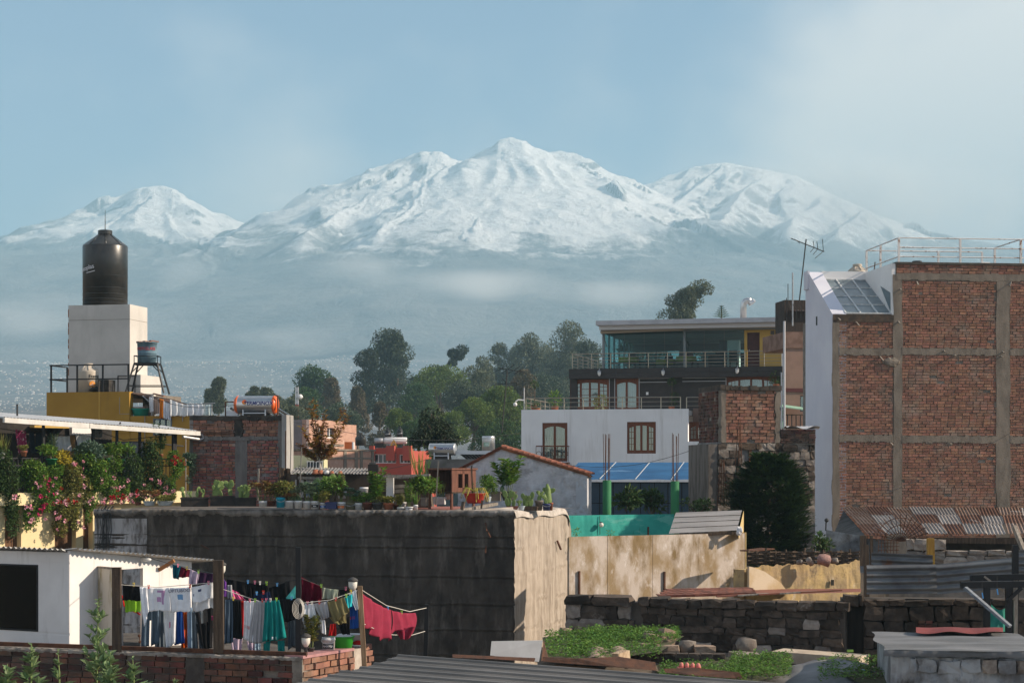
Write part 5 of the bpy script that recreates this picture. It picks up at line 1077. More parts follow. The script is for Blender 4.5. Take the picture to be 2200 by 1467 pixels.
def potted(label, px, py, d, wpx, hpx, kind, pmat, pl, plh, plw, lmat, cat='potted plant', name='potted_plant', print_=None):
    k = d/F; w, h = wpx*k, hpx*k; p = P(px, py, d); t = thing(name, label, cat, (p.x, p.y, max(p.z, ZW-.01) if d < 62 and abs(p.z-ZW) < .4 else p.z), random.uniform(-.2,.2) if not print_ else 0)
    pot_mesh(t, kind, w, h, pmat)
    if pl: plant(t, pl, plh*k*(1.3 if plh < 60 else 1.08), plw*k*1.35, h, lmat)
    if print_:
        c, txt, c2 = print_; r = w/2*.93; b = MB(); b.grid(lambda i, j: wrap(r, 0, h*.22+j*h*.32, .012)((i-.5)*w*.8, 0, 0), 8, 1); b.build('printed_band', mk('print_%s' % txt, c, rough=.6), t)
        inst('lettering', text_mesh(txt, h*.20, mk('ink_'+txt, c2, rough=.6), bold=.001, fn=wrap(r, 0, h*.38, .016)), t)
    return t
G = lambda *c: c
m_tur = mk('bucket_turquoise', (.02,.30,.42), (.02,.25,.36), s=4, rough=.5); m_dkpot = mk('pot_dark', (.05,.05,.05), (.09,.085,.08), s=4, rough=.8); m_brpot = mk('pot_brown', (.16,.055,.035), (.11,.04,.028), s=4, rough=.8); m_olive = mk('pot_olive', (.12,.11,.06), (.17,.16,.11), s=4, rough=.8)
m_blktrough = mk('trough_black', (.018,.016,.015), (.035,.028,.024), s=4, rough=.7); m_enam = mk('enamel_blue', (.50,.57,.60), (.42,.48,.52), s=3, rough=.4); m_navy = mk('pot_navy', (.03,.04,.12), rough=.5); m_redbowl = mk('red_bowl', (.48,.045,.025), (.40,.035,.02), s=3, rough=.4)
D0 = 53.2
for a in [
 ('low dark pot of dry twigs at the end of the wall top',297,1085,D0,15,7,'bowl',m_brpot,'bush',8,14,m_leafC),
 ('pale enamel basin of pink succulents on the wall top',321,1086,D0,30,10,'bowl',m_enam,'succulent',20,24,m_succr),
 ('blue enamel basin of small plants on the wall top',355,1086,D0,40,10,'bowl',m_enam,'bush',8,30,m_leafC),
 ('black trough with bright cactus next to the enamel basins',418,1088,D0,58,20,'trough',m_blktrough,'cactus',30,50,m_cact),
 ('black trough of cactus and green weeds, middle of the three troughs',478,1087,D0,52,22,'trough',m_blktrough,'cactus',44,50,m_cact),
 ('black trough with upright cactus beside the white red pail',527,1087,D0,46,18,'trough',m_blktrough,'cactus',38,40,m_cact),
 ('small white pail stained red at the end of the black troughs',565,1089,D0-.3,18,13,'bucket',m_bucket,'succulent',38,32,m_succr),
 ('dark red pot of reddish succulents beside the turquoise bucket',583,1087,D0,20,12,'pot',m_brpot,'succulent',30,34,m_succr),
 ('turquoise bucket of yellowish succulents on the wall top',603,1090,D0-.2,20,22,'bucket',m_tur,'bush',24,36,m_leafC),
 ('white bucket of brownish rosettes right of the turquoise bucket',622,1092,D0-.2,18,17,'bucket',m_bucket,'succulent',14,22,m_succr),
 ('white bucket with grey green succulent, third from the turquoise bucket',641,1092,D0-.2,18,17,'bucket',m_bucket,'succulent',26,24,m_succ),
 ('white bucket with a leggy grey succulent below the big cactus pads',659,1092,D0-.2,17,16,'bucket',m_bucket,'succulent',34,26,m_succ),
 ('white bucket with a black label and green shoots',677,1093,D0-.2,19,17,'bucket',m_bucket,'grass',16,18,m_leafA,'potted plant','potted_plant',((.02,.02,.025),'Max',(.7,.7,.7))),
 ('small white bucket with a blue label and yellow flowers',694,1093,D0-.2,15,14,'bucket',m_bucket,'bush',16,24,m_leafC,'potted plant','potted_plant',((.03,.10,.32),'Mek',(.7,.7,.75))),
 ('dark blue square tub holding a small bushy tree',713,1093,D0-.2,23,15,'trough',m_navy,'bush',40,34,m_leafA),
 ('white bucket with an orange label and thin twigs',733,1095,D0-.2,19,17,'bucket',m_bucket,'tall',50,16,m_leafC,'potted plant','potted_plant',((.55,.16,.05),'o',(.66,.66,.66))),
 ('olive stained bucket with round blue green plant',753,1096,D0-.2,21,17,'bucket',m_olive,'succulent',28,26,m_leafD),
 ('white pail splashed with blue paint beside the brown pot',770,1096,D0-.2,16,16,'bucket',m_bucket,'bush',10,16,m_leafA),
 ('large brown plastic pot with low weeds on the wall top',790,1097,D0-.2,22,18,'pot',m_brpot,'bush',14,22,m_leafA),
 ('dark grey pot of tall lush green plants on the wall top',811,1097,D0-.2,24,17,'pot',m_dkpot,'tall',70,44,m_leafA),
 ('terracotta pot of small yellow green plants on the wall top',835,1097,D0-.2,24,17,'pot',m_terra,'bush',9,24,m_leafC),
 ('brown clay pot tucked behind the terracotta pot',851,1096,D0,14,12,'pot',m_brpot,None,0,0,None),
 ('short white tub with reddish shoots near the red floor',861,1099,D0-.3,16,8,'bucket',m_bucket,'tall',24,14,m_leafC),
 ('white bucket behind the short tub near the red floor',864,1092,D0,18,14,'bucket',m_bucket,'grass',18,16,m_leafC),
 ('white printed tub of small flowers nearest the red floor',879,1099,D0-.3,18,9,'bucket',m_bucket,'tall',42,18,m_leafA,'potted plant','potted_plant',((.66,.66,.66),'Mix',(.05,.05,.06))),
 ('narrow white jar with upright green stems beside the red floor',893,1098,D0-.2,10,13,'bucket',m_bucket,'grass',24,14,m_leafA),
 ('white bucket standing on a shelf in the dark lean-to',782,1064,D0+1.4,19,18,'bucket',m_bucket,None,0,0,None,'bucket','bucket'),
 ('faint white bucket in the shade of the lean-to',735,1070,D0+1.6,20,16,'bucket',m_bucket,None,0,0,None,'bucket','bucket'),
 ('stone grey cube pot with leafy plant in front of the lean-to',912,1086,D0+1.5,11,18,'trough',m_conc,'bush',36,42,m_leafA),
 ('tall pale green reed plant behind the lean-to roof',905,1060,D0+3.0,14,14,'pot',m_brpot,'grass',92,34,m_leafA),
 ('white square can with thin dill like plant beside cabinet legs',944,1083,D0+2.2,24,16,'trough',m_bucket,'grass',28,40,m_leafC),
 ('white jug standing under the cabinet',962,1073,D0+2.6,11,14,'bucket',m_bucket,None,0,0,None,'jug','jug'),
 ('red enamel bowl with yellow trailing plant on wooden beams',1020,1081,D0+.6,50,22,'bowl',m_redbowl,'trail',30,44,m_leafA),
 ('white bowl beside the red enamel bowl',1048,1079,D0+.9,16,12,'bowl',m_enam,'bush',34,26,m_leafA),
 ('grey block pot with dark flat cactus pads',1066,1076,D0+1.1,20,20,'trough',m_conc,'cactus',34,26,m_cactd),
 ('wide grey pot with a tall feathery green bush',1093,1075,D0+1.3,38,20,'bowl',m_dkpot,'tall',72,52,m_leafA),
 ('dark pot of leaning dry cactus on the corner of the wall',1101,1100,D0-.1,28,10,'bowl',m_brpot,'cactus',42,26,m_cact),
 ('pale blue enamel cup with small cactus near the corner',1121,1099,D0-.1,15,10,'bowl',m_enam,'cactus',24,14,m_cact),
 ('dark box of bushy yellow cactus near the wall corner',1141,1099,D0,28,9,'trough',m_wood_dark,'cactus',42,30,m_cact),
 ('grey conical pot of cactus pads beside the navy pot',1158,1100,D0+.1,18,22,'pot',m_conc,'cactus',34,20,m_cact),
 ('navy blue pot holding the tall column cactus',1174,1101,D0+.1,17,15,'bucket',m_navy,'cactus',34,18,m_cact),
 ('slim brown pot at the end of the cactus row',1184,1102,D0+.2,9,17,'pot',m_terra,None,0,0,None)]: potted(*a)
p = P(1177, 1090, D0+.25); cc = thing('column_cactus', 'single tall yellow green column cactus behind the navy pot', 'cactus', (p.x,p.y,ZW)); MB().tube([(0,0,0),(0,0,.3),(.0,0,.6),(-.02,0,.75)], [.10,.115,.08,.03], 12).build('stem', m_cact, cc, True); b = MB(); paddle(b,(.02,0,.5),(.9,0,.5),.22,.14); b.build('pad', m_cact, cc); b = MB(); paddle(b,(.02,0,.52),(-.8,0,.5),.2,.13); b.build('pad', m_cact, cc)
bc = P(690, 1070, D0+.6); pc_ = thing('prickly_pear', 'large prickly pear with broad upright pads above the buckets', 'cactus', (bc.x, bc.y, ZW)); 
for (x, z, dx, dz, L_, mt) in ((-.55,.2,-.75,.6,.55,m_cactd),(-.30,.35,.35,.95,.62,m_cactd),(-.05,.35,.5,.45,.5,m_cact),(.02,.3,-.2,1,.5,m_cactd),(.15,.55,.45,.95,.55,m_cact),(-.15,.45,-.7,.7,.5,m_cactd)): b = MB(); paddle(b,(x,random.uniform(-.1,.1),z),(dx,0,dz),L_,L_*.42); b.build('pad', mt, pc_)
MB().lathe([(.2,0),(.24,.28)],14).build('pot', m_brpot, pc_)
# sticks, beams
for (q, w_, mt, lab, nm) in ((((936,1085),(942,990)),.035,m_wood_grey,'pale bamboo stick leaning in front of the cabinet','stick'),(((643,1088),(648,960)),.03,m_wood_grey,'thin stick standing among the pots before the lean-to','stick'),
    (((553,1075),(556,1006)),.05,m_wood_grey,'paired weathered stakes behind the turquoise bucket','stake'),(((613,1010),(614,925)),.03,m_rust,'thin dark iron rod beside the brick house end wall','rod'),(((1016,1080),(1013,1000)),.04,m_wood_dark,'dark stake behind the red bowl','stake')):
    o = MB().beam(P(*q[0],D0+.8 if q[0][0] != 613 else 58), P(*q[1],D0+.8 if q[0][0] != 613 else 58), w_).build(nm, mt); tag(o, lab, nm)
for (a, e, w_, lab, mt) in (((980,1098,52.6),(1066,1082,54.2),.14,'grey round beam lying under the red bowl',m_wood_grey),((1010,1100,52.4),(1100,1092,53.0),.16,'pale flat board lying at the corner of the terrace',mk('pale_board',(.55,.47,.40),(.45,.38,.32),s=4,rough=.9)),((992,1095,52.7),(996,1078,52.8),.09,'short black block propping the grey beam',m_wood_dark),((1034,1092,53.2),(1036,1074,53.2),.09,'second black block between beam and red bowl',m_wood_dark)):
    o = MB().beam(P(*a), P(*e), w_, w_*.6).build('timber_beam', mt); tag(o, lab, 'beam')
# ------------------------------------------------------------------ lean-tos and cabinet on the terrace
lt = thing('lean_to', 'low lean-to with corrugated roof and dark interior behind the buckets', 'shelter', P(710,1085,55.5)); A_ = lambda x, y, d: P(x, y, d)
corr_grey = mk('corr_grey', (.24,.235,.23), (.15,.14,.135), s=3, rough=.8, metal=.2, layers=[((.40,.39,.37),2,(1,1,1),.6,.75)])
for k in range(4):
    x0, x1 = 622+k*42, 622+(k+1)*44; corrugated(A_(x0,1016+k*.6,54.6), A_(x1,1016+k*.6,54.6)-A_(x0,1016+k*.6,54.6), A_(x0+14,1004,58)-A_(x0,1016,54.6), per=.1, amp=.02).build('roof_sheet', corr_grey, lt, True, world=True)
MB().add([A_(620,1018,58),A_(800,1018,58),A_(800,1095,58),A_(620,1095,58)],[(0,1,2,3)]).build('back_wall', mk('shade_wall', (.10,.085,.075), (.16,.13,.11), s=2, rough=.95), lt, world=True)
for x in (622,640,655,720,795): MB().beam(A_(x,1092,55), A_(x,1016,55), .07).build('post', m_wood_dark, lt, world=True)
MB().beam(A_(640,1026,54.8),A_(742,1028,54.8),.08).build('front_beam', m_wood_grey, lt, world=True); MB().add([A_(634,1030,56.4),A_(680,1032,56.4),A_(680,1068,56.4),A_(634,1068,56.4)],[(0,1,2,3)]).build('board_panel', mk('poster_white', (.62,.60,.57), (.2,.32,.5), s=5, lo=.55, hi=.6, rough=.8), lt, world=True)
for k, (x, w_, mt, lab) in enumerate(((678,15,m_terra,'terracotta pot upturned on lean-to roof, first of the row'),(689,13,m_terra,'terracotta pot upturned on lean-to roof, second of the row'),(702,12,m_bucket,'white pot upturned between terracotta pots on the lean-to roof'),(713,10,m_terra,'terracotta pot right of the white pot on the lean-to roof'),(731,10,m_terra,'lone terracotta pot at the end of the row on lean-to roof'))):
    p = P(x, 1018.5, 54.7); t = thing('clay_pot', lab, 'pot', p); r = w_*54.7/F/2; MB().lathe([(r*1.05,0),(r*1.08,r*.35),(r*.95,r*.4),(r*.7,r*1.35),(r*.5,r*1.4)], 16).build('body', mt, t, True); MB().lathe([(r*.2,r*1.39),(r*.18,r*1.41)], 10).build('drain_hole', m_soil, t)
bd = thing('black_board_stack', 'dark boards leaning together beside the lean-to', 'boards', P(605,1075,55))
for k in range(5): MB().beam(P(598+k*5,1075,55+.1*k), P(604+k*3.6,1006,55.3), .05,.22).build('board', m_wood_dark, bd, world=True)
l2 = thing('timber_lean_to', 'plank roofed lean-to with clutter on top next to the dark cabinet', 'shelter', P(860,1085,55.5))
for k in range(4): MB().beam(A_(795+random.uniform(-4,4),1024+k*1.5,54.8+k*.8), A_(922+random.uniform(-4,4),1020+k*1.2,54.8+k*.8), .5, .06).build('plank', m_wood_grey, l2, world=True)
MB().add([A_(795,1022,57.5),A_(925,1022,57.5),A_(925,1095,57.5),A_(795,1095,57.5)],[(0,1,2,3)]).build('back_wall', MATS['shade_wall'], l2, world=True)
for x, w_, mt in ((800,.1,m_wood_dark),(838,.22,m_white),(918,.1,m_wood_dark)): MB().beam(A_(x,1090,55.2), A_(x,1026,55.2), w_).build('post', mt, l2, world=True)
for y in (1045,1055,1066): MB().beam(A_(848,y,55.6),A_(882,y-2,55.6),.14,.10).build('stored_board', mk('pale_store', (.5,.45,.38), (.36,.31,.25), s=4, rough=.9), l2, world=True)
bxb = thing('black_battery_box', 'black dented metal box on top of the plank roof', 'box', P(800,1015,56)); q = P(801,1003,56); MB().box(q.x-.14,q.x+.16,q.y-.15,q.y+.15,q.z-.17,q.z+.08).build('body', m_blktrough, bxb, world=True); MB().box(q.x-.10,q.x+.10,q.y-.1,q.y+.1,q.z+.08,q.z+.13).build('lid', m_dkpot, bxb, world=True); MB().box(q.x+.17,q.x+.22,q.y-.1,q.y+.05,q.z-.12,q.z).build('socket', m_conc, bxb, world=True)
for k, (x, y) in enumerate(((770,1014),(785,1012),(825,1017),(840,1019))):
    o = MB().beam(P(x-14,y+2,56), P(x+14,y-1+k,56.2), .09, .05).build('scrap_board', m_wood_dark); tag(o, ['scrap board at the outer end of the plank roof','scrap board lying before the black metal box','scrap board right of the black metal box','last scrap board on the plank roof toward the reed plant'][k], 'board')
cb_ = thing('wooden_cabinet', 'dark open wooden cabinet on legs standing on the red terrace', 'cabinet', P(955,1085,56)); 
fK = Frame(920, 56, 971, 55.2); zb0, zb1 = fK.w(945,1056), fK.w(945,1009); m_cab = mk('cabinet_wood', (.20,.085,.055), (.13,.055,.038), s=4, st=(5,5,.5), rough=.8)
def cw(b, nm, mt=m_cab):
    o = b.build(nm, mt, cb_, world=True); return o
def ob(u0,u1,v0,v1,w0,w1): b = MB(); vs = [fK.world(u,v,w_) for w_ in (w0,w1) for (u,v) in ((u0,v0),(u1,v0),(u1,v1),(u0,v1))]; b.add(vs,[(0,3,2,1),(4,5,6,7),(0,1,5,4),(1,2,6,5),(2,3,7,6),(3,0,4,7)]); return b
ul = fK.len; cw(ob(-.03,ul+.03,-.03,1.0,zb1,zb1+.05),'top'); cw(ob(0,ul,.9,.95,zb0,zb1),'back_panel'); cw(ob(0,.04,0,.9,zb0,zb1),'side_panel'); cw(ob(0,ul,0,.9,zb0-.04,zb0),'floor_panel', m_wood_dark)
for (v0,v1) in ((.0,.25),(.42,.5),(.65,.9)): cw(ob(ul-.04,ul,v0,v1,zb0,zb1),'lattice_side')
cw(ob(ul-.04,ul,.25,.65,zb0,zb0+.12),'lattice_side'); cw(ob(ul-.04,ul,.25,.65,zb1-.12,zb1),'lattice_side')
for (u,v) in ((.03,.03),(ul-.05,.03),(.03,.9),(ul-.05,.9)): cw(ob(u-.03,u+.03,v-.03,v+.03,ZW-.03,zb0),'leg')
# ------------------------------------------------------------------ gabled house with tile verge
fS = Frame(984, 61, 1262, 60); gh = fS.thing('gabled_house', 'grey rough plastered gable house with red tile roof edge', 'building')
m_rough = mk('rough_plaster', (.60,.59,.60), (.45,.44,.45), s=2.2, rough=.95, bump=1.6, bs=7, bst=(1,1,2), pos=True, layers=[((.25,.24,.24),1.6,(1,1,1.8),.56,.7)])
ap = fS.uw(1078, 962); lf_ = fS.uw(984, 1010); rt = fS.uw(1262, 1018)
b = MB(); nu = 90; nv = 40
def gtop(u): return (lf_[1]+(ap[1]-lf_[1])*(u-lf_[0])/(ap[0]-lf_[0])) if u < ap[0] else (ap[1]+(rt[1]-ap[1])*(u-ap[0])/(rt[0]-ap[0]))
us = np.linspace(0, rt[0], nu); 
def gv(i, j):
    u = i*rt[0]; z = 6+(gtop(u)-6)*j; n1 = float(fbm(np.array([u/.8]), np.array([z/.5]), 4, 41)[0]); blk = 1 if n1 > .05 else .3
    return (u, -.05*blk-.05*float(fbm(np.array([u/.22]), np.array([z/.12]), 3, 45)[0])*(1 if n1 > .05 else .25), z)
b.grid(gv, nu, nv).build('gable_wall', m_rough, gh, True)
MB().prism([(0,0),(rt[0],0),(rt[0],rt[1]-.02),(ap[0],ap[1]-.02),(0,lf_[1]-.02)], .05, .7).build('house_body', m_rough, gh)
MB().box(fS.u(1238),rt[0]+.0,-.05,.04,6,gtop(fS.u(1245))-.1).build('corner_strip', mk('strip_plaster', (.52,.54,.58), (.46,.47,.5), s=2, rough=.9), gh)
MB().box(fS.u(1064),fS.u(1076),-.055,.0,fS.w(1070,1030),gtop(fS.u(1070))-.06).build('pilaster', MATS['strip_plaster'], gh)
m_tile = mk('roof_tile', (.24,.09,.058), (.17,.066,.045), s=5, rough=.9, bump=.3, rnd=.3, layers=[((.10,.06,.045),2,(1,1,1),.58,.75)])
tb = MB(); nn = 8; LT = .24
for i in range(2):
    for k in range(nn+1): a = math.pi*k/nn; r = .068 if i == 0 else .06; tb.v.append((r*math.cos(a)*1., i*LT, r*math.sin(a)))
tb.f += [(k, k+1, nn+2+k, nn+1+k) for k in range(nn)]; tb.f.append(tuple(range(nn+1)))
tile_me = tb.mesh('tile', m_tile, True)
rf_ = MB(); 
for (A0, B0) in ((ap, (lf_[0]-.18, lf_[1]-.09)), (ap, (rt[0]+.1, rt[1]-.04))):
    rf_.add([(A0[0],-.10,A0[1]+.03),(B0[0],-.10,B0[1]+.03),(B0[0],.75,B0[1]+.03),(A0[0],.75,A0[1]+.03),(A0[0],-.10,A0[1]-.05),(B0[0],-.10,B0[1]-.05),(B0[0],.75,B0[1]-.05),(A0[0],.75,A0[1]-.05)],[(0,1,2,3),(7,6,5,4),(0,4,5,1)])
rfo = rf_.build('roof', mk('roof_under', (.28,.11,.05), (.15,.07,.04), s=4, rough=.9), gh)
for (A0, B0) in ((ap, (lf_[0]-.18, lf_[1]-.09)), (ap, (rt[0]+.1, rt[1]-.04))):
    dv = Vector((B0[0]-A0[0], 0, B0[1]-A0[1])); n = int(dv.length/.19); rot = math.atan2(dv.z, dv.x)
    for row in range(3):
        for k in range(n):
            q = Vector((A0[0], -.09+row*.2, A0[1]+.05))+dv*((k+.1)/n); o = inst('tile', tile_me, rfo, q, None); sx = 1 if dv.x > 0 else -1
            o.rotation_euler = Euler((0,0,0)); o.matrix_basis = Matrix.Translation(q) @ Matrix(((dv.normalized().x,0,0,0),(0,0,1,0),(dv.normalized().z,0,0,0),(0,0,0,1))).inverted_safe() if False else Matrix.Translation(q) @ Matrix.Rotation(-rot, 4, 'Y') @ Matrix.Rotation(R(-90), 4, 'Z') @ Matrix.Rotation(random.uniform(-.06,.06), 4, 'Y')
# slab with silver heater and steel cylinder
sl = fS.thing('concrete_slab_roof', 'grey mossy concrete slab roof under the silver heater', 'roof'); a,e,w0,w1 = fS.rect(914,986,1012,1012,1.5); MB().box(a,e+1.0,1.5,6,w0-.6,w1).build('slab', mk('mossy_slab', (.20,.19,.175), (.13,.125,.11), s=2, rough=.95, bump=.5, layers=[((.14,.16,.06),2,(1,1,1),.6,.75)]), sl)
m_silver_end = mk('heater_steel_end', (.55,.55,.56), rough=.35, metal=.8)
t, ua, ub, zc, r, zg = solar_heater('all steel solar water heater on the mossy slab behind the cabinet', fS, 922, 980, 952, 978, 2.4, m_silver_end, 987, .05)
b = MB()
for k in range(10): u = ub+.1+.12*k; b.tube([(u,2.4,zg+.25),(u,3.6,zg+.02)], .04, 6)
MB().box(ub-.05,ub+1.6,2.35,2.45,zg+.18,zg+.30).build('manifold', MATS['stand_white'], t); b.build('vacuum_tube', m_tubeb, t)
tc_ = fS.thing('steel_cylinder_tank', 'upright shiny steel cylinder tank behind the tile roof', 'water tank'); a,e,w0,w1 = fS.rect(1036,936,1063,985,5.5); r = (e-a)/2; MB().lathe([(r,w0),(r,w1-.06),(r*.96,w1-.01),(r*.2,w1)],28,((a+e)/2,5.5,0)).build('body', m_steel, tc_, True); MB().lathe([(r*1.02,w1-.12),(r*1.02,w1-.08)],28,((a+e)/2,5.5,0),cap=False).build('band', m_galv, tc_)
MB().box((a+e)/2-r*.5,(a+e)/2+r*.35,5.5-r*1.04,5.5-r*.9,w1-.38,w1-.24).build('label', mk('label_green', (.5,.6,.52), (.2,.38,.25), s=8, rough=.5), tc_)
# ------------------------------------------------------------------ flower balcony and awning at the left
fV = Frame(-30, 55.2, 424, 61.6); cr = fV.thing('cream_house', 'cream painted house front below the flowering balcony', 'building')
m_cream = mk('cream_paint', (.82,.68,.40), (.76,.62,.36), s=1, rough=.85, bump=.15, pos=True)
m_walnut = mk('walnut_doors', (.15,.075,.035), (.10,.05,.025), s=3, st=(8,8,.4), rough=.7)
zS1, zS0 = fV.w(100,1058), fV.w(100,1084)
hs_ = [fV.rect(17,1086,52,1200), fV.rect(124,1086,170,1200), fV.rect(185,1086,206,1200)]
wall_with_holes(0, fV.len, 0, zS0, [(h[0],h[1],0,h[3]) for h in hs_], .15, .5).build('wall', m_cream, cr)
MB().box(0, fV.len, -.1, 1.2, zS0, zS1).build('balcony_slab', m_cream, cr)
for h in hs_:
    n = max(2, int((h[1]-h[0])/.16))
    for k in range(n): a, e = h[0]+(h[1]-h[0])*k/n, h[0]+(h[1]-h[0])*(k+1)/n; MB().box(a+.006,e-.006,.36+.01*(k%2),.42,4,h[3]).build('door_board', m_walnut, cr)
# balcony railing
br_ = fV.thing('balcony_railing', 'black balcony railing overgrown with roses', 'railing'); zt = fV.w(200,985)
for z in (zt, zt-.22, zS1+.12): MB().beam((0,-.02,z),(fV.u(372),-.02,z),.035).build('rail', m_blk, br_)
for k in range(46): u = fV.u(372)*k/45; MB().box(u-.01,u+.01,-.03,-.01,zS1,zt).build('baluster', m_blk, br_)
# recess behind: wall coloured black for the room's shade, posts
rm = fV.thing('balcony_room', 'dark open room under the awning behind the balcony', 'wall')
MB().box(0, fV.u(240,3.2), 3.2, 3.4, zS1-.1, fV.w(100,900,3.2)).build('back_wall', mk('room_shade', (.02,.018,.018), (.04,.035,.03), s=2, rough=.95), rm)
MB().box(fV.u(155,3),fV.u(200,3),3.0,3.15,fV.w(180,935,3),fV.w(180,905,3)).build('white_board', m_white, rm); MB().box(fV.u(70,3),fV.u(145,3),2.9,3.15,fV.w(100,919,3),fV.w(100,914,3)).build('yellow_band', m_yel, rm)
aw2 = fV.thing('patio_roof', 'long pale patio roof edge sloping across the yellow house', 'roof'); m_pw = mk('patio_white', (.64,.62,.58), (.54,.52,.48), s=3, rough=.6, layers=[((.3,.17,.08),4,(1,1,1),.68,.74)])
zl, zr = fV.w(8,902,-.3), fV.w(425,931,-.3); ul_, ur_ = fV.u(8,-.3), fV.u(428,-.3)
def pe_(b, nm, mt=m_pw): return b.build(nm, mt, aw2)
pe_(MB().beam((ul_,-.3,zl),(fV.u(190,-.3),-.3,zl+(zr-zl)*.43),.10,.15),'gutter'); pe_(MB().beam((fV.u(191,-.3),-.305,zl+(zr-zl)*.433),(ur_,-.305,zr),.11,.14),'gutter')
for k in range(7): t0, t1 = k/7, (k+1)/7; u0, u1 = ul_+(ur_-ul_)*t0, ul_+(ur_-ul_)*t1; z0, z1 = zl+(zr-zl)*t0+.09, zl+(zr-zl)*t1+.09; corrugated((u0+.01,-.28,z0),(u1-u0-.02,0,z1-z0),(0,2.6,.28),per=.12,amp=.014).build('roof_sheet', mk('poly_sheet', (.60,.60,.60), (.5,.5,.5), s=2, rough=.5), aw2, True)
MB().tube([(ur_-.2,-.3,zr-.02),(ur_+.12,-.3,zr-.05),(ur_+.16,-.3,zr-.16),(ur_+.05,-.3,zr-.2),(ur_-.7,-.3,zr-.12)], .05, 8).build('gutter_pipe', m_galv, aw2)
for x in (93,200,251,300,374): u = fV.u(x,.2); pe_(MB().box(u-.035,u+.035,.16,.23,zS1,zl+(zr-zl)*(x-8)/417-.02),'post',m_blk)
MB().beam((fV.u(251,.2),.2,fV.w(251,925,.2)),(fV.u(259,.2),.2,fV.w(259,907,.2)),.04).build('brace', m_blk, aw2)
b = MB(); b.box(fV.u(370),fV.u(378),-.05,.03,fV.w(374,980),fV.w(374,928)); b.box(fV.u(370),fV.u(385),-.05,.03,fV.w(374,932),fV.w(374,926)); b.build('downpipe', m_blk, aw2)
ro = MB().tube([P(37,897,57), P(37,868,57)], .03, 6).build('iron_rod', m_wire); tag(ro, 'short dark rod standing up above the patio roof end', 'rod')
# washing under the awning
cm_pink = mk('cloth_pink_print', (.40,.05,.15), (.75,.6,.62), s=11, lo=.56, hi=.62, rough=.95); cm_jean = cmat('jeans_dark', (.035,.045,.06)); cm_grey = cmat('grey', (.22,.22,.23)); cm_black = cmat('black', (.014,.014,.016)); cm_brown = cmat('camel', (.36,.22,.11))
for (q, mt, lab) in ((((33,922),(56,926),(58,972),(38,972)),cm_pink,'pink flowered trousers hanging under the patio roof'),(((62,926),(74,928),(76,975),(63,972)),cm_jean,'dark jeans leg hanging beside the pink trousers'),(((76,928),(90,929),(88,974),(77,975)),cm_jean,'dark grey leggings hanging next to the patio post'),
    (((100,920),(116,922),(116,950),(100,950)),cm_black,'black shirt hanging beside the white sheets under the roof'),(((117,937),(150,936),(152,968),(118,966)),cm_white,'wide white sheet hanging under the patio roof'),(((150,934),(161,934),(163,985),(152,985)),cm_brown,'camel coloured towel hanging between white sheets'),(((162,933),(195,936),(196,958),(162,956)),cm_white,'white shirts hanging in a row next to the post'),(((195,918),(218,922),(218,940),(197,940)),cm_grey,'grey patterned cloth hanging beside the yellow wall')):
    cloth('hanging_cloth', lab, 'washing under the patio roof', [fV.world(fV.u(x,1.2),1.2,fV.w(x,y,1.2)) for x,y in q], mt, 'laundry', folds=3, amp=.05)
wl = MB(); wl.tube([fV.world(fV.u(x,1.2),1.2,fV.w(x,y,1.2)) for x, y in ((0,920),(60,930),(150,935),(220,930),(265,945),(330,938))], .012, 5); tag(wl.build('clothes_wire', m_wire), 'thin sagging wire under the patio roof', 'wire')
# plants of the balcony
m_pinkf = mk('rose_pink', (.80,.30,.40), (.85,.50,.56), s=9, rough=.7, rnd=.25, trans=.15); m_magf = mk('rose_magenta', (.62,.03,.16), (.5,.02,.10), s=9, rough=.7, rnd=.25, trans=.15); m_redf = mk('geranium_red', (.42,.012,.02), rough=.7, rnd=.3); m_yelf = mk('leaf_yellow', (.55,.42,.04), (.40,.36,.05), s=4, rough=.7, rnd=.25, trans=.3)
m_grpot = mk('planter_green', (.015,.16,.06), (.012,.12,.045), s=4, rough=.5)
def flower(b, p, r):
    for k in range(9): d = rvec(); d.y = -abs(d.y)*.6; leaf_quad(b, Vector(p)+d*r*.3, d, rvec(), r*.9, r*.9, .3)
def creeper(label, blobs, mat, flowers=(), n=520, L=.085, cat='climbing rose', name='climbing_rose'):
    x0 = sum(q[0] for q in blobs)/len(blobs); u = fV.u(x0); t = thing(name, label, cat, fV.world(u, 0, zS1)); b = MB(); st_ = MB()
    for (x, y, rx, ry, dn) in blobs:
        uu, zz = fV.uw(x, y, -.25); k = 57.5/F; c = fV.world(uu, -.12, zz); cnt = int(n*2.1*dn*rx*ry/900)
        for _ in range(cnt):
            v = rvec(); p = c+Vector((v.x*rx*k, v.y*.28, v.z*ry*k)); d = (rvec()+Vector((.15,-.6,.15))); leaf_quad(b, p, d, Vector((0,0,1))+rvec()*.6, L*random.uniform(.7,1.35), L*.7*random.uniform(.7,1.2))
        st_.tube([c+Vector((0,.15,ry*k)), c+Vector((random.uniform(-.1,.1),.1,0)), c+Vector((random.uniform(-.15,.15),0,-ry*k))], .014, 4)
    b.build('foliage', mat, t, world=True); st_.build('vine_stems', m_bark, t, world=True)
    for mt, pts in flowers:
        for (x, y, r) in pts:
            fb = MB(); uu, zz = fV.uw(x, y, -.42); flower(fb, fV.world(uu, -.42, zz), r*88/F); fb.build('blossom', mt, t, world=True)
rr2 = random.Random(5)
def sc_(n, x0, x1, y0, y1, r=3.4): return [(rr2.uniform(x0,x1), rr2.uniform(y0,y1), r*rr2.uniform(.7,1.3)) for _ in range(n)]
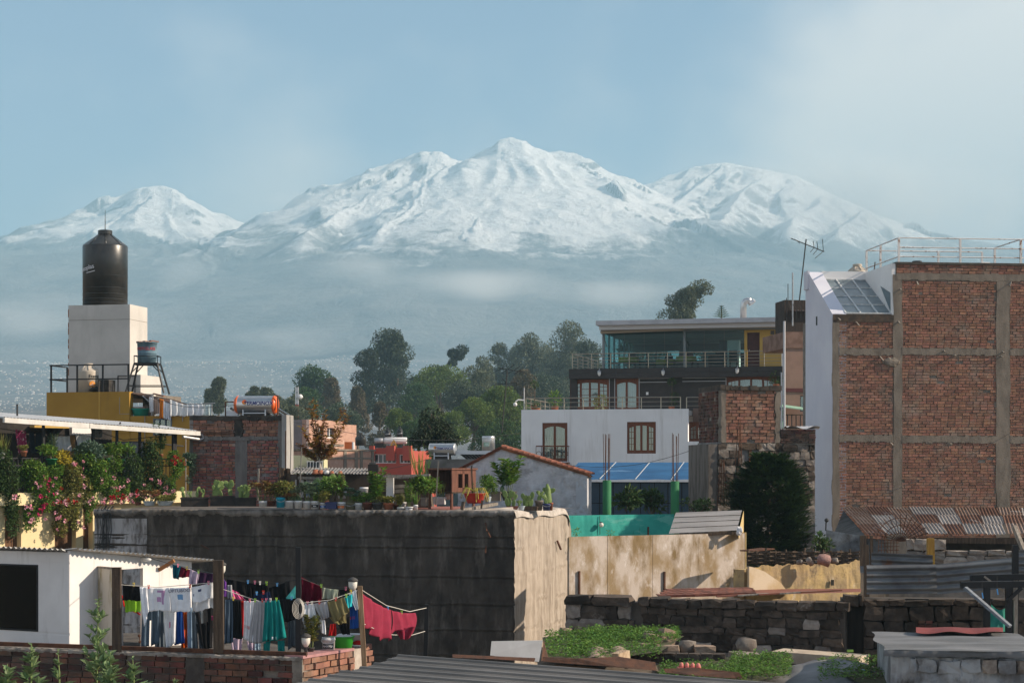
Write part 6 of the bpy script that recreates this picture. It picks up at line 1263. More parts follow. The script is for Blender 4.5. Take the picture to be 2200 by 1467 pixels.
creeper('dense dark creeper trailing down the cream wall at the picture edge', [(22,1030,26,40,1),(30,1080,18,40,1),(34,1120,14,36,.8),(10,985,22,26,.8),(8,1040,16,30,.8)], m_leafB, [(m_pinkf, sc_(3,30,70,1030,1110))])
creeper('rose bush with magenta and pink blooms hanging lowest over the wall', [(75,1022,36,36,1),(110,1070,20,30,.9),(90,1070,28,34,1),(72,1105,18,28,.9),(66,1130,8,14,.7),(115,1045,24,40,.9)], m_leafA, [(m_magf, [(99,1027,3.6),(104,1030,4),(103,1043,3.5),(106,1053,3.5),(118,1061,3.2),(101,1069,3),(88,1066,3.8),(114,1082,3.2),(98,1083,3.8),(94,1088,3.6),(88,1096,4),(86,1104,3.8)]), (m_pinkf, sc_(12,50,125,1020,1125))])
creeper('pink rose creeper spilling over the middle of the cream wall', [(150,1026,36,40,1),(185,1050,20,30,.9),(140,1085,24,40,.9),(135,1130,18,26,.8),(165,1085,16,34,.8),(168,1120,10,22,.8)], m_leafC, [(m_pinkf, sc_(13,120,185,1020,1140)), (m_redf, sc_(4,125,165,1040,1150))], n=480)
creeper('olive rose bush with many pale pink blooms beside the concrete wall', [(205,1022,36,42,1),(262,1050,26,28,1),(235,1045,28,34,1),(200,1075,18,22,.8),(195,1110,8,20,.6)], m_leafA, [(m_pinkf, sc_(14,190,260,1020,1080)), (m_redf, sc_(5,220,285,1040,1078))])
creeper('tall rose bush with pale pink blooms near the end of the railing', [(280,1012,38,48,1),(370,1060,16,22,.9),(325,1000,34,42,1),(300,1055,34,24,1),(345,1040,28,30,1),(330,965,20,24,.9)], m_leafB, [(m_pinkf, sc_(20,250,378,1030,1078)), (m_redf, sc_(8,250,360,1045,1078))])
creeper('yellowish green climber growing through the railing by the white sheet', [(140,985,18,20,1),(155,1000,14,16,1)], m_yelf, [], n=420, cat='climber', name='climber')
creeper('mixed green climber covering the railing in the middle', [(185,985,26,18,.9),(215,1000,26,18,.9),(250,1000,24,20,.9),(120,1010,26,16,.9),(70,1005,26,14,.9)], m_leafA, [(m_pinkf, sc_(6,150,230,975,1010,3))], cat='climber', name='climber')
creeper('dark leafy climber with red flowers around the last green planter', [(378,985,16,22,1),(385,1010,14,22,1),(372,1045,14,26,.9),(395,1000,10,14,1)], m_leafA, [(m_redf, sc_(12,368,398,978,998,2.4))], cat='climber', name='climber')
creeper('pale bluish trailing succulent hanging past the brick wall', [(418,985,10,14,1),(420,1005,9,22,1),(412,1030,7,10,.7)], m_succ, [], n=620, L=.07, cat='succulent', name='trailing_succulent')
def bpot(label, x, y, wpx, hpx, mt, lm, ph, pw, kind='bush', off=-.12):
    u, z = fV.uw(x, y, off); t = thing('balcony_pot', label, 'potted plant', fV.world(u, off, z)); k = 57.5/F; pot_mesh(t, 'pot', wpx*k, hpx*k, mt); plant(t, kind, ph*k, pw*k, hpx*k, lm); return t
bpot('small terracotta pot standing on the railing before pink trousers', 51, 980, 14, 11, m_terra, m_leafC, 12, 20)
bpot('wide green planter hung on the railing below the white sheet', 111, 998, 24, 13, m_grpot, m_leafA, 26, 44)
bpot('terracotta pot knocked sideways among the leaves', 193, 1003, 9, 14, m_terra, m_leafD, 44, 50)
bpot('hidden pot with large pale jagged leaves above the railing', 232, 992, 10, 8, m_grpot, m_leafA, 34, 36, 'tall')
bpot('pot with bright bushy plant and red blooms on the railing', 262, 996, 12, 10, m_grpot, m_leafA, 34, 40)
bpot('green hanging planter at the corner of the balcony', 407, 1001, 16, 11, m_grpot, m_leafD, 18, 30)
bpot('pot with spiky plant at the outer end of the balcony', 4, 985, 14, 14, m_white, m_leafC, 44, 46, 'grass')
bpot('pot holding a tall rubber plant with dark round leaves', 345, 985, 12, 10, m_terra, m_leafB, 70, 34, 'tall')
bpot('grey pot with fine feathery grey green plant by the white sheet', 112, 985, 10, 8, m_dkpot, m_leafD, 48, 24, 'tall', .1)
# ------------------------------------------------------------------ white shed, washing yard and foreground brick wall
fP = Frame(150, 35, 412, 38.2); fQ = Frame(-60, 36.2, 150, 35); sh = thing('white_shed', 'white panelled shed with corrugated roof behind the washing lines', 'shed', fQ.o, 0)
m_panel = mk('shed_panel', (.74,.71,.69), (.68,.65,.63), s=1.4, rough=.75, bump=.1, pos=True, layers=[((.46,.42,.38),1.6,(3,3,.4),.56,.82)])
def fbx(fr, u0,u1,v0,v1,w0,w1): b = MB(); b.add([fr.world(u,v,w_) for w_ in (w0,w1) for (u,v) in ((u0,v0),(u1,v0),(u1,v1),(u0,v1))],[(0,3,2,1),(4,5,6,7),(0,1,5,4),(1,2,6,5),(2,3,7,6),(3,0,4,7)]); return b
def fpoly(fr, pts, v0, v1): b = MB(); n = len(pts); b.add([fr.world(u,v0,w_) for u, w_ in pts]+[fr.world(u,v1,w_) for u, w_ in pts], [tuple(range(n)), tuple(range(2*n-1,n-1,-1))]+[(i,i+n,(i+1)%n+n,(i+1)%n) for i in range(n)]); return b
zb = fQ.w(75,1388)-.8; zt0 = fQ.w(75,1184)
hw = fQ.rect(-30,1211,82,1353); xj = fQ.u(84)
wb = wall_with_holes(0, fQ.len, zb, zt0, [hw], 0, .08); wb.v = [tuple(fQ.world(*q)) for q in wb.v]; wb.build('front_wall', m_panel, sh, world=True)
for (x0,y0,x1,y1) in ((84,1209,150,1358),(84,1190,150,1207),(-30,1359,150,1388)): a,e,w0,w1 = fQ.rect(x0,y0,x1,y1); fbx(fQ,a+.004,e-.004,-.012,-.0,w0+.004,w1-.004).build('wall_panel', m_panel, sh, world=True)
wf = MB()
for (a,e,z0,z1) in ((hw[0],hw[1],hw[2],hw[2]+.03),(hw[0],hw[1],hw[3]-.03,hw[3]),(hw[1]-.03,hw[1],hw[2],hw[3])): q = fbx(fQ,a,e,-.015,.05,z0,z1); wf.add(q.v,q.f)
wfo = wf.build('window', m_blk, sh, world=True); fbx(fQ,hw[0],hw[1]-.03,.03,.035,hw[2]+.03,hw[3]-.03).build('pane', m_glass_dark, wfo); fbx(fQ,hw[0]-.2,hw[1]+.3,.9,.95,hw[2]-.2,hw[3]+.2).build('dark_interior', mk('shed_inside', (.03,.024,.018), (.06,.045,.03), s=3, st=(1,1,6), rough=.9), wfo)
pr_ = thing('paper_roll', 'white paper roll lying on the shed window sill', 'paper roll', fQ.world(fQ.u(70),.3,hw[2]+.03)); 
b = MB(); b.lathe([(.07,-.13),(.07,.13)],16,(0,0,.08),'x'); b.build('roll', mk('paper_white', (.7,.72,.72), rough=.9), pr_, True); MB().box(-.45,-.30,-.05,.05,0,.02).build('cloth_scrap', cm_white, pr_)
# side wall, sunlit: separate boards with joints, doorway
zr0, zr1 = fP.w(150,1182), fP.w(410,1206); hd = fP.rect(240,1222,307,1420)
def ptop(u): return zr0+(zr1-zr0)*u/fP.len
js = [0, fP.u(202), fP.u(240), fP.u(307), fP.u(342), fP.u(404), fP.len]
for k in range(len(js)-1):
    a, e = js[k]+.003, js[k+1]-.003; lo_ = zb if k != 2 else hd[3]
    fpoly(fP, [(a,lo_),(e,lo_),(e,ptop(e)),(a,ptop(a))], 0, .07).build('side_board', m_panel, sh, world=True)
fbx(fP, hd[0], hd[1], .5, .55, zb, hd[3]).build('inner_wall', mk('inner_panel', (.50,.47,.45), (.44,.41,.39), s=2, rough=.8), sh, world=True)
dq = Frame(206, 35.75, 243, 35.2)
ub_ = dq.len; do_ = fbx(dq,0,ub_,0,.04,zb,dq.w(225,1221)).build('door', mk('stained_door', (.58,.53,.45), (.36,.30,.19), s=1.6, st=(2,2,.7), lo=.5, hi=.62, rough=.8, pos=True), sh, world=True)
fbx(dq,-.05,0,-.02,.06,zb,dq.w(206,1222)).build('door_jamb', m_wood_dark, do_); fbx(dq,0,ub_,-.02,.06,dq.w(225,1221),dq.w(225,1217)).build('door_lintel', m_wood_grey, do_)
b = MB(); uu, ww = fP.uw(298,1365,-.02); b.ball(fP.world(uu,-.03,ww),.03,8,6); b.tube([fP.world(uu,-.04,ww),fP.world(uu,-.05,ww-.10)],.01,5); b.ball(fP.world(uu,-.05,ww-.12),.03,8,6); b.build('door_knob', m_rust, sh, world=True)
# corrugated roof, sheet by sheet
m_tin = mk('shed_tin', (.50,.48,.45), (.40,.38,.35), s=2, rough=.6, metal=.2)
e0 = fP.world(-.06,-.35,zr0+.04); e1 = fP.world(fP.len+.25,-.45,zr1+.03); bk = Vector((-2.9,1.9,.12)); 
edge = [fQ.world(-.3,-.25,zt0+.10), fQ.world(fQ.len+.02,-.28,zt0+.05)]
for k in range(4):
    a = fP.world(-.05,-.2,zr0+.04).lerp(fP.world(fP.len+.28,-.38,zr1+.02), k/4); c_ = fP.world(-.05,-.2,zr0+.04).lerp(fP.world(fP.len+.28,-.38,zr1+.02), (k+1)/4+.01)
    corrugated(a+Vector((0,0,.003*k)), c_-a, Vector((-2.6,1.6,-.30)), per=.13, amp=.02, nv=2).build('roof_sheet', m_tin, sh, True, world=True)
corrugated(fQ.world(-.3,-.22,zt0+.09), fQ.world(fQ.len+.03,-.22,zr0+.03)-fQ.world(-.3,-.22,zt0+.09), Vector((.2,1.5,-.28)), per=.13, amp=.02, nv=2).build('roof_sheet', m_tin, sh, True, world=True)
uu = fP.u(347); MB().beam(fP.world(uu,-.32,ptop(uu)-.03), fP.world(uu-.08,.0,ptop(uu)-.22), .05, .07).build('bracket', mk('bracket_wood', (.34,.15,.06), rough=.8), sh, world=True)
lb = thing('bare_bulb', 'white energy saving bulb on the sunlit shed wall', 'lamp', fP.world(fP.u(302),-.05,fP.w(302,1202))); q = fP.world(fP.u(303),-.06,fP.w(303,1201)); MB().lathe([(.05,0),(.045,.04)],12,(0,0,0),'y').build('base', m_panel, lb); MB().lathe([(.03,0),(.045,.03),(.045,.10),(.02,.14)],14,(.03,0,.01),'x').build('bulb', mk('bulb_white', (.8,.8,.78), rough=.3), lb, True)
# foreground brick wall
fF = Frame(-60, 31.8, 648, 30); fw = fF.thing('brick_wall', 'low foreground brick wall with mortar topped edge below the washing', 'wall'); zF = 7.02
MB().box(0, fF.len-.02, .03, .28, 4.5, zF-.05).build('core', m_mortar, fw)
brickwork(fw, [(0,fF.u(400),5.6,zF-.06),(fF.u(440),fF.len-.14,5.6,zF-.06)], m_brick3, course=.106, length=.27, off=0, limit=260, missing=.015, proud=.02)
m_grime = mk('grimy_concrete', (.11,.095,.08), (.06,.05,.045), s=3, rough=.95, bump=.8, bs=18, pos=True)
MB().box(fF.u(400),fF.u(440),-.01,.1,4.5,zF-.06).build('pier', m_grime, fw); MB().box(fF.len-.16,fF.len+.02,-.02,.2,4.5,zF-.06).build('corner_pier', m_mortar, fw)
b = MB(); b.grid(lambda i, j: (i*fF.len, [-.03,-.035,-.02,.3][int(round(j*3))]+.012*math.sin(i*190), zF+[-.085,-.045,-.03,-.03][int(round(j*3))]+.01*float(fbm(np.array([i*60.]),np.array([j]),3,5)[0])), 260, 3); b.build('mortar_cap', mk('cap_mortar', (.30,.27,.24), (.16,.14,.12), s=4, rough=.95, bump=.6, pos=True), fw)
b = MB(); b.beam((0,.08,zF+.03),(fF.u(655),.08,zF+.01),.06,.07); b.build('rusty_channel', m_rust, fw)
fR = Frame(648, 30, 799, 31.9); pr2 = bpy.data.objects.new('return_wall', None); C.objects.link(pr2); pr2.parent = fw; pr2.matrix_parent_inverse = minv(fw); pr2.location = fR.o; pr2.rotation_euler = (0,0,fR.rz); pr2.empty_display_size = .1
MB().box(.0,fR.len,.03,.28,4.5,zF-.05).build('return_core', m_mortar, pr2); brickwork(pr2, [(.0,fR.u(757),5.6,zF-.05),(fR.u(783),fR.len,5.6,zF+.02)], m_brick, course=.106, length=.25, off=0, limit=200, missing=.02, proud=.03)
MB().box(fR.u(757),fR.u(781),-.03,.2,4.5,zF-.03).build('rendered_post', mk('pale_render', (.52,.46,.40), (.36,.30,.25), s=3, rough=.9, bump=.5), pr2)
MB().box(-.02,fR.u(757),-.04,.32,zF-.05,zF-.005).build('pink_cap', mk('pink_paint', (.42,.22,.22), (.32,.16,.16), s=4, rough=.85), pr2)
yard = MB(); yard.add([(-9.5,31.9,zF-.35),(-3.35,30.4,zF-.35),(-2.65,31.8,zF-.35),(-3.4,36,zF-.6),(-6.5,41,zF-.6),(-10,41,zF-.6)],[(0,1,2,3,4,5)]); tag(yard.build('yard_floor', m_grime), kind='structure', label='dark yard floor under the washing lines', cat='floor')
# posts
m_postd = mk('post_dark', (.045,.032,.024), (.085,.06,.042), s=4, st=(6,6,.5), rough=.9, bump=.5, bs=30)
def post(label, x0, y0, x1, y1, d, w_, mt, d2=None):
    o = MB().beam(P(x1,y1,d), P(x0,y0,d2 or d), w_, w_*.7, up=(0,1,0)).build('clothes_post', mt); return tag(o, label, 'post', 'posts carrying the washing lines')
post('broad dark wooden post in front of the shed door', 251,1218,251,1400,30.6,.14,m_postd); post('tall broad wooden post between the two washing groups', 469,1203,470,1402,30.5,.16,m_postd)
post('tall thin black post rising above the dark red cloth', 641,1175,641,1405,30.6,.085,m_blk); post('leaning pale wooden post beside the magenta cloth', 773,1258,784,1450,30.9,.08,mk('pale_post', (.36,.25,.15), (.22,.14,.08), s=4, st=(5,5,.5), rough=.9)); post('short black post at the far end of the magenta cloth line', 917,1298,914,1420,33.5,.075,m_blk)
# wires
def wire(label, pts, mt=m_rope, r=.006): o = MB().tube([P(*p) for p in pts], r, 5).build('washing_line', mt); tag(o, label, 'line', 'washing lines')
wire('front line carrying the white shirts between two wooden posts', [(251,1255,30.6),(340,1261,30.7),(469,1250,30.5)]); wire('line carrying jackets and trousers between the wooden post and black post', [(469,1262,30.5),(560,1292,30.7),(641,1296,30.6)])
wire('line from black post to leaning post with trousers and shorts', [(641,1296,30.6),(710,1288,30.7),(773,1266,30.9)]); wire('pale rope holding the magenta cloths', [(773,1264,30.9),(830,1300,32),(880,1313,32.8),(917,1305,33.5)]); wire('second lower rope behind the magenta cloths', [(779,1338,31),(830,1362,32),(880,1365,32.8),(914,1355,33.5)])
wire('dark line from the shed eave to the wooden post', [(305,1193,36),(370,1212,34),(469,1234,30.6)], m_wire); wire('rear line of dark clothes behind the wooden post', [(469,1240,31.6),(560,1255,31.6),(641,1245,31.4)], m_wire); wire('rear line with the dark red cloth', [(641,1240,31.4),(700,1262,31.6),(770,1262,31.6)], m_wire)
b = MB()
for k in range(5): b.tube([P(641+(13-2*k)*math.cos(a*.5+k)+k, 1307+(22-2.2*k)*math.sin(a*.5+k), 30.5-.03*k) for a in range(14)], .0045, 4)
tag(b.build('rope_coil', m_rope), 'coil of white rope hanging on the tall black post', 'rope')
# clothes: (label, corners px, depth, material, folds, kind)
CL = {'navy':(.02,.03,.07),'teal':(.01,.20,.19),'dteal':(.01,.11,.15),'maroon':(.10,.006,.018),'lilac':(.58,.46,.58),'plum':(.035,.015,.04),'lime':(.35,.70,.05),'red':(.50,.02,.02),'orange':(.65,.10,.01),'royal':(.02,.08,.32),'sky':(.30,.42,.55),'denim':(.09,.13,.18),'slate':(.14,.17,.20),'khaki':(.20,.17,.08),'aqua':(.03,.42,.48),'magenta':(.25,.028,.055),'cyan':(.10,.50,.45),'greyl':(.40,.40,.42),'purple':(.16,.05,.30),'pink':(.60,.10,.25),'cream':(.70,.66,.60),'wht':(.78,.80,.84)}
CM = {k: cmat('c_'+k, v) for k, v in CL.items()}; CM['black'] = cm_black; CM['white'] = CM['wht']
cm_stripe = mk('cloth_stripe', (.08,.08,.05), (.42,.46,.34), s=9, st=(.02,.02,1), lo=.49, hi=.51, rough=.95, co='Object')
PEG = [mk('peg_'+n, c, rough=.5) for n, c in (('red',(.75,.06,.03)),('yellow',(.75,.55,.04)),('lime',(.40,.70,.06)),('pink',(.80,.20,.30)),('blue',(.10,.35,.70)),('white',(.75,.70,.65)))]
pegu = {}
def peg(p, k, lab):
    t = thing('clothes_peg', lab, 'peg', p, random.uniform(-.4,.4), 'plastic pegs on the washing lines'); m = PEG[k]
    for s in (-1, 1): MB().beam((s*.005,0,-.032),(s*.012,0,.032),.010,.012).build('jaw', m, t)
    MB().box(-.010,.010,-.007,.007,-.006,.006).build('spring', m_galv, t)
def garment(label, q, d, mt, folds=3, kind='flat', amp=.022, pegs=(), name='garment', prints=None, dd=None):
    dd = dd or (d,d,d,d); pts = [P(x,y,z) for (x,y), z in zip(q, dd)]; o, f = cloth(name, label, 'garments on the washing lines', pts, mt, 'laundry', folds=folds, amp=amp, nu=20, nv=16)
    me = o.data
    if kind in ('pants','shirt','tank'):
        bm = bmesh.new(); bm.from_mesh(me); bm.faces.ensure_lookup_table(); kill = []
        for fi, fc in enumerate(bm.faces):
            i, j = fi % 20, fi // 20; a, c = (i+.5)/20, (j+.5)/16
            if kind == 'pants' and c > .35 and abs(a-.5) < .03+.06*(c-.35): kill.append(fc)
            if kind == 'shirt' and c > .32 and (a < .17 or a > .83): kill.append(fc)
            if kind == 'tank' and c < .3 and (.3 < a < .7 or a < .12 or a > .88): kill.append(fc)
        bmesh.ops.delete(bm, geom=kill, context='FACES'); bm.to_mesh(me); bm.free()
    nrm = (pts[1]-pts[0]).cross(pts[3]-pts[0]).normalized(); nrm = -nrm if nrm.y > 0 else nrm
    for (a, k) in pegs: pp = f(a, 0); peg(pp+Vector((0,-.012,.012)), k, ' '.join((['red','yellow','lime','pink','blue','white'][k]+' peg holding the '+label).split()[:16]))
    for pt in (prints or []):
        if pt[0] == 'text':
            _, txt, a, c, sz, mm, fl = pt; ex = (pts[1]-pts[0]).normalized(); ey = (pts[0]-pts[3]).normalized(); c0 = f(a, c)
            me2 = text_mesh(txt, sz, mm, fn=lambda x, y, z: c0+ex*x*fl+ey*y*fl+nrm*(.03+z)); inst('printed_text', me2, o)
        else:
            _, a0, a1, c0_, c1_, mm = pt; g = MB(); g.grid(lambda i, j: Vector(f(a0+(a1-a0)*i, c0_+(c1_-c0_)*j))+nrm*.007, 10, 8); g.build('print_patch', mm, o, True)
    return o
m_ink = mk('ink_navy', (.08,.09,.16), rough=.9); m_inkp = mk('ink_mauve', (.42,.25,.42), rough=.9); m_inkb = mk('ink_blue', (.15,.30,.5), rough=.9)
g = garment
g('red shorts peeping out under the lime shirt', ((262,1278),(283,1300),(303,1322),(266,1300)), 31.0, CM['red'])
g('lime green shirt under the black shorts', ((268,1280),(303,1286),(303,1312),(268,1314)), 30.9, CM['lime'])
g('black shorts with teal trim beside the first post', ((265,1252),(303,1258),(302,1290),(263,1288)), 30.75, CM['black'], 2, pegs=((.6,1),))
g('white long sleeved shirt with dangling sleeve', ((300,1260),(322,1261),(321,1300),(311,1345)), 30.65, CM['white'], 2)
g('white shirt with faded mauve print', ((319,1261),(366,1262),(366,1311),(319,1311)), 30.62, CM['white'], 2, pegs=((.02,0),), prints=[('patch',.42,.78,.10,.20,m_inkp),('patch',.62,.78,.2,.7,m_inkp),('patch',.40,.60,.40,.62,m_inkp)])
g('white shirt with lettering and a blue globe print', ((366,1262),(410,1260),(410,1312),(366,1314)), 30.60, CM['white'], 2, pegs=((.98,0),), prints=[('text','OPTUBOOI',.5,.12,.075,m_ink,1),('patch',.36,.64,.28,.5,m_inkb)])
g('white shirt folded askew with small dark prints', ((410,1261),(457,1250),(459,1284),(414,1296)), 30.58, CM['white'], 2, pegs=((.8,3),), prints=[('patch',.30,.45,.2,.35,m_ink),('patch',.05,.12,.45,.6,m_ink)])
g('white shirt hanging beneath the askew one', ((412,1290),(459,1280),(460,1304),(414,1314)), 30.66, CM['white'], 2)
g('dark grey denim trousers hanging in front of the shed', ((305,1300),(340,1296),(342,1382),(304,1390)), 31.2, CM['denim'], 3, 'pants')
g('slate jeans behind the white shirts', ((335,1300),(356,1300),(356,1392),(334,1392)), 31.3, CM['slate'], 3)
g('pale blouse hanging lowest behind the white shirts', ((350,1305),(378,1308),(378,1380),(356,1394)), 31.1, CM['wht'], 3, prints=[('patch',.4,.6,.35,.5,CM['pink'])])
g('royal blue shirt with white trim', ((376,1306),(392,1306),(398,1380),(374,1385)), 31.2, CM['royal'], 3); g('orange red cloth behind the blue shirt', ((391,1306),(402,1306),(404,1390),(390,1392)), 31.35, CM['orange'], 2)
g('light blue trousers behind the white shirts', ((401,1304),(413,1304),(416,1394),(402,1394)), 31.2, CM['sky'], 2); g('grey wool trousers beside the black top', ((412,1312),(436,1312),(440,1394),(414,1394)), 31.2, CM['slate'], 4, 'pants')
g('black strappy top hanging beside the tall wooden post', ((414,1316),(458,1304),(456,1392),(436,1394)), 31.0, CM['black'], 3, 'tank'); g('red patterned scarf at the tall wooden post', ((452,1322),(464,1322),(464,1350),(453,1346)), 31.1, CM['pink'], 2)
g('teal shorts on the upper line by the shed eave', ((371,1212),(390,1217),(384,1244),(371,1241)), 33.2, CM['dteal'], 2, pegs=((.6,3),)); g('maroon shorts on the upper line', ((389,1217),(409,1223),(408,1239),(385,1240)), 32.9, CM['maroon'], 2, pegs=((.6,1),)); g('lilac towel on the upper line', ((408,1222),(428,1229),(425,1256),(405,1254)), 32.6, CM['lilac'], 2, pegs=((.9,2),)); g('dark plum cloth on the upper line', ((428,1228),(459,1232),(459,1256),(425,1256)), 32.3, CM['plum'], 2)
g('purple strap behind the tall wooden post', ((481,1244),(486,1250),(486,1282),(481,1280)), 31.2, CM['purple'], 1); g('black cloth stretched high behind the posts', ((486,1240),(530,1250),(545,1278),(490,1276)), 31.7, CM['black'], 2); g('white and grey striped towel tied to the tall post', ((488,1256),(498,1256),(501,1288),(488,1284)), 31.2, CM['greyl'], 2); g('pink bra straps twisted on the rear line', ((498,1266),(512,1272),(530,1292),(502,1284)), 31.3, CM['pink'], 2)
g('dark shirt on the rear line, first of the black row', ((528,1250),(553,1252),(556,1292),(530,1292)), 31.6, CM['black'], 3, pegs=((.2,4),(.8,3))); g('black leggings on the rear line in the middle', ((552,1252),(575,1254),(576,1300),(552,1298)), 31.6, CM['black'], 3, pegs=((.3,5),(.9,2))); g('navy bundle of underwear on the rear line', ((545,1276),(580,1270),(585,1292),(548,1296)), 31.3, CM['navy'], 4, pegs=((.2,4),(.6,0))); g('black shirt on the rear line next to the cyan cloth', ((577,1262),(622,1246),(628,1286),(584,1298)), 31.6, CM['black'], 3, pegs=((.4,4),))
g('bright cyan triangle of cloth at the black post', ((614,1284),(639,1251),(642,1286),(624,1300)), 31.2, CM['cyan'], 1)
g('blue grey trousers beside the tall wooden post', ((484,1288),(500,1286),(500,1380),(483,1382)), 30.75, CM['denim'], 2); g('black trousers with loose waist on the front line', ((498,1286),(518,1290),(520,1372),(494,1370)), 30.75, CM['black'], 3, pegs=((.2,1),)); g('bright red cloth squeezed between black and white', ((515,1290),(524,1290),(526,1366),(514,1366)), 30.85, CM['red'], 1, pegs=((.5,0),)); g('white football shirt with red stripe', ((524,1290),(546,1290),(546,1380),(522,1372)), 30.7, CM['white'], 3, pegs=((.6,3),), prints=[('patch',.1,.9,.62,.7,CM['red'])]); g('grey track trousers on the front line', ((546,1290),(568,1290),(570,1382),(534,1380)), 30.65, CM['greyl'], 4, pegs=((.1,2),(.8,0)))
g('large teal jacket hanging on the front line', ((569,1290),(600,1288),(615,1370),(564,1378)), 30.55, CM['teal'], 4, amp=.035, pegs=((.1,3),(.4,5),(.8,2)), prints=[('patch',.42,.62,.90,.97,CM['white'])]); g('teal trouser leg showing below the teal jacket', ((566,1378),(581,1376),(580,1402),(566,1402)), 30.7, CM['teal'], 1); g('second teal trouser leg below the jacket', ((597,1376),(612,1374),(611,1402),(598,1402)), 30.7, CM['teal'], 1)
g('black shirt with drooping sleeve beside the teal jacket', ((600,1286),(638,1284),(632,1332),(606,1336)), 30.6, CM['black'], 3, pegs=((.7,4),)); g('dark grey dress hanging low before the black post', ((618,1310),(638,1312),(642,1380),(618,1396)), 30.9, CM['slate'], 3); g('patterned shirt low behind the red stripe shirt', ((496,1368),(522,1370),(518,1400),(500,1398)), 31.2, CM['lilac'], 2); g('pale patterned leggings low on the line', ((530,1376),(546,1380),(548,1402),(536,1402)), 31.2, CM['lilac'], 2); g('light grey legs low behind the track trousers', ((548,1380),(560,1380),(560,1402),(548,1402)), 31.2, CM['sky'], 2)
g('big dark red cloth on the rear line beside the black post', ((648,1239),(692,1260),(690,1297),(647,1290)), 31.5, CM['maroon'], 2, amp=.03, pegs=((.98,2),)); g('olive and cream striped towel on the rear line', ((692,1261),(727,1266),(725,1292),(690,1288)), 31.6, cm_stripe, 3); g('black cloth between striped towel and lamp', ((727,1266),(768,1262),(752,1280),(724,1284)), 31.65, CM['black'], 2, pegs=((.4,3),))
g('white baggy trousers with rolled ends', ((655,1296),(674,1296),(686,1350),(650,1334)), 30.7, CM['white'], 3, pegs=((.3,3),(.8,5))); g('white socks and cloths hanging low by the black post', ((652,1334),(668,1336),(664,1352),(655,1352)), 30.75, CM['white'], 2); g('grey denim shorts with frayed hem', ((674,1296),(705,1290),(707,1324),(690,1332)), 30.7, CM['greyl'], 3, pegs=((.4,0),)); g('white vest hanging under the grey shorts', ((686,1330),(698,1330),(700,1362),(690,1358)), 30.8, CM['white'], 2)
g('olive khaki shorts folded over the line', ((703,1292),(740,1282),(750,1312),(718,1338)), 30.68, CM['khaki'], 3, pegs=((.5,0),)); g('second khaki leg hanging behind the folded shorts', ((706,1326),(742,1316),(745,1338),(722,1340)), 30.8, CM['khaki'], 2); g('turquoise underwear on the rising line', ((739,1282),(756,1276),(756,1302),(746,1306)), 30.8, CM['aqua'], 2, pegs=((.3,2),)); g('white knotted shirt near the leaning post', ((749,1274),(765,1266),(770,1308),(764,1310)), 30.85, CM['white'], 2, pegs=((.3,1),))
g('blue sports shirt with red stripe by the leaning post', ((752,1298),(766,1294),(770,1348),(752,1350)), 30.95, CM['royal'], 2, prints=[('patch',.0,.6,.5,.62,CM['red'])]); g('red shorts hanging low under the khaki shorts', ((710,1340),(722,1338),(722,1366),(706,1364)), 31.0, CM['red'], 2); g('black trousers hanging low under the khaki shorts', ((724,1330),(750,1324),(752,1362),(734,1362)), 31.0, CM['black'], 3)
g('large magenta cloth hanging beside the leaning post', ((776,1272),(839,1310),(837,1380),(781,1345)), 31, CM['magenta'], 3, amp=.05, pegs=((.02,3),(.9,4)), dd=(30.95,32.1,32.0,31.0)); g('smaller magenta cloth at the end of the rope', ((840,1310),(891,1316),(893,1350),(842,1358)), 32, CM['magenta'], 3, amp=.06, pegs=((.5,2),), dd=(32.1,33.0,33.0,32.1)); g('lower fold of the smaller magenta cloth', ((846,1350),(893,1344),(880,1372),(862,1372)), 32.4, CM['magenta'], 2, amp=.04)
# buckets and lamps
t = potted('white paint bucket with green leaf print on the wall corner', 706, 1398, 31.0, 29, 30, 'bucket', m_bucket, None, 0, 0, None, 'bucket', 'bucket', ((.02,.02,.025),'ANYPSA',(.6,.6,.6)))
tb_ = thing('plastic_tub', 'bright green plastic tub with wet cloths on the wall', 'tub', P(736,1394,31.4)); MB().lathe([(.15,0),(.19,.2),(.205,.21),(.205,.225),(.18,.2),(.14,.03)],24).build('bowl', mk('tub_green', (.03,.36,.03), rough=.45), tb_, True); MB().ball((.02,0,.2),.13,10,7,.15,(1.2,1,.5)).build('wet_cloths', cm_white, tb_, True)
wt = thing('white_basin', 'white plastic basin leaning on the green tub', 'tub', P(755,1384,31.8)); MB().lathe([(.14,0),(.17,.17),(.185,.18),(.165,.17),(.13,.02)],24).build('bowl', mk('tub_white', (.7,.7,.72), rough=.45), wt, True)
rs_ = thing('red_shoe', 'red shoe with white sole at the wall end', 'shoe', P(770,1387,31.6)); MB().ball((0,0,.05),.06,10,7,.05,(1.7,.7,.8)).build('upper', CM['red'], rs_, True); MB().box(-.10,.10,-.04,.04,0,.02).build('sole', cm_white, rs_)
for (x, y, d, lab) in ((475,1222,31,'round garden lamp on top of the tall wooden post'),(758,1256,31.2,'white globe lamp with dark cap above the leaning post'),(657,1376,30.6,'globe lamp standing among the small shrubs by the black post')):
    lm = thing('garden_lamp', lab, 'lamp', P(x,y,d)); MB().lathe([(.03,-.10),(.07,-.03),(.075,.05),(.06,.07)],16).build('globe', mk('globe_white', (.66,.63,.56), rough=.3), lm, True); MB().lathe([(.09,.06),(.085,.09),(.04,.12),(.01,.13)],16).build('cap', m_dkpot, lm, True); MB().lathe([(.02,-.3),(.03,-.1)],8).build('stem', m_dark_metal, lm)
sk_ = potted('small shrub with yellow green leaves by the black post', 668, 1400, 30.7, 16, 10, 'pot', m_dkpot, 'tall', 56, 24, m_leafC)
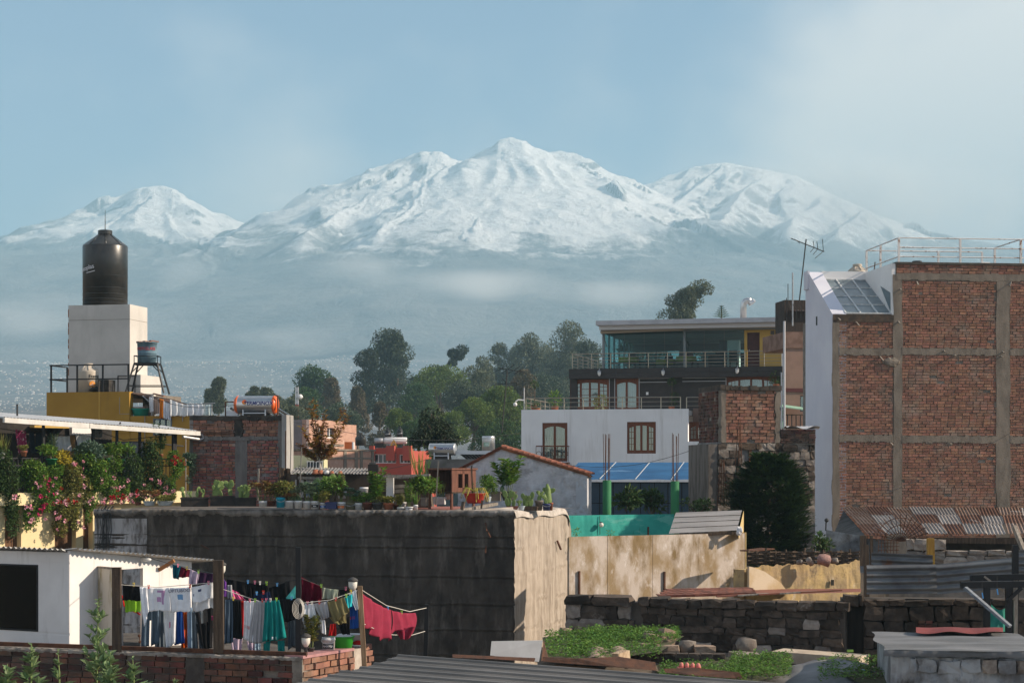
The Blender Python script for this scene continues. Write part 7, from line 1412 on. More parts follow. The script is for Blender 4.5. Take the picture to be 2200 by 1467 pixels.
# tall weeds in front
def weed(label, px, py0, py1, d, n, L, lean=.0):
    b0, tp = P(px, py0, d), P(px+lean, py1, d); t = thing('tall_weed', label, 'weed', b0); hgt = (tp-b0).length; dr = (tp-b0).normalized(); MB().tube([b0, b0.lerp(tp,.5)+Vector((.01,0,0)), tp], [.014,.010,.004], 6).build('stem', mk('weed_stem', (.20,.26,.09), rough=.6), t, world=True)
    lm = mk('weed_leaf', (.19,.27,.13), (.13,.21,.08), s=8, rough=.55, rnd=.3, hue=.02, trans=.25); me_ = []
    for v in range(4): q = MB(); leaf_quad(q, (0,0,0), (0,1,.0), (0,0,1), 1, .46+.06*v, .22); me_.append(q.mesh('leaf', lm))
    def lf(p, d_, s): o = inst('leaf', random.choice(me_), t); q = Vector(d_).to_track_quat('Y','Z'); o.matrix_parent_inverse = minv(t); o.matrix_basis = Matrix.LocRotScale(p, q, Vector((s,s,s)))
    nb_ = max(3, n//9)
    for k in range(nb_):
        f = .12+.75*k/nb_; a = k*2.4+random.uniform(-.4,.4); p = b0.lerp(tp, f); ln = hgt*.22*(1.15-f); dv = Vector((math.cos(a), math.sin(a)*.7, .9)).normalized(); e = p+dv*ln; MB().tube([p,e],.005,5).build('branch', MATS['weed_stem'], t, world=True)
        for q in range(9): g_ = random.uniform(.2,1.05); a2 = random.uniform(0,6.28); lf(p.lerp(e, min(1,g_)), (dv+Vector((math.cos(a2),math.sin(a2),.3))*.9), L*random.uniform(.5,1.0)*(1.2-.5*f))
    for q in range(n//2): f = random.uniform(.05,1); a2 = random.uniform(0,6.28); lf(b0.lerp(tp,f), Vector((math.cos(a2),math.sin(a2),.55)), L*(1.25-.75*f)*random.uniform(.7,1.1))
weed('tallest leafy weed reaching up before the shed door', 207,1500,1288,25.5,120,0.182,3); weed('leafy weed stem at the picture corner', 65,1500,1382,25.2,54,0.195,3); weed('thin weed between the corner weed and the tallest one', 128,1500,1392,25.8,30,0.156,-4); weed('short broad leaved weed right of the tallest weed', 287,1500,1412,25.6,34,0.208,-2); weed('weed with yellow tips at the very picture edge', 14,1500,1425,25,36,0.195,2); weed('small weed tip just showing at the bottom edge', 375,1500,1455,25.5,12,0.130,0); weed('low bushy weed at the foot of the tallest weed', 235,1510,1400,25.3,60,0.208,2)
# ------------------------------------------------------------------ teal wall, stained panel wall, ruins and yards at the right
fE = Frame(1222, 56.6, 1452, 58.4); te = fE.thing('teal_wall', 'flaking teal painted parapet wall behind the stained panels', 'wall')
m_teal = mk('teal_paint', (.035,.34,.28), (.025,.28,.235), s=1.4, rough=.8, bump=.4, bs=14, pos=True, layers=[((.09,.36,.31),1.1,(1,1,2.5),.56,.62),((.02,.10,.085),2.,(2,2,.4),.64,.72)])
zt = fE.w(1300,1106); rough_wall(0, fE.len, 4, zt, [], .012, 80, 30, 71).build('face', m_teal, te, True); MB().box(0,fE.len,.03,.3,4,zt-.004).build('core', m_teal, te)
MB().box(fE.u(1391),fE.u(1393.5),-.03,-.0,fE.w(1392,1150),fE.w(1392,1131)).build('rust_streak', m_rust, te)
wl_ = fE.thing('wall_lamp', 'white globe lamp on a cable on the teal wall', 'lamp'); u, z = fE.uw(1291,1127,-.1); MB().ball((u,-.12,z),.075,12,9).build('globe', MATS['globe_white'], wl_, True); MB().tube([(u,-.03,z+.27),(u,-.04,z),(u,-.04,z-.3)],.01,5).build('cable', m_wire, wl_); MB().lathe([(.06,.03),(.03,.09)],12,(u,-.12,z)).build('cap', m_dkpot, wl_)
for (x,y,lab) in ((1238,1143,'small weed rooted at the foot of the teal wall near concrete corner'),(1312,1146,'small weed growing under the globe lamp on the teal wall')):
    t = thing('wall_weed', lab, 'weed', P(x,y+6,55.9)); b = MB(); leaf_cloud(b,(0,0,.1),(.14,.08,.1),40,.07); b.build('foliage', m_leafA, t); MB().tube([(0,0,-.05),(0,0,.1)],.008,5).build('stem', m_stem, t)
# stained panels
fZ = Frame(1222, 47.5, 1601, 50.3); sp_ = fZ.thing('panel_wall', 'wall of stained cement boards below the teal parapet', 'wall')
m_stain = mk('stained_board', (.53,.455,.39), (.30,.215,.12), s=1.3, st=(1.6,1.6,.8), lo=.42, hi=.62, rough=.9, bump=.3, pos=True, layers=[((.66,.60,.56),2.6,(2,2,1),.56,.72),((.20,.135,.06),1.1,(1.4,1.4,.6),.52,.66),((.10,.075,.05),1.1,(1.5,1.5,.8),.66,.75)])
xs = [1222,1305,1402,1500,1601]; zt = fZ.w(1400,1149); 
for a, e in zip(xs[:-1], xs[1:]): u0, u1 = fZ.u(a), fZ.u(e); MB().box(u0+.006,u1-.006,random.uniform(-.006,.006),.03,4,zt).build('board', m_stain, sp_)
MB().box(.02,fZ.len-.02,.04,.1,4,zt-.03).build('frame', m_wood_dark, sp_); MB().box(fZ.len+.003,fZ.len+.03,-.01,1.2,4,zt+.02).build('end_board', mk('end_board', (.55,.42,.20), (.45,.33,.15), s=3, rough=.85), sp_)
for (x,y0,y1) in ((1243,1226,1282),(1426,1227,1275)): MB().box(fZ.u(x)-.02,fZ.u(x)+.02,-.06,-.01,fZ.w(x,y1),fZ.w(x,y0)).build('iron_strap', m_rust, sp_)
# lean-to sheet roof
ls = thing('sheet_lean_to', 'grey sheet metal lean-to roof at the end of the teal wall', 'roof', P(1510,1147,50)); m_sheet = mk('grey_sheet', (.33,.31,.30), (.24,.225,.215), s=1.5, st=(.4,1,1), rough=.7, metal=.2, layers=[((.5,.46,.42),2,(.3,1,1),.6,.75),((.28,.15,.08),3,(1,1,1),.68,.76)])
def LT_(i, j): a, e = P(1437,1147,49.6), P(1583,1140,49.8); c_, d_ = P(1452,1101,52.6), P(1594,1096,52.4); return a.lerp(e,i).lerp(c_.lerp(d_,i),j)
for k in range(4): MB().grid(lambda i, j: LT_(i, (k+j*1.04)/4)+Vector((0,0,.016*k*0+.018*(1-j))), 12, 2).build('sheet', m_sheet, ls, world=True)
MB().add([LT_(1,0)+Vector((.05,0,-.03)),LT_(1,1)+Vector((.05,0,0)),LT_(1,1)+Vector((.05,0,-.75)),LT_(1,0)+Vector((.05,0,-.2))],[(0,1,2,3)]).build('gable_board', MATS['end_board'], ls, world=True); MB().beam(LT_(0,0)+Vector((0,0,-.05)),LT_(1,0)+Vector((0,0,-.05)),.06,.08).build('eave_beam', m_wood_dark, ls, world=True)
b = MB(); q = P(1588,1140,49.7); b.ball(q,.10,8,6,.25,(.8,.5,1.2)); tag(b.build('plastic_bag', MATS['plastic_sheet']), 'crumpled white plastic stuffed under the lean-to roof end', 'bag')
# blue tarpaulin house part
fT2 = Frame(1226, 76, 1522, 75); bt_ = fT2.thing('blue_tarp_roof', 'blue tarpaulin roof with pale seams below the white house', 'roof')
m_tarp = mk('blue_tarp', (.04,.14,.29), (.03,.10,.22), s=.8, st=(.5,1,1), rough=.85, spec=.12, layers=[((.12,.24,.40),.6,(.6,1,2),.58,.68)])
zf, zk = fT2.w(1380,1030), fT2.w(1400,993,4.0)
def TP(i, j): a = (fT2.u(1212)*(1-i)+fT2.u(1519)*i); return ((a), 4.0*j, zf+(zk-zf)*j+.012*math.sin(i*31)*(1-j))
for k in range(4): MB().grid(lambda i, j: TP((k+i)/4, j), 14, 6).build('tarp_panel', m_tarp, bt_, True)
for k in range(1,4): MB().tube([Vector(TP(k/4+.03*(j/6), j/6))+Vector((0,0,.01)) for j in range(7)],.022,5).build('seam', mk('seam_white', (.38,.42,.46), rough=.7), bt_)
gl = fT2.thing('blue_partition', 'dark blue panelled partition below the tarpaulin', 'wall'); m_bpan = mk('blue_panel', (.025,.06,.10), (.018,.045,.075), s=2, rough=.4, spec=.5)
for r in range(2):
    for c in range(10): u0 = fT2.u(1226)+(fT2.len)*c/10; zq_ = fT2.w(1380,1125); hq_ = (zf-.1-zq_)/2; MB().box(u0+.02,u0+fT2.len/10-.02,.5,.54,zq_+r*hq_,zq_+(r+1)*hq_-.04).build('panel', m_bpan, gl)
MB().box(0,fT2.len,.55,.7,0,zf-.1).build('frame', m_blk, gl)
m_gcol = mk('green_column', (.03,.17,.07), (.025,.14,.055), s=2, rough=.75, bump=.2)
for (x, yt, ry, lab) in ((1304,1032,926,'green round column with bare steel bars nearest the gable house'),(1450,1034,925,'green round column with bare steel bars beside the sheet roof')):
    t = thing('green_column', lab, 'column', P(x,1110,58.5)); z = P(x,yt,58.5).z-P(x,1110,58.5).z; MB().lathe([(.135,-3),(.135,z),(.125,z+.01)],24).build('shaft', m_gcol, t, True)
    for k in range(6): a = k*1.05; zt_ = P(x,ry,58.5).z-P(x,1110,58.5).z; MB().tube([(.085*math.cos(a),.085*math.sin(a),z-.1),(.10*math.cos(a)+random.uniform(-.03,.03),.1*math.sin(a),zt_-random.uniform(0,.25))],.011,5).build('steel_bar', m_rust, t)
def shrub(label, px, py, d, rx, rz, n, mat, L=.14, name='shrub', cat='shrub', clumps=7):
    k = d/F; base = P(px, py+rz, d); t = thing(name, label, cat, base); b = MB(); c0 = P(px,py,d)
    for q in range(clumps):
        v = rvec(); c = c0+Vector((v.x*rx*k*.65, v.y*rx*k*.5, v.z*rz*k*.6)); leaf_cloud(b, c, (rx*k*.42,rx*k*.4,rz*k*.42), n//clumps, L, L*.5); MB().tube([base, base.lerp(c,.6)+Vector((random.uniform(-.05,.05),0,0)), c],.018,5).build('branch', m_bark, t, world=True)
    b.build('foliage', mat, t, world=True); return t
shrub('leafy fig shrub between the green columns, nearest the first column', 1345, 1068, 60, 36, 30, 500, m_leafB, .2); shrub('dark shrub in the shade of the tarpaulin between the columns', 1400, 1072, 61, 40, 38, 600, m_leafB, .18); shrub('scrubby dark bush right of the second green column', 1500, 1085, 59, 44, 26, 380, m_leafB, .13)
# dark conifer
def conifer(label, px, py_t, py_b, d, wpx):
    k = d/F; base = P(px, py_b, d); t = thing('dark_conifer', label, 'tree', base); hgt = (py_b-py_t)*k; MB().tube([base-Vector((0,0,1)), base+Vector((0,0,hgt*.9))],[.12,.03],8).build('trunk', m_bark, t, world=True); b = MB()
    for i in range(2300):
        f = random.random(); a = random.uniform(0,6.28); env = (1-max(0,f-.6)**2*4.0)*(.72+.28*min(1,f*3))*(.93+.07*math.sin(a*3+f*9)); rad = wpx*k*.5*env*random.uniform(.75,1.06); o_ = base+Vector((0,0,hgt*f*.94-.15)); e = o_+Vector((math.cos(a)*rad, math.sin(a)*rad*.85, hgt*.05+random.uniform(-.05,.15))); side = Vector((-math.sin(a), math.cos(a), 0))
        for q in range(15):
            g_ = .55+.45*q/15; p = o_.lerp(e, g_); d_ = (e-o_).normalized()*.8+side*random.choice((-1,1))*random.uniform(.3,1)+Vector((0,0,random.uniform(.0,.6))); leaf_quad(b, p, d_, (0,0,1), .21*random.uniform(.6,1.2), .065, .1)
    b.build('crown', mk('conifer_needles', (.026,.058,.018), (.042,.078,.022), s=1.5, rough=.6, rnd=.35, hue=.015, trans=.15), t, world=True)
conifer('big dark feathery conifer in front of the stone foot', 1652, 970, 1215, 58.0, 200)
# creeping plant climbing the pale side wall
# ruined plaster wall
fA = Frame(1603, 44.6, 1848, 46.4); ru = fA.thing('ruined_plaster_wall', 'crumbling yellow plastered wall right of the stained panels', 'wall')
m_ruin = mk('ruin_plaster', (.46,.33,.15), (.30,.22,.13), s=1.6, rough=.95, bump=1.5, bs=6, pos=True, layers=[((.56,.47,.36),1.5,(1,1,1),.58,.68),((.13,.10,.075),1.8,(1,1,1),.60,.70)])
zr = fA.w(1700,1212); rough_wall(0, fA.len, 4.5, zr, [], .018, 120, 60, 83, top=lambda u: zr+.09*float(fbm(np.array([u/.6]),np.array([.5]),4,12)[0])).build('face', m_ruin, ru, True); MB().box(0,fA.len,.08,.5,4,zr-.1).build('core', m_ruin, ru)
b = MB(); b.prism([(0.0,fA.w(1610,1275)),(fA.u(1690),fA.w(1690,1275)),(fA.u(1670),fA.w(1670,1250)),(fA.u(1635),fA.w(1635,1226)),(fA.u(1610),fA.w(1610,1217)),(0.0,fA.w(1604,1216))], -.12, -.05); b.build('smooth_patch', mk('smooth_cream', (.60,.50,.36), (.50,.38,.22), s=2, rough=.9), ru)
u, z = fA.uw(1787,1250,-.05); MB().box(u-.04,u+.05,-.075,-.06,z-.08,z+.06).build('hole', mk('hole_dark', (.01,.01,.01)), ru)
for k, (x, y, s, lab) in enumerate(((1770,1203,.22,'reddish rock lying on top of the ruined yellow wall'),(1792,1204,.13,'smaller grey rock beside the reddish rock on the ruined wall'),(1718,1207,.11,'small round stone on top of the ruined yellow wall'),(1740,1206,.14,'flat stone on the ruined wall before the woven fence'))):
    p = P(x, y, 45.2); o = inst('rock', unit_stone(mk('rock_red', (.34,.20,.17), (.24,.15,.13), s=5, rough=.9, bump=.6) if k == 0 else m_stone, k, .14, .3), None, p, (random.random(),random.random(),random.random()*3), (s*1.5,s,s)); tag(o, lab, 'rock')
# woven stick fence
wv = thing('woven_fence', 'dark woven stick fence behind the ruined wall', 'fence', P(1730,1210,47.5)); 
for r in range(6): MB().tube([P(1606+x*24, 1186+r*4.5+1.5*math.sin(x*3.1+r*3.1), 47.5+.06*(1 if (x+r)%2 else -1)) for x in range(11)], .028, 5).build('rail_stick', m_wood_dark, wv, world=True)
for k in range(13): MB().tube([P(1606+k*20,1214,47.5),P(1607+k*20+random.uniform(-2,2),1180+random.uniform(-4,3),47.5)], .03, 5).build('stake', m_wood_dark, wv, world=True)
o = MB().beam(P(1604,1183,49),P(1650,1178,49.5),.5,.03).build('rusty_plate', m_rust); tag(o, 'rusty tin plate behind the woven stick fence', 'tin sheet')
# ------------------------------------------------------------------ dark old stone wall with tile patch on top
fI = Frame(1214, 40.5, 1815, 38.5); sw_ = fI.thing('old_stone_wall', 'long dark old stone wall behind the weedy plot', 'wall')
zs = fI.w(1500,1286); z0 = fI.w(1500,1412)
MB().box(-.0, fI.len, .05, .6, 3.5, zs-.12).build('core', mk('dark_mortar', (.06,.05,.043), (.10,.085,.072), s=3, rough=.95, bump=.9, pos=True), sw_)
def stop(u): return fI.w(1300,1278) if u < fI.u(1362) else zs+.0
mm_ = [m_stone_d]*14+[m_stone, m_stone_p]
stonework(sw_, .02, fI.u(1363), z0-.5, fI.w(1290,1300), m_stone_d, (.2,.3), (.25,.6), off=-.02, depth=.26, mats=[m_stone_d]*6+[m_stone])
stonework(sw_, fI.u(1378), fI.len-.02, z0-.5, fI.w(1500,1306), m_stone_d, (.16,.28), (.2,.5), off=.02, depth=.24, mats=mm_)
stonework(sw_, .02, fI.u(1363), fI.w(1290,1300), fI.w(1290,1278), m_stone_d, (.2,.3), (.5,.9), off=-.06, depth=.4, mats=[m_stone_d])
stonework(sw_, fI.u(1372), fI.len+.1, fI.w(1500,1306), zs, m_stone_d, (.2,.3), (.32,.45), off=-.05, depth=.4, mats=[m_stone_d])
# tiled lean roof strip behind the wall
tp_ = thing('tile_roof_patch', 'low red tiled roof patch behind the dark stone wall', 'roof', P(1500,1280,42)); 
A0, B0, A1, B1 = P(1408,1284,41), P(1850,1271,41), P(1438,1266,45), P(1600,1264,45)
MB().add([A0,B0,P(1850,1264,45),A1],[(0,1,2,3)]).build('deck', m_tile, tp_, world=True)
def tq(i, j): return P(1410,1283,41.2).lerp(P(1620,1276,41.2), i).lerp(P(1436,1267,44.5).lerp(P(1612,1264,44.5), i), j)
tu = MB(); tu.add([(-.5,-.5,0),(.5,-.5,0),(.5,.5,.0),(-.5,.5,.0),(-.5,-.5,.16),(.5,-.5,.16),(.5,.5,.06),(-.5,.5,.06)],[(4,5,6,7),(0,1,5,4),(1,2,6,5),(3,0,4,7)]); tum = tu.mesh('tile', m_tile)
for r in range(4):
    for c in range(11): p = tq((c+.5)/11, (r+.5)/4); o = inst('tile', tum, tp_, None); o.matrix_parent_inverse = minv(tp_); o.matrix_basis = Matrix.Translation(p+Vector((0,0,.01))) @ Matrix.Rotation(random.uniform(-.03,.03),4,'Z') @ Matrix.Diagonal((.205,.84,.28,1))
for k in range(5): MB().beam(P(1540+k*45,1281-k*2.2,40.9), P(1600+k*52,1277-k*2.4,41.0), .12,.03).build('broken_lath', m_wood_grey if k % 2 else m_tile, tp_, world=True)
# doorway slot and shaded stones right of the wall
fJ = Frame(1813, 38.5, 2215, 38.2); dw = fJ.thing('shaded_stone_wall', 'shadowy stone wall under the tin fence at the right', 'wall')
a,e,w0,w1 = fJ.rect(1816,1303,1858,1420); zj = fJ.w(1950,1288)
MB().box(a,e,.3,.34,3,w1).build('doorway', mk('doorway_dark', (.012,.01,.009), (.03,.025,.02), s=2, st=(3,1,.3), rough=.9), dw); MB().box(0,fJ.len,.36,.8,3,zj).build('core', MATS['dark_mortar'], dw)
stonework(dw, e, fJ.len, fJ.w(1950,1420), zj, m_stone_d, (.2,.34), (.25,.55), off=.1, depth=.26, mats=mm_)
stonework(dw, 0, e, w1, zj+.1, m_stone_d, (.2,.3), (.3,.5), off=.1, depth=.26)
u0,u1,w0,w1 = fJ.rect(1973,1332,2005,1348)
for r in range(2):
    for c in range(2): MB().box(u0+(u1-u0)*c/2+.01,u0+(u1-u0)*(c+1)/2-.01,.04,.1,w0+(w1-w0)*r/2+.01,w0+(w1-w0)*(r+1)/2-.01).build('brick', m_brick3, dw)
# corrugated tin fence sheets
m_tinf = mk('tin_fence', (.19,.195,.20), (.11,.11,.115), s=2, st=(.6,1,1), rough=.6, metal=.35, pos=True, layers=[((.16,.075,.04),1.3,(1,1,1),.60,.70)])
for (q, lab) in ((((1862,1276,38),(2014,1274,37.9),(2012,1210,37.9),(1862,1214,38)),'rusty corrugated tin sheet fence beside the dark doorway'),(((2014,1276,37.7),(2182,1262,37.5),(2180,1196,37.5),(2011,1212,37.7)),'crumpled grey corrugated tin sheet sagging to the right'),(((2176,1236,37.9),(2216,1236,37.9),(2216,1178,37.9),(2176,1180,37.9)),'dark upright tin sheet at the picture edge'),(((1872,1212,39.2),(2004,1218,39.0),(2004,1200,39.0),(1872,1186,39.2)),'faded tin strip leaning behind the tin fence')):
    pp = [P(*z) for z in q]; o = corrugated(pp[0], pp[3]-pp[0], pp[1]-pp[0], per=.14, amp=.028, nv=10, bend=.04).build('tin_sheet', m_tinf, None, True); tag(o, lab, 'tin sheet', 'tin sheets of the yard fence')
for (x,y0,y1,w_,mt,lab) in ((2000,1156,1212,.14,mk('yellow_post', (.42,.24,.04), (.3,.16,.03), s=4, st=(4,4,.5), rough=.8),'yellow painted wooden post above the tin fence'),(1862,1170,1290,.10,m_wood_dark,'dark fence post beside the woven fence'),(1873,1150,1215,.06,m_wood_dark,'thin dark stake near the wire fan grille'),(1855,1150,1215,.12,m_wood_dark,'stout dark stake at the end of the woven fence')):
    o = MB().beam(P(x,y1,39.3),P(x-1,y0,39.3),w_).build('fence_post', mt); tag(o, lab, 'post')
# ------------------------------------------------------------------ rusty roofed shed below the brick block
fM = Frame(1812, 52, 2230, 51.6); rs2 = fM.thing('rusty_roof_shed', 'open shed with patchwork rusty corrugated roof before the brick block', 'shed')
mr = [mk('roof_rust_%d' % i, c, c2, s=2.2, st=(1,.4,1), rough=.8, metal=.15, layers=[((.42,.38,.35),1.6,(1,.3,1),.58,.74),((.13,.055,.03),2.4,(1,.4,1),.62,.72)], pos=True) for i, (c, c2) in enumerate((((.27,.245,.23),(.18,.155,.14)),((.22,.16,.13),(.16,.085,.05)),((.15,.07,.04),(.10,.045,.03)),((.33,.30,.28),(.22,.19,.17))))]
def RT(i, j): a, e = P(1862,1152,50), P(2290,1150,49.6); c_, d_ = P(1810,1093,61), P(2290,1095,61); return a.lerp(e,i).lerp(c_.lerp(d_,i),j)
for r in range(3):
    n = 10
    for c in range(n):
        j0, j1 = r/3, (r+1)/3+.02; i0, i1 = c/n, (c+1)/n+.006; p0 = RT(i0,j0)+Vector((0,0,.05*(3-r)*0+.02*(c%2)+.03)); ev = RT(i1,j0)-RT(i0,j0); fv = RT(i0,j1)-RT(i0,j0)
        corrugated(p0+Vector((0,random.uniform(-.2,.1),random.uniform(0,.02))), ev, fv, per=.10, amp=.018, nv=2, n=6).build('roof_sheet', random.choice([mr[0],mr[1],mr[1],mr[2],mr[3]]), rs2, True, world=True)
m_oldw = mk('old_whitewash', (.26,.29,.32), (.10,.10,.10), s=1.4, rough=.95, bump=.8, bs=12, pos=True, layers=[((.04,.038,.035),1.6,(1,1,1),.55,.68)])
MB().add([P(1775,1138,50.5),P(1848,1150,50.5),P(1848,1230,50.5),P(1775,1230,50.5),P(1848,1156,50.4),P(1935,1160,50.4),P(1935,1230,50.4),P(1848,1230,50.4)],[(3,2,1,0),(7,6,5,4)]).build('whitewashed_wall', m_oldw, rs2, world=True)
MB().add([P(1790,1150,54),P(1812,1096,60.5),P(1862,1153,50.2),P(1862,1230,50.2),P(1790,1230,54)],[(0,1,2),(0,2,3,4)]).build('gable_end', mk('gable_dark', (.06,.058,.055), (.12,.115,.11), s=2, rough=.95, bump=.6), rs2, world=True)
MB().add([P(1936,1160,58),P(2230,1160,58),P(2230,1290,58),P(1936,1290,58)],[(0,1,2,3)]).build('dark_inside', MATS['room_shade'], rs2, world=True)
q = P(1930,1150,49.8); MB().box(q.x-.28,q.x+.22,49.7,50.1,5,q.z).build('pillar', m_conc, rs2, world=True)
MB().beam(P(2000,1160,49.9),P(2230,1163,49.6),.10,.14).build('lintel_beam', m_wood_dark, rs2, world=True); MB().beam(P(1950,1157,49.9),P(2230,1158,49.7),.08).build('eave_beam', m_wood_dark, rs2, world=True)
# fan shaped wire grille
gr = thing('wire_fan_grille', 'rusty wire fan grille standing above the shed wall', 'grille', P(1935,1165,49))
for k in range(15): a = math.pi*(k+.5)/15; MB().tube([P(1935,1162,49),P(1935+62*math.cos(a),1162-58*math.sin(a),48.9)],.011,4).build('spoke', m_rust, gr, world=True)
for rr3 in (18,34,50): MB().tube([P(1935+rr3*1.05*math.cos(math.pi*k/14),1162-rr3*math.sin(math.pi*k/14),48.95) for k in range(15)],.009,4).build('ring', m_rust, gr, world=True)
for k in range(7): MB().tube([P(1888+k*6.5,1160,49.2),P(1886+k*6.8,1192,49.2)],.009,4).build('mesh_bar', m_rust, gr, world=True)
for k in range(4): MB().tube([P(1886,1166+k*8,49.2),P(1932,1165+k*8,49.2)],.009,4).build('mesh_bar', m_rust, gr, world=True)
# grey stone blocks row
fNn = Frame(1948, 46.5, 2216, 46); blk = fNn.thing('block_wall', 'row of loose grey stone blocks behind the tin fence', 'wall'); stonework(blk, 0, fNn.len, fNn.w(2050,1212), fNn.w(2050,1182), m_stone, (.2,.3), (.42,.62), depth=.35, off=0); stonework(blk, 0, fNn.u(2035), fNn.w(2000,1182), fNn.w(2000,1158), m_stone, (.18,.26), (.3,.45), depth=.35, off=0); MB().box(0,fNn.len,.1,.3,4,fNn.w(2050,1196)).build('core', m_mortar, blk)
o = MB().beam(P(2178,1130,46),P(2205,1196,45.6),.10).build('leaning_pole', m_wood_grey); tag(o, 'grey pole leaning beside the shed at the picture edge', 'pole')
sh_ = shrub('small dark bush at the foot of the pale side wall', 1765, 1168, 50, 26, 24, 420, m_leafB, .12)
MB(); t = thing('garden_tap_post', 'small standing tap post above the whitewashed wall', 'post', P(1774,1140,50.9)); MB().tube([P(1774,1140,50.9),P(1775,1118,50.9)],.02,6).build('pipe', m_wire, t, world=True); MB().ball(P(1776,1117,50.85),.06,8,6).build('tap', m_wire, t, world=True)
# ------------------------------------------------------------------ pergola, sack
pg = thing('pergola', 'dark timber pergola frame at the right edge', 'pergola', P(2140,1350,36))
for (a, e, w_) in (((2085,1241,36),(2230,1238,36),.12),((2064,1256,35.4),(2230,1254,35.4),.12)): MB().beam(P(*a),P(*e),w_,w_).build('beam', m_blk, pg, world=True)
for (x, y0, d) in ((2120,1256,35.4),(2167,1250,35.4),(2182,1240,36),(2181,1170,36.2)): MB().beam(P(x,1400,d),P(x,y0,d),.11 if x != 2182 else .07).build('post', m_blk if x != 2182 else m_wood_grey, pg, world=True)
MB().beam(P(2165,1290,35.3),P(2195,1262,35.3),.06).build('knee_brace', m_blk, pg, world=True); MB().beam(P(2074,1262,35.2),P(2170,1345,34.6),.11,.05).build('grey_brace', mk('bluegrey_board', (.20,.22,.25), (.13,.145,.165), s=4, st=(1,1,5), rough=.85), pg, world=True); MB().beam(P(2115,1238,35.6),P(2183,1290,35.6),.035).build('thin_brace', m_wood_grey, pg, world=True)
sk_ = thing('teal_sack', 'teal woven sack with yellow printed letters hanging on the pergola', 'sack', P(2146,1355,35.9))
b = MB(); b.grid(lambda i, j: P(2130+36*i-8*(1-i)*j*1.0, 1298+(1356-1298)*j+26*math.sin(i*3.0)*(1-j)*.45, 36.1+.10*math.sin(i*7+j*2)*.4-.12*math.sin(i*3.14)*j), 14, 12); so_ = b.build('bag', mk('teal_woven', (.015,.23,.17), (.01,.17,.13), s=6, rough=.6, bump=.3, bs=60), sk_, True, world=True)
inst('lettering', text_mesh('LIFA\nPERU', .15, mk('letter_yellow', (.40,.32,.06), rough=.8), bold=.004, fn=lambda x, y, z: P(2147,1330,35.85)+Vector((-y*.9, -z, x*.9))), sk_)
for x, y in ((2142,1270),(2110,1278)): t = thing('clothes_peg', 'small blue peg hanging from the pergola beam, '+('near the sack' if x == 2142 else 'left of the sack'), 'peg', P(x,y,35.3)); MB().beam((0,0,.05),(.02,0,-.06),.02).build('jaw', PEG[4], t); MB().tube([(0,0,.05),(0,0,.3)],.004,4).build('string', m_wire, t)
# ------------------------------------------------------------------ concrete slab house at the lower right corner
fKk = Frame(1914, 30, 2240, 29.7); ch = fKk.thing('slab_house', 'whitewashed low house with flat cement roof in the lower right corner', 'building'); zk_ = fKk.w(2050,1396)
m_cem = mk('cement_roof', (.18,.185,.195), (.115,.12,.125), s=1.4, st=(.5,1.5,1), rough=.9, bump=.5, bs=12, pos=True, layers=[((.36,.36,.37),1.5,(.3,1.5,1),.6,.75),((.08,.08,.08),2,(.5,1.2,1),.62,.74)])
b = MB(); b.grid(lambda i, j: (-.12+i*(fKk.len+.2)+.05*math.sin(j*9)*(1-i), -.12+j*3.4+.05*math.sin(i*9), zk_+.006*math.sin(i*16+j*7)), 30, 12); b.build('roof', m_cem, ch, True)
b = MB(); b.grid(lambda i, j: (-.12+i*(fKk.len+.2), -.12-.01*math.sin(j*3.1)-.008*math.sin(i*70), zk_-.10*j+.008*math.sin(i*37)*j), 80, 4); b.build('roof_edge', m_cem, ch, True)
m_ww = mk('patchy_whitewash', (.34,.355,.37), (.15,.15,.155), s=1.8, rough=.95, bump=1., bs=10, pos=True, layers=[((.06,.055,.05),1.7,(1.3,1.3,.6),.55,.66),((.12,.12,.125),3,(2,2,.4),.62,.72)])
rough_wall(0, fKk.len, 3, zk_-.12, [], .05, 130, 60, 91).build('front_wall', m_ww, ch, True); MB().box(0.02,fKk.len,.1,3.5,3,zk_-.06).build('core', m_ww, ch)
stonework(ch, .3, fKk.len, zk_-.36, zk_-.14, m_stone, (.2,.22), (.2,.4), off=-.045, depth=.2, mats=[m_ww,m_ww,m_stone])
rg = thing('ridge_tile_strip', 'long dull red strip lying on the cement roof', 'strip', P(2060,1358,33.2)); b = MB(); b.grid(lambda i, j: P(1968+187*i,1352+2*i+3*math.sin(i*9)*0,33.3).lerp(P(1968+187*i,1362+2.5*math.sin(i*12),32.4), j)+Vector((0,0,.05*math.sin(j*3.14)+.03)), 24, 6); b.build('strip', mk('dull_red', (.22,.05,.045), (.17,.04,.04), s=3, rough=.8), rg, True, world=True)
MB().tube([P(1969+93*k,1357,32.8) for k in (0,1,2)],.02,6).build('underside_batten', m_wood_dark, rg, world=True)
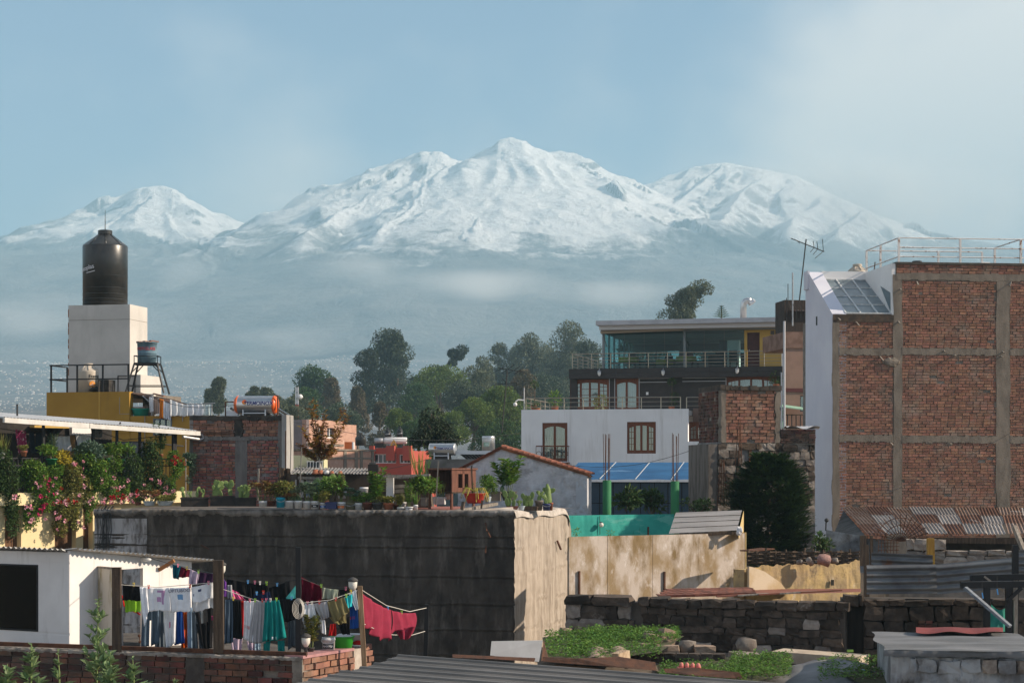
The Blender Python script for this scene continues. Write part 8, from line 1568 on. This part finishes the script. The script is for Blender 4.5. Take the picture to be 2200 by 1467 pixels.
# ------------------------------------------------------------------ weedy plot: soil, weeds, rubble
def plot_z(x, y): return 7.15-.10*(y-31)+.12*math.sin(x*1.3)+.1*math.sin(y*1.7+x)-.12*max(0,x-1.5)
so2 = MB(); so2.grid(lambda i, j: (.45+i*6.6, 30.6+j*9.5, plot_z(.45+i*6.6, 30.6+j*9.5)-.55+.35*min(1,j*1.2)), 40, 30); tag(so2.build('plot_soil', mk('plot_soil', (.17,.13,.10), (.10,.08,.06), s=3, rough=1, bump=.8, pos=True), None, True), kind='structure', label='rough soil of the weedy plot before the stone wall', cat='soil')
def weeds(label, poly, n, mat, L=.06, hgt=.14):
    b = MB()
    for _ in range(n):
        (x0,y0,x1,y1,d0,d1) = random.choice(poly); f = random.random(); px = random.uniform(x0,x1); py = y0+(y1-y0)*f; d = d0+(d1-d0)*f; p = P(px,py,d)+Vector((0,random.uniform(-.15,.15),random.uniform(-.05,hgt*.5)))
        for q in range(3): a = random.uniform(0,6.28); leaf_quad(b, p+rvec()*.03, (math.cos(a),math.sin(a),random.uniform(.1,.9)), (0,0,1), L*random.uniform(.6,1.3), L*.65, .2)
    tag(b.build('weed_patch', mat), label, 'weeds', 'weeds on the plot', 'stuff')
m_clover = mk('clover_leaf', (.15,.27,.05), (.09,.19,.03), s=2, rough=.6, rnd=.4, hue=.02, trans=.3, pos=True)
def mound(pts, zoff): pass
for (lab, poly, n, pts) in (('bright green weed patch between the concrete wall and the rubble', [(1172,1358,1330,1412,36.5,31.6),(1220,1352,1420,1404,37,32.2),(1260,1350,1460,1372,37.5,35)], 3600, [(1165,1365,36.5),(1300,1350,37.6),(1470,1362,37.3),(1420,1395,33),(1330,1408,31.8),(1172,1414,31.3)]),
    ('green weed patch along the front of the grey mound', [(1420,1424,1600,1462,33,30.6),(1570,1404,1700,1450,34,31)], 1700, [(1410,1424,33),(1570,1406,34.2),(1705,1406,34),(1690,1440,32),(1600,1467,30.4),(1420,1450,31)]),
    ('thin green weeds between sunlit block and slab house', [(1760,1412,1905,1456,34,31.5)], 420, [(1750,1408,34.4),(1850,1420,33.6),(1910,1440,32),(1905,1467,31),(1840,1460,31.5)])):
    weeds(lab, poly, n, m_clover)
    b = MB(); b.add([P(*q)+Vector((0,0,-.03)) for q in pts], [tuple(range(len(pts)))]); tag(b.build('weed_bank', mk('weed_soil', (.06,.07,.03), (.09,.08,.05), s=5, rough=1, bump=.8)), kind='structure', label='earth bank below the '+lab, cat='soil')
m_blockst = mk('sandy_block', (.36,.26,.19), (.26,.19,.14), s=4, rough=.95, bump=.8, bs=14, rnd=.2)
for k, (x, y, w_, h_, d, rot, mt, rd, lab) in enumerate(((1394,1395,44,24,34.5,.1,m_blockst,.10,'squared sandy block, first of the front row on the plot'),(1435,1396,46,20,34.3,-.05,m_blockst,.12,'squared sandy block, second of the front row'),(1477,1390,36,28,34.5,.2,m_stone,.5,'rounded boulder between the squared sandy blocks'),(1514,1397,42,20,34.3,.0,m_blockst,.12,'squared sandy block at the end of the front row'),
    (1410,1372,50,18,35.4,.3,m_blockst,.12,'tilted sandy block lying behind the front row'),(1432,1368,34,32,36,.5,m_blockst,.15,'pointed brown rock standing behind the blocks'),(1398,1362,26,12,36,.1,m_stone,.2,'pale flat stone near the pointed rock'),(1604,1386,44,32,34.6,.2,m_stone,.7,'round grey boulder perched above the weeds'),(1600,1414,62,24,34.3,.1,m_stone_p,.25,'pale broken slab beneath the round boulder'),(1215,1358,26,18,37.4,.2,m_blockst,.3,'brown rock against the stone wall near concrete corner'),(1245,1358,28,16,37.4,.4,m_stone_d,.3,'dark rock beside the brown rock at the stone wall'),(1330,1372,20,12,36,.1,m_stone,.2,'small grey stone half buried in the weeds'))):
    s = d/F; o = inst('stone_block', unit_stone(mt, k%9, .08, rd), None, P(x,y,d), (random.uniform(-.08,.08),rot*.5,rot), (w_*s*1.05, w_*s*.8, h_*s*1.1)); tag(o, lab, 'stone')
lg = thing('rotten_log', 'sunlit rotten plank stump lying at the edge of the weeds', 'log', P(1300,1405,31.8)); b = MB(); b.grid(lambda i, j: P(1235+115*i,1414-26*math.sin(i*2.2+.2)*j+4*math.sin(i*13),31.6+1.2*j), 18, 5); b.build('bark', mk('stump', (.33,.25,.19), (.20,.15,.11), s=5, rough=.95, bump=.8), lg, True, world=True); MB().beam(P(1322,1412,31.6),P(1346,1404,31.8),.16,.14).build('broken_end', mk('stump_end', (.55,.42,.28), (.36,.25,.16), s=6, st=(5,1,1), rough=.9), lg, world=True)
rb2 = thing('low_block_wall', 'low dark block footing across the plot', 'wall', P(1440,1412,33.8)); fLb = Frame(1348, 33.8, 1560, 33.6); 
for k in range(8): u = fLb.len*k/8; o = inst('block', unit_stone(m_stone_d,k,.06,.1), rb2); o.matrix_parent_inverse = minv(rb2); o.matrix_basis = Matrix.Translation(fLb.world(u+.1,0,fLb.w(1450,1412))) @ Matrix.Rotation(fLb.rz,4,'Z') @ Matrix.Diagonal((fLb.len/8-.01,.25,.17,1))
sb = thing('sunlit_kerb_block', 'long pale sunlit block lying behind the grey mound', 'block', P(1760,1415,35)); b = MB(); b.obox(P(1762,1413,35.2),(.76,-.3,-.03),(.16,.30,0),(0,0,.10)); b.build('block', mk('kerb_stone', (.52,.43,.33), (.40,.32,.24), s=3, rough=.9, bump=.5), sb, world=True); b = MB(); b.obox(P(1790,1410,35.0)+Vector((.3,-.1,.12)),(.06,.02,0),(0,.04,0),(0,0,.02)); b.build('moss_tuft', m_clover, sb, world=True)
gmn = thing('grey_mound', 'smooth grey cement mound beside the weeds at the bottom', 'mound', P(1780,1467,32)); b = MB(); b.grid(lambda i, j: P(1600+340*i, 1490-(78*math.sin(i*2.6+.25)**1.0)*j+6*math.sin(i*5), 31+2.5*j)+Vector((0,0,.01*math.sin(i*40+j*9))), 40, 16); b.build('surface', mk('mound_cement', (.24,.24,.245), (.17,.17,.175), s=2, st=(.5,1,1), rough=.9, bump=.5, bs=14), gmn, True, world=True)
bg_ = MB(); bg_.grid(lambda i, j: P(1850+38*i,1438+6*i+8*j*math.sin(i*2.5),32.4+.4*j)+Vector((0,0,.03*math.sin(i*9)*math.sin(j*6))), 10, 6); tag(bg_.build('blue_plastic', mk('blue_plastic', (.02,.19,.28), rough=.4), None, True), 'scrap of blue plastic lying by the weeds', 'plastic')
eg = thing('egg_tray', 'pink egg tray lying in the weeds by the tin roof', 'egg tray', P(1480,1434,31.4)); b = MB()
for k in range(4):
    for r in range(3): b.lathe([(.05,0),(.035,.06),(.015,.085)],8,P(1464+k*12,1433+k*.4,31.3+.1*r),cap=True)
b.build('cups', mk('egg_pink', (.55,.20,.17), rough=.9), eg, True, world=True); MB().beam(P(1456,1434,31.3),P(1506,1435,31.3),.3,.02).build('tray', MATS['egg_pink'], eg, world=True)
# ------------------------------------------------------------------ foreground ribbed roof with rusty flashings
rfg = thing('ribbed_tin_roof', 'dark ribbed metal roof sloping across the bottom edge', 'roof', P(1100,1467,28)); A3 = P(868,1408,30); B3 = P(1690,1470,30); C3 = P(640,1470,28.6); rv = (B3-A3); ev = (C3-A3)
m_ribt = mk('ribbed_metal', (.19,.185,.18), (.13,.13,.13), s=1.2, st=(.3,1,1), rough=.5, metal=.35, pos=True, layers=[((.24,.235,.23),2.5,(.25,2,1),.62,.74)])
nr = 14
for k in range(nr):
    a0 = A3+ev*(k/7.2)+Vector((0,0,.004*(k%2))); b = MB(); st_ = rv.normalized()*random.uniform(-.06,.06); wv_ = ev/7.2; nm = rv.cross(ev).normalized(); nm = nm if nm.z > 0 else -nm
    prof = [(0,0),(.10,0),(.16,.035),(.26,.035),(.32,0),(.55,0),(.58,.008),(.62,0),(1.03,0)]
    for i in range(7): f0 = i/6; b.v += [tuple(a0+st_*(1-f0)+rv*f0+wv_*p_[0]+nm*p_[1]) for p_ in prof]
    n_ = len(prof); b.f += [(i*n_+q, i*n_+q+1, (i+1)*n_+q+1, (i+1)*n_+q) for i in range(6) for q in range(n_-1)]; b.build('sheet', m_ribt, rfg, world=True)
def flash(label, pts, mt, name='flashing', th=.02):
    pp = [P(*q) for q in pts]; n = len(pp)//2; b = MB(); b.v = [tuple(q) for q in pp]+[tuple(q+Vector((0,.03,-.0))) for q in pp]; m_ = len(pp); b.f = [tuple(range(m_)), tuple(range(2*m_-1,m_-1,-1))]+[(i,i+m_,(i+1)%m_+m_,(i+1)%m_) for i in range(m_)]; o = b.build(name, mt, None, fix=True); tag(o, label, 'metal strip' if name == 'flashing' else 'metal sheet')
m_rustd = mk('rust_dark', (.065,.035,.025), (.11,.05,.03), s=5, rough=.9, bump=.5)
flash('brown rusty flashing left of the white metal plate', [(972,1405,30.3),(1060,1409,30.3),(1150,1413,30.3),(1148,1421,30.2),(1060,1415,30.2),(972,1412,30.2)], m_rustd); flash('white sheet metal plate propped on the tin roof edge', [(1056,1377,30.5),(1166,1375,30.5),(1158,1421,30.4),(1130,1418,30.4),(1053,1407,30.4)], mk('white_tin', (.60,.58,.56), (.50,.48,.46), s=2, rough=.5, layers=[((.4,.18,.08),6,(1,1,1),.66,.74)]), 'metal_plate'); flash('dark triangular end of the white metal plate', [(1168,1374,30.6),(1178,1410,31.2),(1162,1420,30.5)], m_rustd, 'metal_plate')
flash('long rusty flashing along the weeds', [(1166,1410,30.5),(1240,1414,30.4),(1330,1410,30.6),(1408,1422,30.6),(1410,1440,30.4),(1330,1432,30.3),(1240,1426,30.3),(1166,1420,30.4)], m_rustd); flash('rusty flashing below the pink egg tray', [(1425,1436,30.9),(1490,1433,30.9),(1588,1444,30.7),(1598,1458,30.6),(1490,1450,30.6),(1430,1444,30.8)], m_rustd)
# ------------------------------------------------------------------ houses in the middle distance
m_pinkb = mk('pink_brick', (.46,.28,.21), (.38,.22,.165), s=3, rough=.9, bump=.3, pos=True, layers=[((.55,.40,.32),1.2,(1,1,1),.58,.75)]); m_coral = mk('coral_paint', (.42,.085,.06), (.38,.075,.055), s=.8, rough=.85, pos=True); m_pinkshade = mk('pink_house_shade', (.25,.20,.20), (.20,.165,.165), s=1, rough=.9, pos=True)
fp = Frame(658, 118, 770, 125); ph = fp.thing('pink_house', 'pink brick house with small windows behind the red leaved sapling', 'building'); zp = fp.w(700,903)
h = [fp.rect(683,917,695,937), fp.rect(703,919,718,941), fp.rect(683,960,695,980)]; wall_with_holes(0, fp.u(737), 0, zp, h, 0, .3).build('wall', m_pinkb, ph); MB().box(fp.u(737)+.003,fp.u(770),.15,3,0,fp.w(750,912)).build('rear_block', m_pinkb, ph); MB().box(.0,fp.u(737),.31,3,0,zp-.3).build('core', m_pinkshade, ph)
fpl = Frame(626, 119.6, 658, 118); b = wall_with_holes(0, fpl.len, 0, zp, [fpl.rect(630,953,638,968), fpl.rect(630,915,640,928)], 0, .2); b.v = [tuple(fpl.world(*q)) for q in b.v]; b.build('shaded_wall', m_pinkshade, ph, world=True)  # left wall in darker mauve, its shade put into the colour
for q in h: f = MB(); f.box(q[0],q[1],.1,.15,q[2],q[2]+.06); f.box((q[0]+q[1])/2-.03,(q[0]+q[1])/2+.03,.1,.15,q[2]+.06,q[3]); fo = f.build('window', m_white, ph); MB().box(q[0],q[1],.16,.2,q[2],q[3]).build('pane', mk('far_glass', (.04,.05,.06), rough=.15, spec=.6), fo)
MB().box(fp.u(658),fp.u(737),-.06,-.002,fp.w(700,958),fp.w(700,953)).build('string_course', m_conc, ph)
fq = Frame(688, 104, 803, 108); lb_ = fq.thing('low_brick_house', 'low sunlit pale brick house in front of the pink house', 'building'); zq = fq.w(740,969); MB().box(0,fq.len,0,4,0,zq).build('wall', m_pinkb, lb_)
for x in (690,741,765,776,800): MB().box(fq.u(x)-.12,fq.u(x)+.12,-.04,.01,0,zq+.02).build('column', m_conc, lb_)
MB().box(0,fq.len,-.05,-.042,fq.w(740,986),fq.w(740,982)).build('beam', m_conc, lb_); MB().box(-.1,fq.len+.1,-.08,4.1,zq+.021,zq+.12).build('parapet', m_conc, lb_)
ob_ = thing('orange_wall', 'small bright orange wall on the roof of the low brick house', 'wall', P(750,967,112)); q = P(749,958,112); MB().box(q.x-.25,q.x+.2,112,112.6,q.z-.5,q.z+.25).build('block', mk('bright_orange', (.65,.16,.04), rough=.8), ob_, world=True); MB().box(q.x+.21,q.x+.3,112,112.6,q.z-.5,q.z+.25).build('edge', m_white, ob_, world=True)
fr_ = Frame(795, 132, 884, 131); rd = fr_.thing('coral_house', 'coral red house with a band of white framed windows', 'building'); zr_ = fr_.w(830,962); hb2 = fr_.rect(802,975,851,995); hb3 = fr_.rect(858,976,882,995)
wall_with_holes(0, fr_.u(884), 0, zr_, [hb2,hb3], 0, .3).build('wall', m_coral, rd); MB().box(0,fr_.len,.31,5,0,zr_-.2).build('core', m_coral, rd)
for q in (hb2,hb3):
    n = 5 if q is hb2 else 3; f = MB()
    for k in range(n+1): u = q[0]+(q[1]-q[0]-.06)*k/n; f.box(u,u+.06,.08,.14,q[2],q[3])
    f.box(q[0],q[1],.075,.08,q[2],q[2]+.06); f.box(q[0],q[1],.075,.08,q[3]-.06,q[3]); fo = f.build('window', m_white, rd)
    for k in range(n): a, e = q[0]+(q[1]-q[0])*k/n+.05, q[0]+(q[1]-q[0])*(k+1)/n-.02; MB().box(a,e,.15,.18,q[2],q[3]).build('pane', MATS['far_glass'], fo)
for (x0,x1) in ((796,806),(832,850),(868,886)): MB().box(fr_.u(x0),fr_.u(x1),-.25,-.002,zr_-.9,zr_+.15).build('cornice_block', m_coral, rd)
for (x,y,w_,hpx,d,lab) in ((775,957,24,16,115,'squat black water tank on the roof beyond the sapling'),(833,942,15,14,133,'black water tank with white scribble on the coral house roof'),(859,942,13,16,133,'second black water tank beside the first on coral house roof')):
    p = P(x,y,d); t = water_tank('water_tank', lab, p, w_*d/F/2, hpx*d/F, m_black_plastic, .35, .2, False, n=20)
    if d == 133: inst('lettering', text_mesh('Cotop', .13, m_letw, fn=wrap(w_*d/F/2, .1, hpx*d/F*.7, .02, .3)), t)
hs2 = thing('roof_solar_heater', 'white solar heater drum on the coral house roof', 'water heater', P(850,957,132)); MB().lathe([(.22,-.8),(.24,-.75),(.24,.75),(.22,.8)],14,(0,0,.35),'x').build('drum', m_white, hs2, True)
for sx in (-.6,.6): MB().box(sx-.03,sx+.03,-.2,-.15,-.1,.2).build('leg', m_galv, hs2)
MB().box(-.9,.9,.0,.6,-.15,.02).build('collector', m_tubeb, hs2)
hs3 = thing('roof_solar_heater', 'small grey solar heater drum left of the tanks', 'water heater', P(815,950,132)); MB().lathe([(.2,-.35),(.2,.35)],12,(0,0,.1),'x').build('drum', m_galv, hs3, True); MB().box(-.3,.3,-.1,.1,-.35,-.1).build('stand', m_dark_metal, hs3)
ld_ = thing('step_ladder', 'small yellow step ladder on the coral house roof', 'ladder', P(846,960,131.5))
for sx in (-.25,.22): MB().beam((sx,0,0),(0,0,.5),.06).build('leg', mk('ladder_yellow', (.6,.35,.02), rough=.7), ld_)
for z in (.15,.3): MB().beam((-.25+z*.5,0,z),(.22-z*.44,0,z),.04).build('rung', MATS['ladder_yellow'], ld_)
gw = thing('white_gate_house', 'low pale house with white barred window under the sapling', 'building', P(672,1010,100)); q = P(672,1000,100); MB().box(q.x-1.1,q.x+.6,100,102,0,q.z+.55).build('wall', mk('pale_yellow', (.55,.52,.32), rough=.9), gw, world=True); wv_ = MB().box(q.x-.3,q.x+.5,99.94,100,q.z-.5,q.z+.2).build('window', MATS['far_glass'], gw, world=True)
for k in range(6): MB().box(q.x-.3+.16*k,q.x-.27+.16*k,99.9,99.935,q.z-.5,q.z+.2).build('bar', m_white, wv_)
for z in (-.5,-.15,.2): MB().box(q.x-.32,q.x+.55,99.88,99.9,q.z+z,q.z+z+.04).build('bar', m_white, wv_)
tl = thing('radio_mast', 'thin red and white lattice radio mast before the trees', 'mast', P(638,905,260)); mp_ = [mk('mast_red', (.45,.06,.05), rough=.7), mk('mast_white', (.7,.7,.7), rough=.7)]
for k in range(6):
    y0, y1 = 906-12.5*k, 906-12.5*(k+1); b = MB()
    for s in (-2.4,2.4): b.beam(P(638+s,y0,260),P(638+s,y1,260),.14)
    b.beam(P(635.6,y0,260),P(640.4,y1,260),.09); b.beam(P(640.4,y0,260),P(635.6,y1,260),.09); b.build('section', mp_[0 if k < 3 else 1], tl, world=True)
MB().ball(P(645,852,260),.35,8,6).build('dish', m_white, tl, world=True)
for (x, y, lab, w_) in ((1090,800,'dark television antenna on the pole before the green trees',1.0),(415,868,'flat antenna behind the white sheets',.6)):
    d = 66; t = thing('television_antenna', lab, 'antenna', P(x,y+150 if w_ == 1 else y+20,d)); 
    if w_ == 1:
        MB().tube([P(1078,930,d),P(1090,796,d)],.022,5).build('mast', m_wire, t, world=True); MB().tube([P(1070,790,d),P(1128,800,d)],.014,5).build('boom', m_wire, t, world=True)
        for (dx, L_) in ((-14,8),(0,10),(14,9),(26,11)): MB().tube([P(1090+dx,794+dx*.1,d),P(1090+dx+14,794+dx*.1-L_,d)],.010,4).build('element', m_wire, t, world=True); MB().tube([P(1090+dx,794+dx*.1,d),P(1090+dx-12,794+dx*.1+L_*.7,d)],.010,4).build('element', m_wire, t, world=True)
        MB().tube([P(1064,826,d),P(1112,822,d)],.012,4).build('cross_bar', m_wire, t, world=True); MB().tube([P(1078,812,d),P(1100,836,d)],.010,4).build('cross_bar', m_wire, t, world=True)
    else:
        MB().tube([P(416,868,d),P(462,866,d)],.016,5).build('boom', m_galv, t, world=True); MB().tube([P(440,890,d),P(440,866,d)],.016,5).build('mast', m_galv, t, world=True)
# ------------------------------------------------------------------ trees
def clumps_for(kind, n, rr):
    out = []
    for _ in range(n):
        if kind == 'round': a = rr.uniform(0,6.28); z = rr.uniform(-.55,1); r_ = math.sqrt(max(0,1-max(0,z)**2))*rr.uniform(.5,.92); out.append((r_*math.cos(a), r_*math.sin(a), z*.82, rr.uniform(.22,.36)))
        elif kind == 'euc': z = rr.uniform(-.9,1); wd = .95*(1-.75*max(0,z)**1.5)*(1-.3*max(0,-z)); a = rr.uniform(0,6.28); r_ = wd*rr.uniform(.1,.9); out.append((r_*math.cos(a), r_*math.sin(a), z*.9, rr.uniform(.14,.30)))
        elif kind == 'poplar': z = rr.uniform(-1,1); a = rr.uniform(0,6.28); r_ = .55*(1-.6*abs(z))*rr.random(); out.append((r_*math.cos(a), r_*math.sin(a), z*.92, rr.uniform(.22,.32)))
        elif kind == 'pine': z = rr.uniform(-1,1); a = rr.uniform(0,6.28); r_ = .9*(1-z)*.5*rr.uniform(.3,1); out.append((r_*math.cos(a), r_*math.sin(a), z*.95, rr.uniform(.12,.24)))
    return out
def tree(label, px, yt, yb, wpx, d, mat, kind='round', n=4200, L=None, name='tree', ncl=20, lean=0., seed=0, zoff=0):
    rr = random.Random(seed+px); k = d/F; c = P(px, (yt+yb)/2, d); rx, rz = wpx*k/2, (yb-yt)*k/2; base = Vector((c.x-lean*rx, d, max(-.2, min(c.z-rz-3, 40)) if d < 450 else c.z-rz-6)); t = thing(name, label, 'tree', base); L = L or max(.18, .0012*d); b = MB(); br = MB()
    tr0 = c-Vector((lean*rx*.3,0,rz*.5)); MB().tube([base, base.lerp(tr0,.5)+Vector((rr.uniform(-.3,.3),0,0)), tr0, c+Vector((lean*rx*.6,0,rz*.45))], [rx*.09+.1, rx*.075+.08, rx*.05+.05, .04], 7).build('trunk', m_bark, t, world=True)
    for (x, y, z, s) in clumps_for(kind, ncl, rr):
        q = c+Vector((x*rx+lean*z*rx*.7, y*rx*.9, z*rz)); s2 = s*(rx+rz)/2*1.3; br.tube([tr0+(q-tr0)*.1+Vector((0,0,z*rz*.2)), q], [.05+rx*.012,.03], 4, False)
        for _ in range(int(n*2.0)//ncl):
            v = rvec(); v = v.normalized()*(v.length**.5); p = q+Vector((v.x*s2*1.1, v.y*s2*1.1, v.z*s2*.85)); dd = rvec()+v*.7+(Vector((0,0,-.5)) if kind in ('euc','pine') else Vector((0,0,.25))); kk = rr.uniform(.6,1.35); leaf_quad(b, p, dd, Vector((0,0,1))+rvec()*.8, L*kk, L*.62*kk)
    b.build('crown', mat, t, world=True); br.build('limbs', m_bark, t, world=True); return t
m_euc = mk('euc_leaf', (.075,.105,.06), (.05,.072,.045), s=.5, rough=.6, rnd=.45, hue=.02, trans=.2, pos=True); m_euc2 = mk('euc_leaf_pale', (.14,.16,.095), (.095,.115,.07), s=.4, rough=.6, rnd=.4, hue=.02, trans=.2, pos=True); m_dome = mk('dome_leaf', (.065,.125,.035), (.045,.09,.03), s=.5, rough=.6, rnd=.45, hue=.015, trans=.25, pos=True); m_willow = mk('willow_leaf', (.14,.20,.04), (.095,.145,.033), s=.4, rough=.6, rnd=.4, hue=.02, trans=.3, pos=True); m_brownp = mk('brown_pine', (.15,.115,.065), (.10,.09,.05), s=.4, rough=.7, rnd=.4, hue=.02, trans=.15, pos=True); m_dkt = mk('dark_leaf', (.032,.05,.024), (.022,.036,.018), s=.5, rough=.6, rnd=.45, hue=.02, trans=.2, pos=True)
GT = [('broad round topped dark green tree standing left of the tall eucalyptus',680,795,905,112,400,m_dome,'round',5200,26),
 ('tallest dark eucalyptus rising above the pink house',838,712,880,116,430,m_euc,'euc',7000,34), ('narrow top shoot of dark eucalyptus beside the tallest one',852,712,800,44,428,m_euc,'euc',1800,10),
 ('dark eucalyptus leaning on the left side of the tallest tree',790,742,900,60,425,m_dkt,'euc',3600,20), ('brownish casuarina in front of the round topped tree',712,812,930,80,370,m_brownp,'pine',4200,26), ('second brownish casuarina below the tallest eucalyptus',768,835,945,70,350,m_brownp,'pine',3600,24), ('brown feathery conifer standing right of the pink house',815,868,960,60,300,m_brownp,'pine',3000,22),
 ('slender pale poplar standing beyond the white sheets',470,812,900,34,330,m_euc2,'poplar',2400,16), ('short poplar left of the slender poplar',450,838,900,26,335,m_euc2,'poplar',1300,10), ('small round tree behind the orange ended heater, left one',545,832,880,30,340,m_euc2,'round',1100,9), ('small round tree behind the orange ended heater, middle one',567,826,880,34,345,m_euc2,'round',1300,9), ('small round tree behind the orange ended heater, right one',588,832,885,28,340,m_euc2,'round',1100,9), ('low grey green thicket tree right of the heater',632,850,915,80,290,m_euc2,'round',2800,18),
 ('leaning umbrella like tree on the skyline in the middle',966,748,812,72,460,m_dkt,'euc',2200,12), ('large rounded green tree left of the middle skyline',945,788,930,130,360,m_willow,'round',6000,30), ('rounded green tree beside the large one',890,830,940,80,340,m_dome,'round',3600,22), ('olive rounded tree right of the large rounded tree',1018,790,900,80,370,m_euc2,'round',3400,20), ('bright willow like tree left of the antenna pole',1020,858,960,90,250,m_willow,'round',4600,26), ('bright willow like tree behind the antenna pole',1080,835,960,90,255,m_willow,'round',4600,26), ('bright willow like tree low in the middle',965,880,965,80,245,m_willow,'round',3600,22), ('small light green tree right of the casuarinas',858,882,940,54,240,m_willow,'round',2400,16), ('dark rounded tree filling the gap behind the coral house',900,900,980,110,230,m_dome,'round',3800,22), ('dark tree right below the bright willows',1070,910,990,110,210,m_dome,'round',3400,20),
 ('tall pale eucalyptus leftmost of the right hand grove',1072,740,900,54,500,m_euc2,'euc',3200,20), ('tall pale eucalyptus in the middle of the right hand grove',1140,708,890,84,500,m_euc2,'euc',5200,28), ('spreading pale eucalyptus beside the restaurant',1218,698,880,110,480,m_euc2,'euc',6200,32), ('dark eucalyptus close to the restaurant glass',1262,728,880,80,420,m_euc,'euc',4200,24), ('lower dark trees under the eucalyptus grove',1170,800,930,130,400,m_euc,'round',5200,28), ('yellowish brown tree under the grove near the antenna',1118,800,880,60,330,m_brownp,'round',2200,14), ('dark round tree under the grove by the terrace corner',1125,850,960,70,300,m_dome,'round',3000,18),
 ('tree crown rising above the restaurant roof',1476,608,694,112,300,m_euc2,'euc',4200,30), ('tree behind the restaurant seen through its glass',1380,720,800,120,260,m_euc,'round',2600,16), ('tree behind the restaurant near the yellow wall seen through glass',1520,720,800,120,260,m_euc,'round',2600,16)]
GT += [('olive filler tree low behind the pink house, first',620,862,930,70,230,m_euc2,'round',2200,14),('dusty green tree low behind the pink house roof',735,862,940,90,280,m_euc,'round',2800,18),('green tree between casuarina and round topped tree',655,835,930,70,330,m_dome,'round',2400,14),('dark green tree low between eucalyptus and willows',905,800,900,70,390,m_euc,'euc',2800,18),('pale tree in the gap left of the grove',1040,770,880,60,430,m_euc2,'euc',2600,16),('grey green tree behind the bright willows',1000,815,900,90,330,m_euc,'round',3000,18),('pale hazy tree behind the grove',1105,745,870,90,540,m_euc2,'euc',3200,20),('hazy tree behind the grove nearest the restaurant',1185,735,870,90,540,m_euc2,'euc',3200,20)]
for i, (lab, px, yt, yb, w_, d, mt, kd, n, nc) in enumerate(GT): tree(lab, px, yt, yb, w_, d, mt, kd, n, None, 'tree', nc, .9 if 'leaning umbrella' in lab or 'above the restaurant' in lab else rr2.uniform(-.15,.2), i)
# araucaria tip on the roof
ar = thing('araucaria', 'small tiered araucaria tip above the restaurant roof', 'tree', P(1550,700,150)); MB().tube([P(1550,740,150),P(1550,656,150)],[.12,.02],6).build('trunk', m_bark, ar, world=True); b = MB()
for r in range(6):
    y = 661+r*4.2; rad = (3+r*3.0)*150/F
    for k in range(12):
        a = k*.5236; o_ = P(1550,y,150); e = o_+Vector((math.cos(a)*rad,math.sin(a)*rad,.08))
        for q in range(8): leaf_quad(b, o_.lerp(e,q/8), (math.cos(a)*.5,math.sin(a)*.5,.4), (0,0,1), .16, .05)
b.build('crown', m_dome, ar, world=True)
# dark twiggy tree behind the terrace
tree('dark twiggy tree behind the timber lean-to', 935, 880, 995, 110, 78, m_dkt, 'euc', 1500, .14, 'twiggy_tree', 26, 0, 9)
# sapling with reddish yellow leaves
sp2 = thing('red_leaved_sapling', 'slender sapling with reddish yellow leaves on the terrace', 'tree', P(690,1010,57)); m_redl = mk('red_yellow_leaf', (.30,.20,.03), (.24,.09,.025), s=2, rough=.6, rnd=.4, hue=.03, trans=.35, pos=True); b = MB()
MB().tube([P(690,1012,57),P(686,985,57)],[.04,.03],6).build('trunk', mk('pale_bark', (.5,.44,.38), rough=.8), sp2, world=True)
for (x1, y1, xm, ym) in ((640,955,662,975),(650,918,668,955),(668,880,676,930),(674,862,680,930),(690,915,686,950),(700,890,690,950),(738,880,712,955),(745,900,716,960),(728,930,706,965),(655,975,670,985),(720,968,704,982),(700,940,694,970),(676,948,682,970)):
    pts = [P(687,990,57), P(xm,ym,57+random.uniform(-.3,.3)), P(x1,y1,57+random.uniform(-.4,.4))]; MB().tube(pts,[.018,.012,.004],5).build('branch', m_bark, sp2, world=True)
    for q in range(120):
        f = random.uniform(.25,1.02); p = pts[0].lerp(pts[1],min(1,f*2)) if f < .5 else pts[1].lerp(pts[2],(f-.5)*2); a = random.uniform(0,6.28); leaf_quad(b, p+rvec()*.09, (math.cos(a),math.sin(a),random.uniform(0,.9)), (0,0,1), .14*random.uniform(.7,1.3), .075)
b.build('foliage', m_redl, sp2, world=True)
# ------------------------------------------------------------------ far town on the plain
rt_ = np.random.RandomState(4); ft = MB(); n = 4200
dd_ = 900+2000*rt_.rand(n)**.7; pp_ = rt_.uniform(-60, 1150, n); XX = (pp_-CX)/F*dd_; hh = land_height(XX, dd_); keep = fbm(XX/160, dd_/160, 3, 88) > -.35
for x, y, z, kq in zip(XX, dd_, hh, keep):
    if not kq: continue
    s = rt_.uniform(.35,.95)*y/1700; hgt = s*rt_.uniform(.7,1.5); ft.box(x-s, x+s*rt_.uniform(.3,1.2), y, y+s*2, z-1.5, z+hgt)
m_town = mk('town_walls', (.78,.74,.70), (.66,.58,.54), s=.02, rough=.9, rnd=.25, hue=.03)
tag(ft.build('far_town', m_town), 'scatter of tiny pale houses on the far plain', 'town', None, 'stuff')
for k, (a, e, sg, lab) in enumerate((((625,905,70),(1120,930,80),.5,'long thin cable sagging before the far trees'),((300,842,73),(505,870,61),.3,'cable running from the blue tank stand to the brick wall'),((1230,1000,80),(1560,940,60),.4,'cable crossing in front of the white house'),((1810,1092,60),(2170,930,63.5),.2,'thin cable rising across the brick block'),((640,1000,60),(925,985,62),.3,'cable above the lean-to roofs'))):
    p, q = P(*a), P(*e); tag(MB().tube([p.lerp(q,i/12)-Vector((0,0,sg*math.sin(math.pi*i/12))) for i in range(13)], .009, 4).build('overhead_cable', m_wire), lab, 'cable', 'overhead cables')
